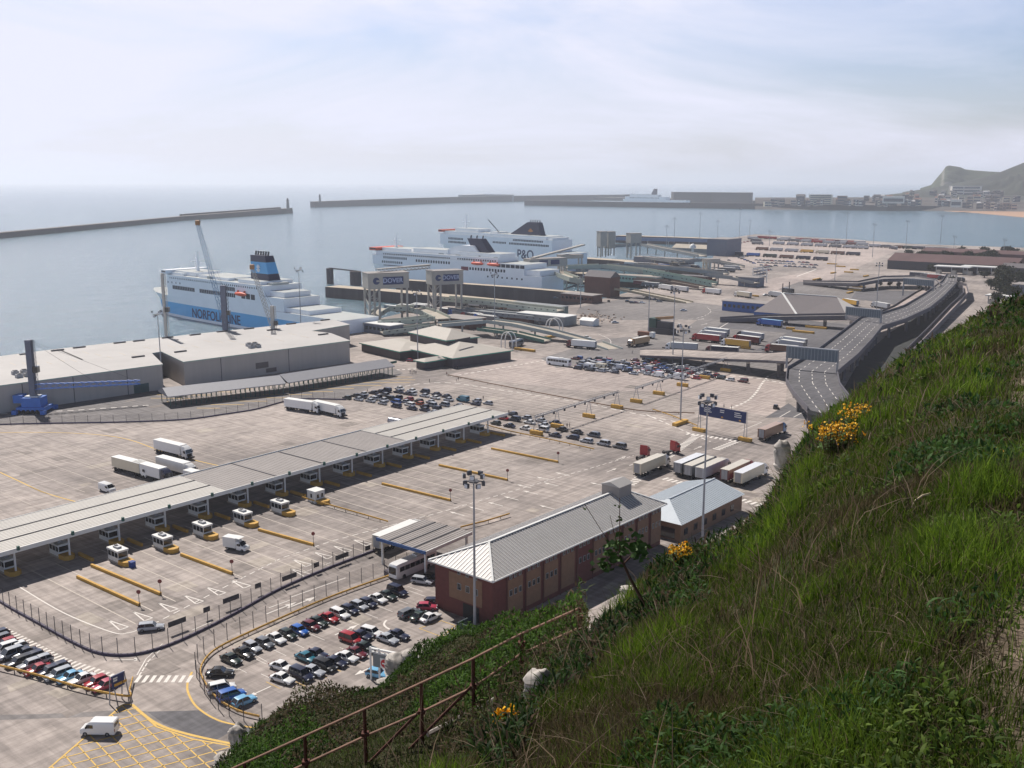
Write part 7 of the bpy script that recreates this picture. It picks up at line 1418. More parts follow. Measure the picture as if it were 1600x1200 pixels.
# ------------------------------------------------------------------ quay cranes
BLU = mat('crane_blue', (58, 112, 190), .5, var=.1); CGR = mat('crane_grey', (100, 104, 118), .6, var=.15)
def crane(label, px, yb, yt, tip, mtb, mtt, mtj, w=2.4, jy=None, base=True, lat=True):
    b = P(px, yb); h = ZT(b, yt); t = thing('harbour_crane', label, 'crane', b); mb = MB()
    if base:
        mb.b2(-5, 5, -3.5, 3.5, .8, 2.2); mb.b2(-3.4, 3.4, -2.8, 2.8, 2.2, 5.4)
        for x in (-5, 5):
            for y in (-4.6, 4.6): mb.b2(x - .8, x + .8, y - .8, y + .8, 0, 1.4)
        c = part('chassis', mb, mtb, t); mb = MB()
        for x in np.arange(-4, 4.1, 1.6):
            for y in (-1, 1): mb.tube((x, y * 3.5, .7), (x, y * 3.8, .7), .65, 10)
        part('wheels', mb, TYRE, c); mb = MB(); mb.b2(-6.5, -3.4, -2, 2, 3.4, 6.2); part('engine_house', mb, mtb, t); mb = MB(); mb.b2(-2.4, 2.2, -1.8, 1.8, 5.41, 5.9); part('roof_panel', mb, WHITE, c)
    mb = MB(); mb.b2(-w / 2, w / 2, -w / 2, w / 2, 5 if base else 0, h); mb.lattice((w * .5 + .5, 0, 3), (w * .5 + .5, 0, h), 1.0, .06, 14); part('tower', mb, mtt, t)
    mb = MB(); mb.b2(w * .4, w * .4 + 1.8, -1, 1, h * .55, h * .55 + 2.2); part('cab', mb, [GLASS], t)
    if tip:
        r_ = tip[2]; T_ = R(tip[0], tip[1], r_) - b; J = Vector((0, 0, h * (jy or .35))); mb = MB(); mb.lattice(J, T_, 1.8, .12, 16); part('jib', mb, mtj, t); mb = MB(); mb.tube((0, 0, h), T_, .05, 3); mb.tube((0, 0, h), J.lerp(T_, .6), .05, 3); part('cable', mb, DSTEEL, t)
        if jy: mb = MB(); mb.tube(T_ + Vector((-.9, 0, .6)), T_ + Vector((.9, 0, .6)), 1.3, 12); part('sheave_head', mb, mat('ochre_sheave', (150, 110, 70)), t)
    return t
D_ = hypot(P(218, 630).x, P(218, 630).y); crane('blue mobile crane before the left warehouse, its lattice jib lowered to the right', 55, 643, 531, (219, 597, D_), BLU, CGR, BLU, 2.0)
c_ = P(355, 548); crane('mobile crane with raised lattice jib standing between the warehouse and the blue ferry', 354, 548, 446, (309, 350, hypot(c_.x, c_.y) + 10), BLU, CGR, mat('jib_pale_blue', (120, 150, 176), .5), 2.3, .42)
c_ = P(262, 560); crane('slim pale crane column at the bow of the blue ferry', 262, 560, 427, None, CGR, mat('pale_crane', (176, 172, 164)), CGR, 1.1, base=True)
c_ = P(428, 545); crane('thin white lattice crane leaning left at the middle of the blue ferry', 428, 545, 478, (394, 419, hypot(c_.x, c_.y) + 4), CGR, mat('pale_crane', (176, 172, 164)), mat('pale_crane', (176, 172, 164)), 1.6, .5)
# ------------------------------------------------------------------ boarding towers, covered ramps
PALEG = mat('ramp_pale_green', (164, 170, 158), .7, var=.1, scale=.2); RDECK = mat('ramp_deck', (170, 162, 148), .85, var=.1, scale=.2); GRNR = mat('ramp_green_rail', (72, 110, 100), .6, var=.1); RGREY = mat('ramp_grey', (128, 132, 134), .7, var=.1, scale=.2)
def V3z(px, py, z): return P(px, py, z)
def ramp(label, pts, wid, side=2.6, mt=PALEG, legs=True, holes=True, open_top=True, group='covered boarding ramps', name='boarding_ramp', leg_w=1.0):
    q = [V3z(*p) for p in pts]; O = Vector((q[0].x, q[0].y, 0)); t = thing(name, label, 'ramp', O, 0, group); dk = MB(); sd_ = MB(); hl = MB()
    for a, b in zip(q[:-1], q[1:]):
        a, b = a - O, b - O; d = (b - a).normalized(); n = Vector((-d.y, d.x, 0)).normalized(); n = n if n.y > 0 else -n; far = n * wid
        dk.bar(a + far / 2 - Vector((0, 0, side * .5)), b + far / 2 - Vector((0, 0, side * .5)), wid - .5, .5)
        for o in (Vector((0, 0, 0)), far): sd_.bar(a + o, b + o, .35, side)
        if holes:
            l = (b - a).length; k = 3.0
            while k < l - 2: p = a + d * k; sd_.bar(p - n * .19 - Vector((0, 0, side * .28)), p + d * 1.1 - n * .19 - Vector((0, 0, side * .28)), .03, side * .22, 1); k += 4.2
    part('side_wall', sd_, [mt, DSTEEL], t); part('deck', dk, RDECK, t)
    if legs:
        lg = 0
        for a, b in zip(q[:-1], q[1:]):
            l = (b - a).length; k = max(1, int(l / 24))
            for i in range(k):
                p = a.lerp(b, (i + .5) / k) - O; d = (b - a).normalized(); n = Vector((-d.y, d.x, 0)).normalized(); n = n if n.y > 0 else -n
                if p.z < 3.5: continue
                mb = MB(); c = p + n * wid / 2; mb.box((c.x, c.y, (p.z - side) / 2), (leg_w, leg_w, p.z - side)); mb.box((c.x, c.y, p.z - side - .3), (1.2, wid * .9, .6), azr(a, b)); part('pier_leg', mb, CREAM, t)
    return t
ramp('pale curving boarding ramp climbing from the left cream tower, below the blue name board', [(592, 489, 6), (608, 479, 9), (636, 479, 9.5), (658, 485, 9), (679, 495, 8)], 9)
ramp('pale straight ramp wall in front of the left cream tower', [(590, 502, 6), (635, 499, 7), (680, 494, 8)], 8); ramp('lower green-white ramp behind the terminal roof', [(598, 517, 3), (640, 512, 4), (680, 506, 5)], 7, 2.2); ramp('long covered ramp running right from the second cream tower', [(688, 464, 9), (760, 470, 9), (800, 475, 8.5), (870, 483, 7.5)], 9)
ramp('lower covered ramp below the long one behind the terminal', [(700, 480, 5), (760, 487, 5), (815, 492, 5), (862, 498, 4)], 8, 2.2, RGREY); ramp('green railed ramp descending from the terminal roofs to the road', [(690, 506, 7), (760, 500, 8), (800, 505, 7.5), (860, 518, 5), (920, 534, 1.5), (950, 545, .8)], 8, 1.8, mat('ramp_pale_side', (150, 158, 156), .7, var=.1, scale=.2), holes=False)
ramp('second green railed ramp beside the descending one', [(745, 512, 5), (800, 519, 4), (850, 531, 2)], 6, 1.6, GRNR, holes=False)
ramp('pale ramp arching down from the third cream tower', [(845, 423, 13), (866, 424, 12.5), (890, 433, 11), (911, 437, 9.5)], 8, 3.4, holes=False); ramp('long level ramp running right from the third cream tower', [(887, 415, 11), (940, 413, 11.5), (1003, 420, 10), (1030, 424, 9)], 8, 3.2, holes=False)
ramp('green descending ramp with square openings ending above the mid road', [(1005, 421, 10), (1060, 431, 7), (1112, 441, 4)], 8, 3.4, mat('ramp_sea_green', (130, 156, 146), .7, var=.1)); ramp('long buff ramp descending to the open tarmac', [(938, 446, 8), (980, 453, 5.5), (1030, 463, 3), (1072, 472, 1)], 8, 1.6, mat('ramp_buff', (160, 150, 128), .8, var=.1), holes=False)
ramp('dark sided ramp in front of the green descending one', [(990, 434, 6), (1040, 438, 5), (1092, 447, 3)], 7, 2.0, mat('ramp_brown', (110, 96, 88), .8, var=.1), holes=False); ramp('grey curving road bridge by the farther cream towers', [(946, 384, 11), (1000, 380, 11), (1040, 388, 10), (1092, 398, 8)], 9, 2.8, RGREY, holes=False)
ramp('long grey bridge descending right from the farthest tower', [(1004, 400, 9), (1060, 408, 8), (1100, 404, 8), (1155, 415, 4)], 8, 2.4, RGREY, holes=False); ramp('upper blue-grey bridge along the outer berth', [(962, 371, 13), (1060, 373, 13), (1128, 375, 12)], 9, 3.4, mat('bridge_blue_grey', (116, 130, 156), .7), holes=False)
ramp('lower link bridge under the farther cream towers', [(900, 418, 6), (980, 412, 6), (1060, 418, 6), (1130, 426, 4)], 10, 2.6, RGREY, holes=False)
ramp('short ramp by the cream dock shelter', [(1100, 428, 8), (1140, 432, 7), (1178, 440, 5)], 7, 2.2, RGREY, holes=False)
def tower(label, px, yb, ztop, boxh, lx, wy, az=None, txt=None, blue=None, zb=0, leg=1.0, side_legs=True):
    b = P(px, yb, zb); rz = RZV + pi if az is None else az; t = thing('boarding_tower', label, 'tower', b, rz, 'cream boarding towers'); z0 = ztop - boxh
    mb = MB(); mb.b2(0, lx, 0, wy, z0, ztop); part('machine_box', mb, CREAM, t); mb = MB(); mb.b2(-.3, lx + .3, -.3, wy + .3, ztop, ztop + .4); part('roof', mb, ROOFG, t)
    for x in (1, lx * .28, lx - 1) if side_legs else (1, lx - 1):
        for y in (1, wy - 1): mb = MB(); mb.b2(x - leg / 2, x + leg / 2, y - leg / 2, y + leg / 2, 0, z0); part('leg', mb, CREAM, t)
    mb = MB()
    for k in range(4): z = z0 * k / 4; mb.tube((1, 1, z), (lx * .28, 1, z + z0 / 4), .3, 4); mb.tube((1, 1, z), (1, wy - 1, z + z0 / 4), .3, 4); mb.b2(1, lx * .28, .8, 1.2, z + z0 / 4 - .3, z + z0 / 4); 
    part('bracing', mb, CREAM, t)
    if txt:
        mb = MB(); mb.b2(lx * .36, lx * .86, -.12, -.02, z0 + boxh * .26, z0 + boxh * .78); bd = part('name_board', mb, BLUEP, t); o = put('lettering', text_mesh(txt, boxh * .42, mat('letter_pale_blue', (170, 180, 206), .6, var=0)), bd, (lx * .6, -.2, z0 + boxh * .52)); o.rotation_euler = (pi / 2, 0, 0)
        mb = MB(); mb.tube((lx * .2, -.1, z0 + boxh * .52), (lx * .2, -.02, z0 + boxh * .52), boxh * .24, 10); part('crest_disc', mb, BLUEP, t); mb = MB(); mb.b2(lx * .2, lx * .2 + boxh * .22, -.16, -.11, z0 + boxh * .46, z0 + boxh * .58); part('crest_bar', mb, CREAM, t)
    if blue:
        for x0, x1 in blue: mb = MB(); mb.b2(lx * x0, lx * x1, -.12, -.02, z0 + boxh * .25, z0 + boxh * .85); part('blue_panel', mb, BLUEP, t)
    return t
RT = radians(24)
tower('left cream boarding tower with the lettered blue name board', 577, 509, 29, 8.5, 24, 12, RT, 'DOVER'); tower('second cream boarding tower with the lettered blue name board', 676, 495, 27, 8, 20, 11, RT, 'DOVER'); tower('third cream boarding tower carrying two blue panels', 828, 446, 20, 6, 34, 10, radians(30), None, [(.25, .48), (.56, .8)])
tower('fourth cream tower, tall twin-legged, against the far water', 938, 402, 27, 16, 8, 9, RT, side_legs=False); tower('fifth cream tower close behind the fourth', 950, 400, 26, 18, 9, 9, RT, side_legs=False); tower('sixth squat cream tower farthest right against the water', 985, 404, 26, 10, 13, 10, RT, side_legs=False)
tower('cream tower frame below the stern of the middle ferry', 876, 430, 17, 3, 22, 8, RT, zb=0); tower('small cream shelter frame by the mid ramps', 1104, 427, 12, 2.4, 14, 8, RT)
a, b = P(577, 509), P(676, 495); mb = MB(); mb.lattice((a.x + 4, a.y + 8, 30), (b.x - 2, b.y + 6, 29.5), 2.2, .25, 14); mb.bar((a.x + 4, a.y + 8, 31.4), (b.x - 2, b.y + 6, 31), 3.0, .35); one('cable_bridge', 'long cream girder bridge joining the two towers with name boards', 'bridge', mb, CREAM)
a, b = P(828, 446), P(905, 420); mb = MB(); mb.bar((a.x + 2, a.y + 6, 21.4), (b.x + 4, b.y + 6, 22.4), 3.2, 1.2); one('girder', 'long cream girder above the third tower roof', 'bridge', mb, CREAM)
def hut(name, label, cat, px, py, lx, wy, h, wall, roof, rz=RZU, gable=0, windows=0, z=0, over=.4):
    p = P(px, py, z); t = thing(name, label, cat, p, rz); mb = MB(); mb.b2(0, lx, 0, wy, 0, h); part('wall', mb, wall, t); mb = MB()
    if gable: mb.loft([[(x, -over, h), (x, wy + over, h), (x, wy / 2, h + gable)] for x in (-over, lx + over)])
    else: mb.b2(-over, lx + over, -over, wy + over, h, h + .35)
    part('roof', mb, roof, t)
    if windows: 
        n = int(lx / 3.2)
        for i in range(n): mb = MB(); mb.b2(1 + i * 3.2, 2.8 + i * 3.2, -.08, .02, h * .4, h * .72); part('window', mb, GLASS, t)
    return t
BRN = mat('brown_cladding', (104, 74, 66), .8, var=.15, scale=.3); BLC = mat('blue_hut_cladding', (58, 92, 150), .6, var=.1); GYC = mat('grey_blue_cladding', (104, 110, 124), .7, var=.1, streak=(4, 4, .2)); RZN = RZV + pi
hut('quay_office', 'low brown office with buff roof right of the second tower ramps', 'building', 684, 509, 24, 14, 5, BRN, ROOFG, RZN, windows=1); hut('quay_office', 'flat brown harbour office with buff roof at the end of the pier', 'building', 876, 470, 26, 12, 5, BRN, ROOFG, RZN, windows=1)
hut('ramp_house', 'large brown shed at the top of the buff descending ramp', 'building', 913, 462, 22, 12, 14, BRN, ROOFD, RZN, gable=4); hut('corrugated_shed', 'large blue-grey corrugated shed at the corner of the far berth', 'building', 1104, 399, 24, 34, 18, GYC, ROOFG, RZN)
hut('quay_shed', 'long buff arched roof shed left of the corrugated shed', 'building', 1050, 395, 48, 18, 6, RGREY, RDECK, RZN, gable=4); hut('ferry_office', 'blue and white flat roofed hut with many windows left of the tent roof', 'building', 1128, 485, 46, 14, 6, BLC, ROOFG, RZN, windows=1); hut('quay_hut', 'small grey flat roofed hut below the dock shelter', 'building', 1153, 447, 16, 12, 7, GYC, ROOFG, RZN)
hut('freight_shed', 'long grey-blue freight shed behind the brown quay arm', 'building', 990, 414, 60, 12, 8, GYC, ROOFG, RZN); hut('passenger_shelter', 'low white roofed shelter at the foot of the left cream tower', 'shelter', 569, 519, 20, 10, 5, GYC, WHITE, RZN, windows=1)
hut('brown_shed', 'long dark brown shed under the green descending ramp', 'building', 1058, 442, 26, 10, 6, BRN, ROOFD, RZN); hut('customs_shed', 'white roofed shed below the covered ramps left of the arches', 'building', 808, 502, 34, 12, 5, RGREY, WHITE, RZN); hut('generator_hut', 'white tarpaulin site tent on the rubble ground', 'tent', 906, 508, 9, 6, 3, WHITE, WHITE, RZN, gable=1.4)
hut('link_shed', 'dark quay shed in front of the second pier wall', 'building', 745, 497, 40, 14, 4, BRN, RGREY, RZN); hut('mid_shed', 'low grey-green shed between the covered ramps', 'building', 790, 486, 40, 12, 5, mat('grey_green_clad', (110, 126, 120), .8), RGREY, RZN); hut('berth_shed', 'pale green hut behind the buff ramp', 'building', 945, 438, 50, 8, 5, mat('pale_green_clad', (150, 176, 162), .8), ROOFG, RZN, windows=1)
p = P(1082, 399); mb = MB(); mb.loft([[(cos(a * pi / 6) * r_, sin(a * pi / 6) * r_, z) for a in range(12)] for z, r_ in ((8, 3.6), (10, 3.4), (12, 2), (12.8, .3))]); mb.tube((0, 0, 0), (0, 0, 8), 1.2, 8); one('radar_dome', 'small bright white dome among the far ramps', 'dome', mb, WHITE, loc=tuple(p), smooth=50)
# machine and rubble on the building ground
p = P(1012, 520); t = thing('drilling_machine', 'dark building machine with tan boom and green cab on the mid dock', 'machine', p, RZN); mb = MB(); mb.b2(0, 14, 0, 6, 0, 3); mb.b2(5, 13, 1, 5, 3, 6.5); part('chassis', mb, DSTEEL, t); mb = MB(); mb.b2(0, 4.5, .5, 5.5, 3, 8); part('cab', mb, mat('machine_green', (52, 78, 72)), t); mb = MB(); mb.bar((3, 3, 8.4), (14, 3, 10), 1.6, 1.4); part('boom', mb, mat('machine_tan', (160, 124, 84)), t)
t = thing('site_dumper', 'rusty brown dumper with white cab in front of the dark machine', 'vehicle', P(996, 527), RZN); mb = MB(); mb.b2(0, 7, 0, 2.6, 1, 3.2); part('skip', mb, mat('dumper_rust', (120, 80, 60)), t); mb = MB(); mb.b2(7.2, 9.4, 0, 2.4, .6, 3.4); part('cab', mb, WHITE, t)
for i, x in enumerate((1.2, 4.6, 8.2)): mb = MB(); mb.tube((x, -.1, .6), (x, 2.7, .6), .6, 10); part('wheel', mb, TYRE, t)
q = random.Random(6); mb = MB()
for i in range(110):
    x, y = q.gauss(922, 20), q.gauss(497, 4); p = P(x, y); s_ = q.uniform(.4, 1.8); mb.box((p.x, p.y, s_ * .2), (s_, s_ * .8, s_ * .5), q.uniform(0, 3), q.choice((0, 0, 1)), taper=.6)
o = one('rubble', 'scattered rubble and earth on the building ground', 'rubble', mb, [mat('rubble_pale', (176, 160, 144), .9), mat('rubble_brown', (140, 118, 102), .9)]); del o['label']; del o['category']; o['kind'] = 'stuff'
# white arches over the road
for k, (x, y, w_) in enumerate([(853, 521, 9), (783, 545, 7)]):
    t = thing('road_arch', f"white double arch frame {'at the foot of the green railed ramp' if k == 0 else 'beside the terminal eaves'}", 'arch', P(x, y), RZN); mb = MB()
    for dy in (0, 3):
        pr = None
        for i in range(13): a = pi * i / 12; c = Vector((w_ / 2 - cos(a) * w_ / 2, dy, 4 + sin(a) * 4.5)); (mb.tube(pr, c, .28, 5) if pr else None); pr = c
        for x0 in (0, w_): mb.tube((x0, dy, 0), (x0, dy, 4), .28, 5)
    part('arch_frame', mb, WHITE, t)
t = thing('road_arch', 'white frame shelter by the far hut at the edge of the yard', 'arch', P(1176, 440), RZN); mb = MB()
for x0 in (0, 12):
    for z in (0,): mb.b2(x0 - .3, x0 + .3, -.3, .3, 0, 11)
mb.b2(0, 12, -.3, .3, 10.4, 11); mb.b2(0, 12, -.3, .3, 5, 5.6); part('arch_frame', mb, WHITE, t)
# grey tent-roofed building
O_ = P(1188, 488); t = thing('tent_roof_building', 'big grey sloping tent-roofed building beside the bright blue lorry', 'building', O_)
pts_ = [((1178, 487), 3.0), ((1245, 492), 3.0), ((1322, 492), 3.0), ((1350, 487), 3.0), ((1338, 480), 3.0), ((1222, 477), 3.0)]; Q_ = [P(a[0], a[1], z) - O_ for a, z in pts_]; a1 = P(1221, 488, 0); a2 = P(1306, 489, 0)
A1 = Vector((a1.x, a1.y, ZT(a1, 458))) - O_; A2 = Vector((a2.x, a2.y, ZT(a2, 464))) - O_
mb = MB(); mb.add([tuple(v) for v in Q_ + [A1, A2]], [(0, 1, 6), (1, 2, 7, 6), (2, 3, 7), (3, 4, 7), (4, 5, 6, 7), (5, 0, 6)], [0, 0, 1, 0, 0, 0]); part('roof', mb, [mat('tent_roof_grey', (112, 106, 106), .8, var=.08), mat('tent_roof_pale', (180, 176, 170), .8, var=.06)], t)
mb = MB(); mb.prism([(v.x, v.y) for v in Q_], 0, 2.9); part('wall', mb, BLC, t); mb = MB(); mb.tube(A1, A1 + Vector((0, 0, 6)), .3, 5); mb.tube(A1 + Vector((4, 0, -1)), A1 + Vector((4, 0, 7)), .3, 5); part('roof_mast', mb, DSTEEL, t)
mb = MB(); mb.bar(A1 + Vector((0, 0, .3)), Q_[1] + Vector((0, 0, .3)), 1.2, .3); mb.bar(A1 + Vector((0, 0, .3)), A2 + Vector((0, 0, .3)), 1.2, .3); part('ridge_cap', mb, WHITE, t)
# ------------------------------------------------------------------ elevated road
def roadway(name, label, Lp, Rp, zs, th=1.3, para=1.1, mt=G_DARK, cols=True, cat='flyover', lines=3, struct_=False):
    Lq = [P(x, y, z) for (x, y), z in zip(Lp, zs)]; Rq = [P(x, y, z) for (x, y), z in zip(Rp, zs)]; O = Vector((Lq[0].x, Lq[0].y, 0)); t = thing(name, label, cat, O); n = len(Lq)
    rings = [[a - O, b - O, b - O - Vector((0, 0, th)), a - O - Vector((0, 0, th))] for a, b in zip(Lq, Rq)]
    mb = MB(); mb.loft(rings, [0, 1, 1, 1]); part('deck', mb, [mt, mat('shade_toned_pillar', (96, 92, 94), .9)], t)  # deck sides, underside and pillars coloured dark to carry the shade below
    for q in (Lq, Rq):
        mb = MB()
        for a, b in zip(q[:-1], q[1:]): mb.bar(a - O + Vector((0, 0, para)), b - O + Vector((0, 0, para)), .3, para + .4)
        part('parapet', mb, mat('parapet_concrete', (92, 90, 96), .85, var=.12, scale=.2), t)
    if lines:
        mb = MB()
        for k in range(1, lines + 1):
            f = k / (lines + 1); c = [a.lerp(b, f) - O for a, b in zip(Lq, Rq)]
            for a, b in zip(c[:-1], c[1:]):
                d = b - a; l = d.length; u = d / l; s_ = 0
                while s_ < l - 3: p = a + u * s_ + Vector((0, 0, .03)); e = p + u * 3.2; w_ = Vector((-u.y, u.x, 0)).normalized() * .13; mb.quad(p - w_, e - w_, e + w_, p + w_); s_ += 7
        part('lane_lines', mb, WHT, t)['kind'] = 'stuff'
    if cols:
        for i in range(n - 1):
            a, b = Lq[i], Lq[i + 1]; m_ = max(1, int((b - a).length / 16))
            for j in range(m_):
                f = (j + .5) / m_; p = a.lerp(b, f); r_ = Rq[i].lerp(Rq[i + 1], f)
                if p.z < 2.6: continue
                for g in (.18, .82): c = p.lerp(r_, g) - O; mb = MB(); mb.box((c.x, c.y, (p.z - th) / 2), (1.2, 1.2, p.z - th)); part('pillar', mb, mat('shade_toned_pillar', (96, 92, 94), .9), t)
                mb = MB(); c0, c1 = p.lerp(r_, .05) - O, p.lerp(r_, .95) - O; mb.bar((c0.x, c0.y, p.z - th - .02), (c1.x, c1.y, p.z - th - .02), 1.4, .9); part('cross_beam', mb, CONC, t)
    return t
roadway('flyover', 'dark asphalt flyover bending left in the foreground and running up to the far sheds', [(1262, 640), (1240, 615), (1228, 595), (1230, 577), (1274, 551), (1310, 524), (1345, 497), (1380, 490), (1413, 479), (1445, 460), (1472, 440), (1480, 428)],
        [(1345, 660), (1330, 626), (1312, 602), (1308, 583), (1340, 556), (1362, 532), (1378, 512), (1413, 501), (1452, 483), (1474, 465), (1494, 444), (1496, 430)], [8.5, 8.5, 8.5, 8.5, 8.5, 8.5, 8.5, 8, 8, 7.5, 6.5, 5.5])
roadway('ramp_bridge', 'concrete bridge ramp joining the flyover bend from the left', [(1000, 546), (1060, 546), (1140, 550), (1200, 552), (1250, 548)], [(1000, 556), (1060, 558), (1140, 562), (1200, 564), (1232, 566)], [2.5, 4, 5.5, 7, 8.45], mt=G_CONC, lines=0, para=.3, th=.8)
roadway('link_bridge', 'thin concrete link bridge in front of the tent-roofed building', [(1125, 498), (1200, 494), (1320, 492), (1342, 497)], [(1125, 501), (1200, 498), (1322, 496), (1338, 500)], [1, 3, 7, 8.3], mt=G_TAR, lines=0, cat='bridge')
roadway('loop_bridge', 'grey looping bridge above the far yard joining the flyover', [(1255, 440), (1340, 441), (1380, 433), (1430, 432), (1462, 438), (1470, 446)], [(1255, 443), (1340, 445), (1380, 438), (1428, 437), (1452, 444), (1462, 452)], [1.0, 5, 6.5, 7, 7.2, 7.3], mt=G_TAR, lines=0, cat='bridge')
roadway('slip_road', 'pale concrete slip road dropping from the flyover', [(1378, 487), (1395, 480), (1430, 458), (1440, 453)], [(1384, 489), (1412, 479), (1444, 461), (1452, 454)], [7.0, 4, 2, .8], mt=G_PINK, lines=0, cat='ramp', cols=False)
roadway('access_ramp', 'dark walled ramp curving down at the right of the flyover', [(1418, 548), (1450, 516), (1484, 480), (1506, 460), (1504, 450), (1480, 446)], [(1426, 552), (1458, 519), (1492, 483), (1513, 460), (1510, 447), (1482, 442)], [1, 2, 3, 4, 4.6, 5], mt=G_PINK, lines=0, para=1.8, cat='ramp', cols=False)
for k, (l_, r_, z0, z1, lb) in enumerate([((1228, 575), (1307, 583), 12.5, 17, 'large grey louvred sign gantry over the flyover bend'), ((1321, 499), (1375, 505), 11, 15, 'grey overhead sign gantry over the middle of the flyover'), ((1410, 462), (1456, 466), 10, 14, 'grey overhead sign gantry over the far loop of the flyover')]):
    a, b = P(*l_, 8.4 if k < 2 else 2), P(*r_, 8.4 if k < 2 else 2); zb = a.z; rz = azr(a, b); t = thing('overhead_sign', lb, 'sign', a, rz, 'overhead signs of the flyover'); Lg = (b - a).length; z1 -= zb; z0 -= zb
    for x in (0, Lg):
        for y in (0, 1.2): mb = MB(); mb.b2(x - .18, x + .18, y - .18, y + .18, 0, z1 + .3); part('post', mb, STEEL, t)
    mb = MB(); mb.b2(0, Lg, -.35, -.2, z0, z1); part('sign_back', mb, mat('sign_back_grey', (92, 104, 112), .6, var=.05), t); mb = MB(); x = .5
    while x < Lg: mb.b2(x, x + .12, -.42, -.352, z0 + .1, z1 - .1); x += 1.3
    mb.b2(-.1, Lg + .1, -.1, 1.3, z1, z1 + .25); part('rib', mb, STEEL, t)
# ------------------------------------------------------------------ right side sheds, trees
DKR = mat('dark_red_shed_roof', (88, 66, 66), .85, var=.2, scale=.08)
for a in [('long_shed', 'long dark reddish shed with sloping roof beyond the far yard', 'warehouse', 1386, 420, 110, 40, 8, DSTEEL, DKR, RZN, 6), ('long_shed', 'second long dark shed stretching to the right edge', 'warehouse', 1440, 402, 260, 26, 7, DKR, DKR, RZN, 3), ('grey_shed', 'grey-green roofed shed in front of the long dark sheds', 'building', 1487, 412, 44, 16, 6, mat('olive_wall', (70, 84, 76)), mat('olive_roof', (140, 140, 124), .8), RZN, 2),
          ('grey_shed', 'flat grey shed right of the green roofed one', 'building', 1520, 420, 44, 12, 5, GYC, ROOFG, RZN, 0), ('dark_shed', 'dark shed at the right edge behind the canopy', 'building', 1562, 432, 50, 24, 8, DSTEEL, ROOFD, RZN, 3), ('grey_shed', 'grey box building at the right edge above the brow', 'building', 1580, 462, 40, 20, 8, GYC, ROOFG, RZN, 0),
          ('grey_shed', 'pale roofed hall at the far right edge of the sheds', 'building', 1588, 404, 60, 20, 6, GYC, mat('olive_roof', (140, 140, 124), .8), RZN, 2)]: hut(a[0], a[1], a[2], *a[3:10], rz=a[10], gable=a[11])
def flatcan(label, px, py, lx, wy, h, n=5):
    p = P(px, py); t = thing('entry_canopy', label, 'canopy', p, RZN); mb = MB(); mb.b2(0, lx, 0, wy, h, h + .8); part('roof', mb, WHITE, t)
    for i in range(n): x = 2 + i * (lx - 4) / (n - 1); mb = MB(); mb.b2(x - .3, x + .3, 1, 1.6, 0, h); part('post', mb, STEEL, t); mb = MB(); mb.b2(x + 1, x + 4.5, -2, 2.5, 0, 3.2); part('booth', mb, CREAM, t)
flatcan('white flat entry canopy over booths at the top right of the dock', 1500, 428, 62, 18, 6.5, 6); flatcan('smaller pale canopy over two booths left of the white entry canopy', 1458, 427, 30, 12, 6, 3); flatcan('small white roofed kiosk beside the access road', 1538, 474, 17, 10, 5, 2)
FOL = attr_mat('tree_foliage', 'tint', .8, .2); BARK = mat('tree_bark', (70, 56, 48), .9)
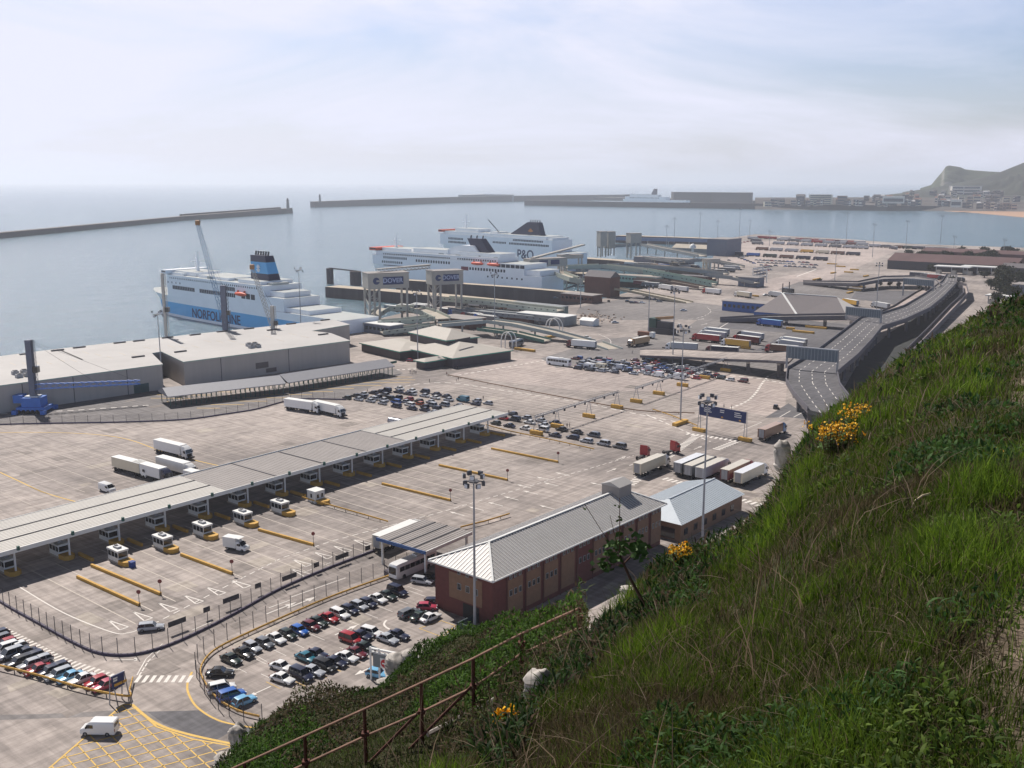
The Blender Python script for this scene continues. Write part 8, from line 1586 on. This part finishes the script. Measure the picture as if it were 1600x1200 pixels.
def tree(px, py, h, w, label, seed):
    b = P(px, py); t = thing('tree', label, 'tree', b, 0, 'trees at the right of the dock'); q = random.Random(seed); mb = MB(); mb.tube((0, 0, 0), (.3, 0, h * .45), w * .07, 7, r2=w * .04)
    for i in range(5): a = q.uniform(0, 6.28); mb.tube((.2, 0, h * .35), (cos(a) * w * .3, sin(a) * w * .3, h * q.uniform(.6, .85)), w * .03, 4, r2=.05)
    part('trunk', mb, BARK, t); n = 900; s = np.random.RandomState(seed); lob = s.uniform(-1, 1, (9, 3)) * [w * .3, w * .3, h * .2] + [0, 0, h * .62]; c = lob[s.randint(0, 9, n)] + s.normal(0, 1, (n, 3)) * [w * .12, w * .12, h * .1]
    vs = np.repeat(c[:, None, :], 4, 1) + s.normal(0, 1, (n, 4, 3)) * w * .05; cs = np.ones((n, 4, 4)); k = s.uniform(.5, 1.3, (n, 1)); cs[:, :, :3] = (np.array([.035, .042, .022]) * k)[:, None, :]
    put('crown', np_mesh('crown', vs.reshape(-1, 3), np.arange(n * 4).reshape(-1, 4), [FOL], cs.reshape(-1, 4), False), t)
for k, (x, y, h, w_) in enumerate([(1562, 466, 14, 12), (1572, 456, 15, 14), (1566, 446, 13, 12), (1580, 474, 12, 11), (1556, 478, 9, 8), (1570, 436, 12, 14), (1595, 448, 12, 12), (1488, 446, 7, 7), (1535, 408, 10, 14), (1455, 424, 6, 8), (1550, 407, 10, 14), (1512, 406, 9, 12), (1480, 404, 8, 12), (1440, 403, 8, 12), (1460, 407, 8, 14), (1500, 403, 9, 14), (1525, 404, 9, 16), (1570, 404, 9, 16), (1590, 402, 9, 16), (1585, 430, 11, 14), (1600, 425, 10, 12), (1538, 434, 6, 8), (1548, 452, 8, 9), (1500, 398, 8, 14), (1540, 397, 8, 14), (1575, 395, 8, 14), (1420, 400, 7, 10)]):
    tree(x, y, h, w_, f"{['tall dark', 'broad brownish', 'round dark'][k % 3]} tree, {ORD[k + 1]} from the nearest of those at the right sheds", 40 + k)
for k, (x, y) in enumerate([(1437, 455), (1280, 443), (1375, 447), (1390, 448), (1405, 449)]): tree(x, y, 4, 4, f'small round shrub, {ORD[k + 1]} of those below the loop bridge', 70 + k)
# ------------------------------------------------------------------ haze
mb = MB(); mb.b2(-30500, 30500, -30000, 31600, -12, 240)
m = bpy.data.materials.new('haze_air'); m.use_nodes = True; n = m.node_tree; n.nodes.clear()
o = n.nodes.new('ShaderNodeOutputMaterial'); v = n.nodes.new('ShaderNodeVolumePrincipled')
v.inputs['Color'].default_value = (.88, .92, 1.0, 1); v.inputs['Density'].default_value = .00009; v.inputs['Anisotropy'].default_value = .35
n.links.new(v.outputs[0], o.inputs['Volume'])
h = put('haze', mb.mesh('haze', [m])); h['kind'] = 'stuff'
bpy.context.view_layer.update()
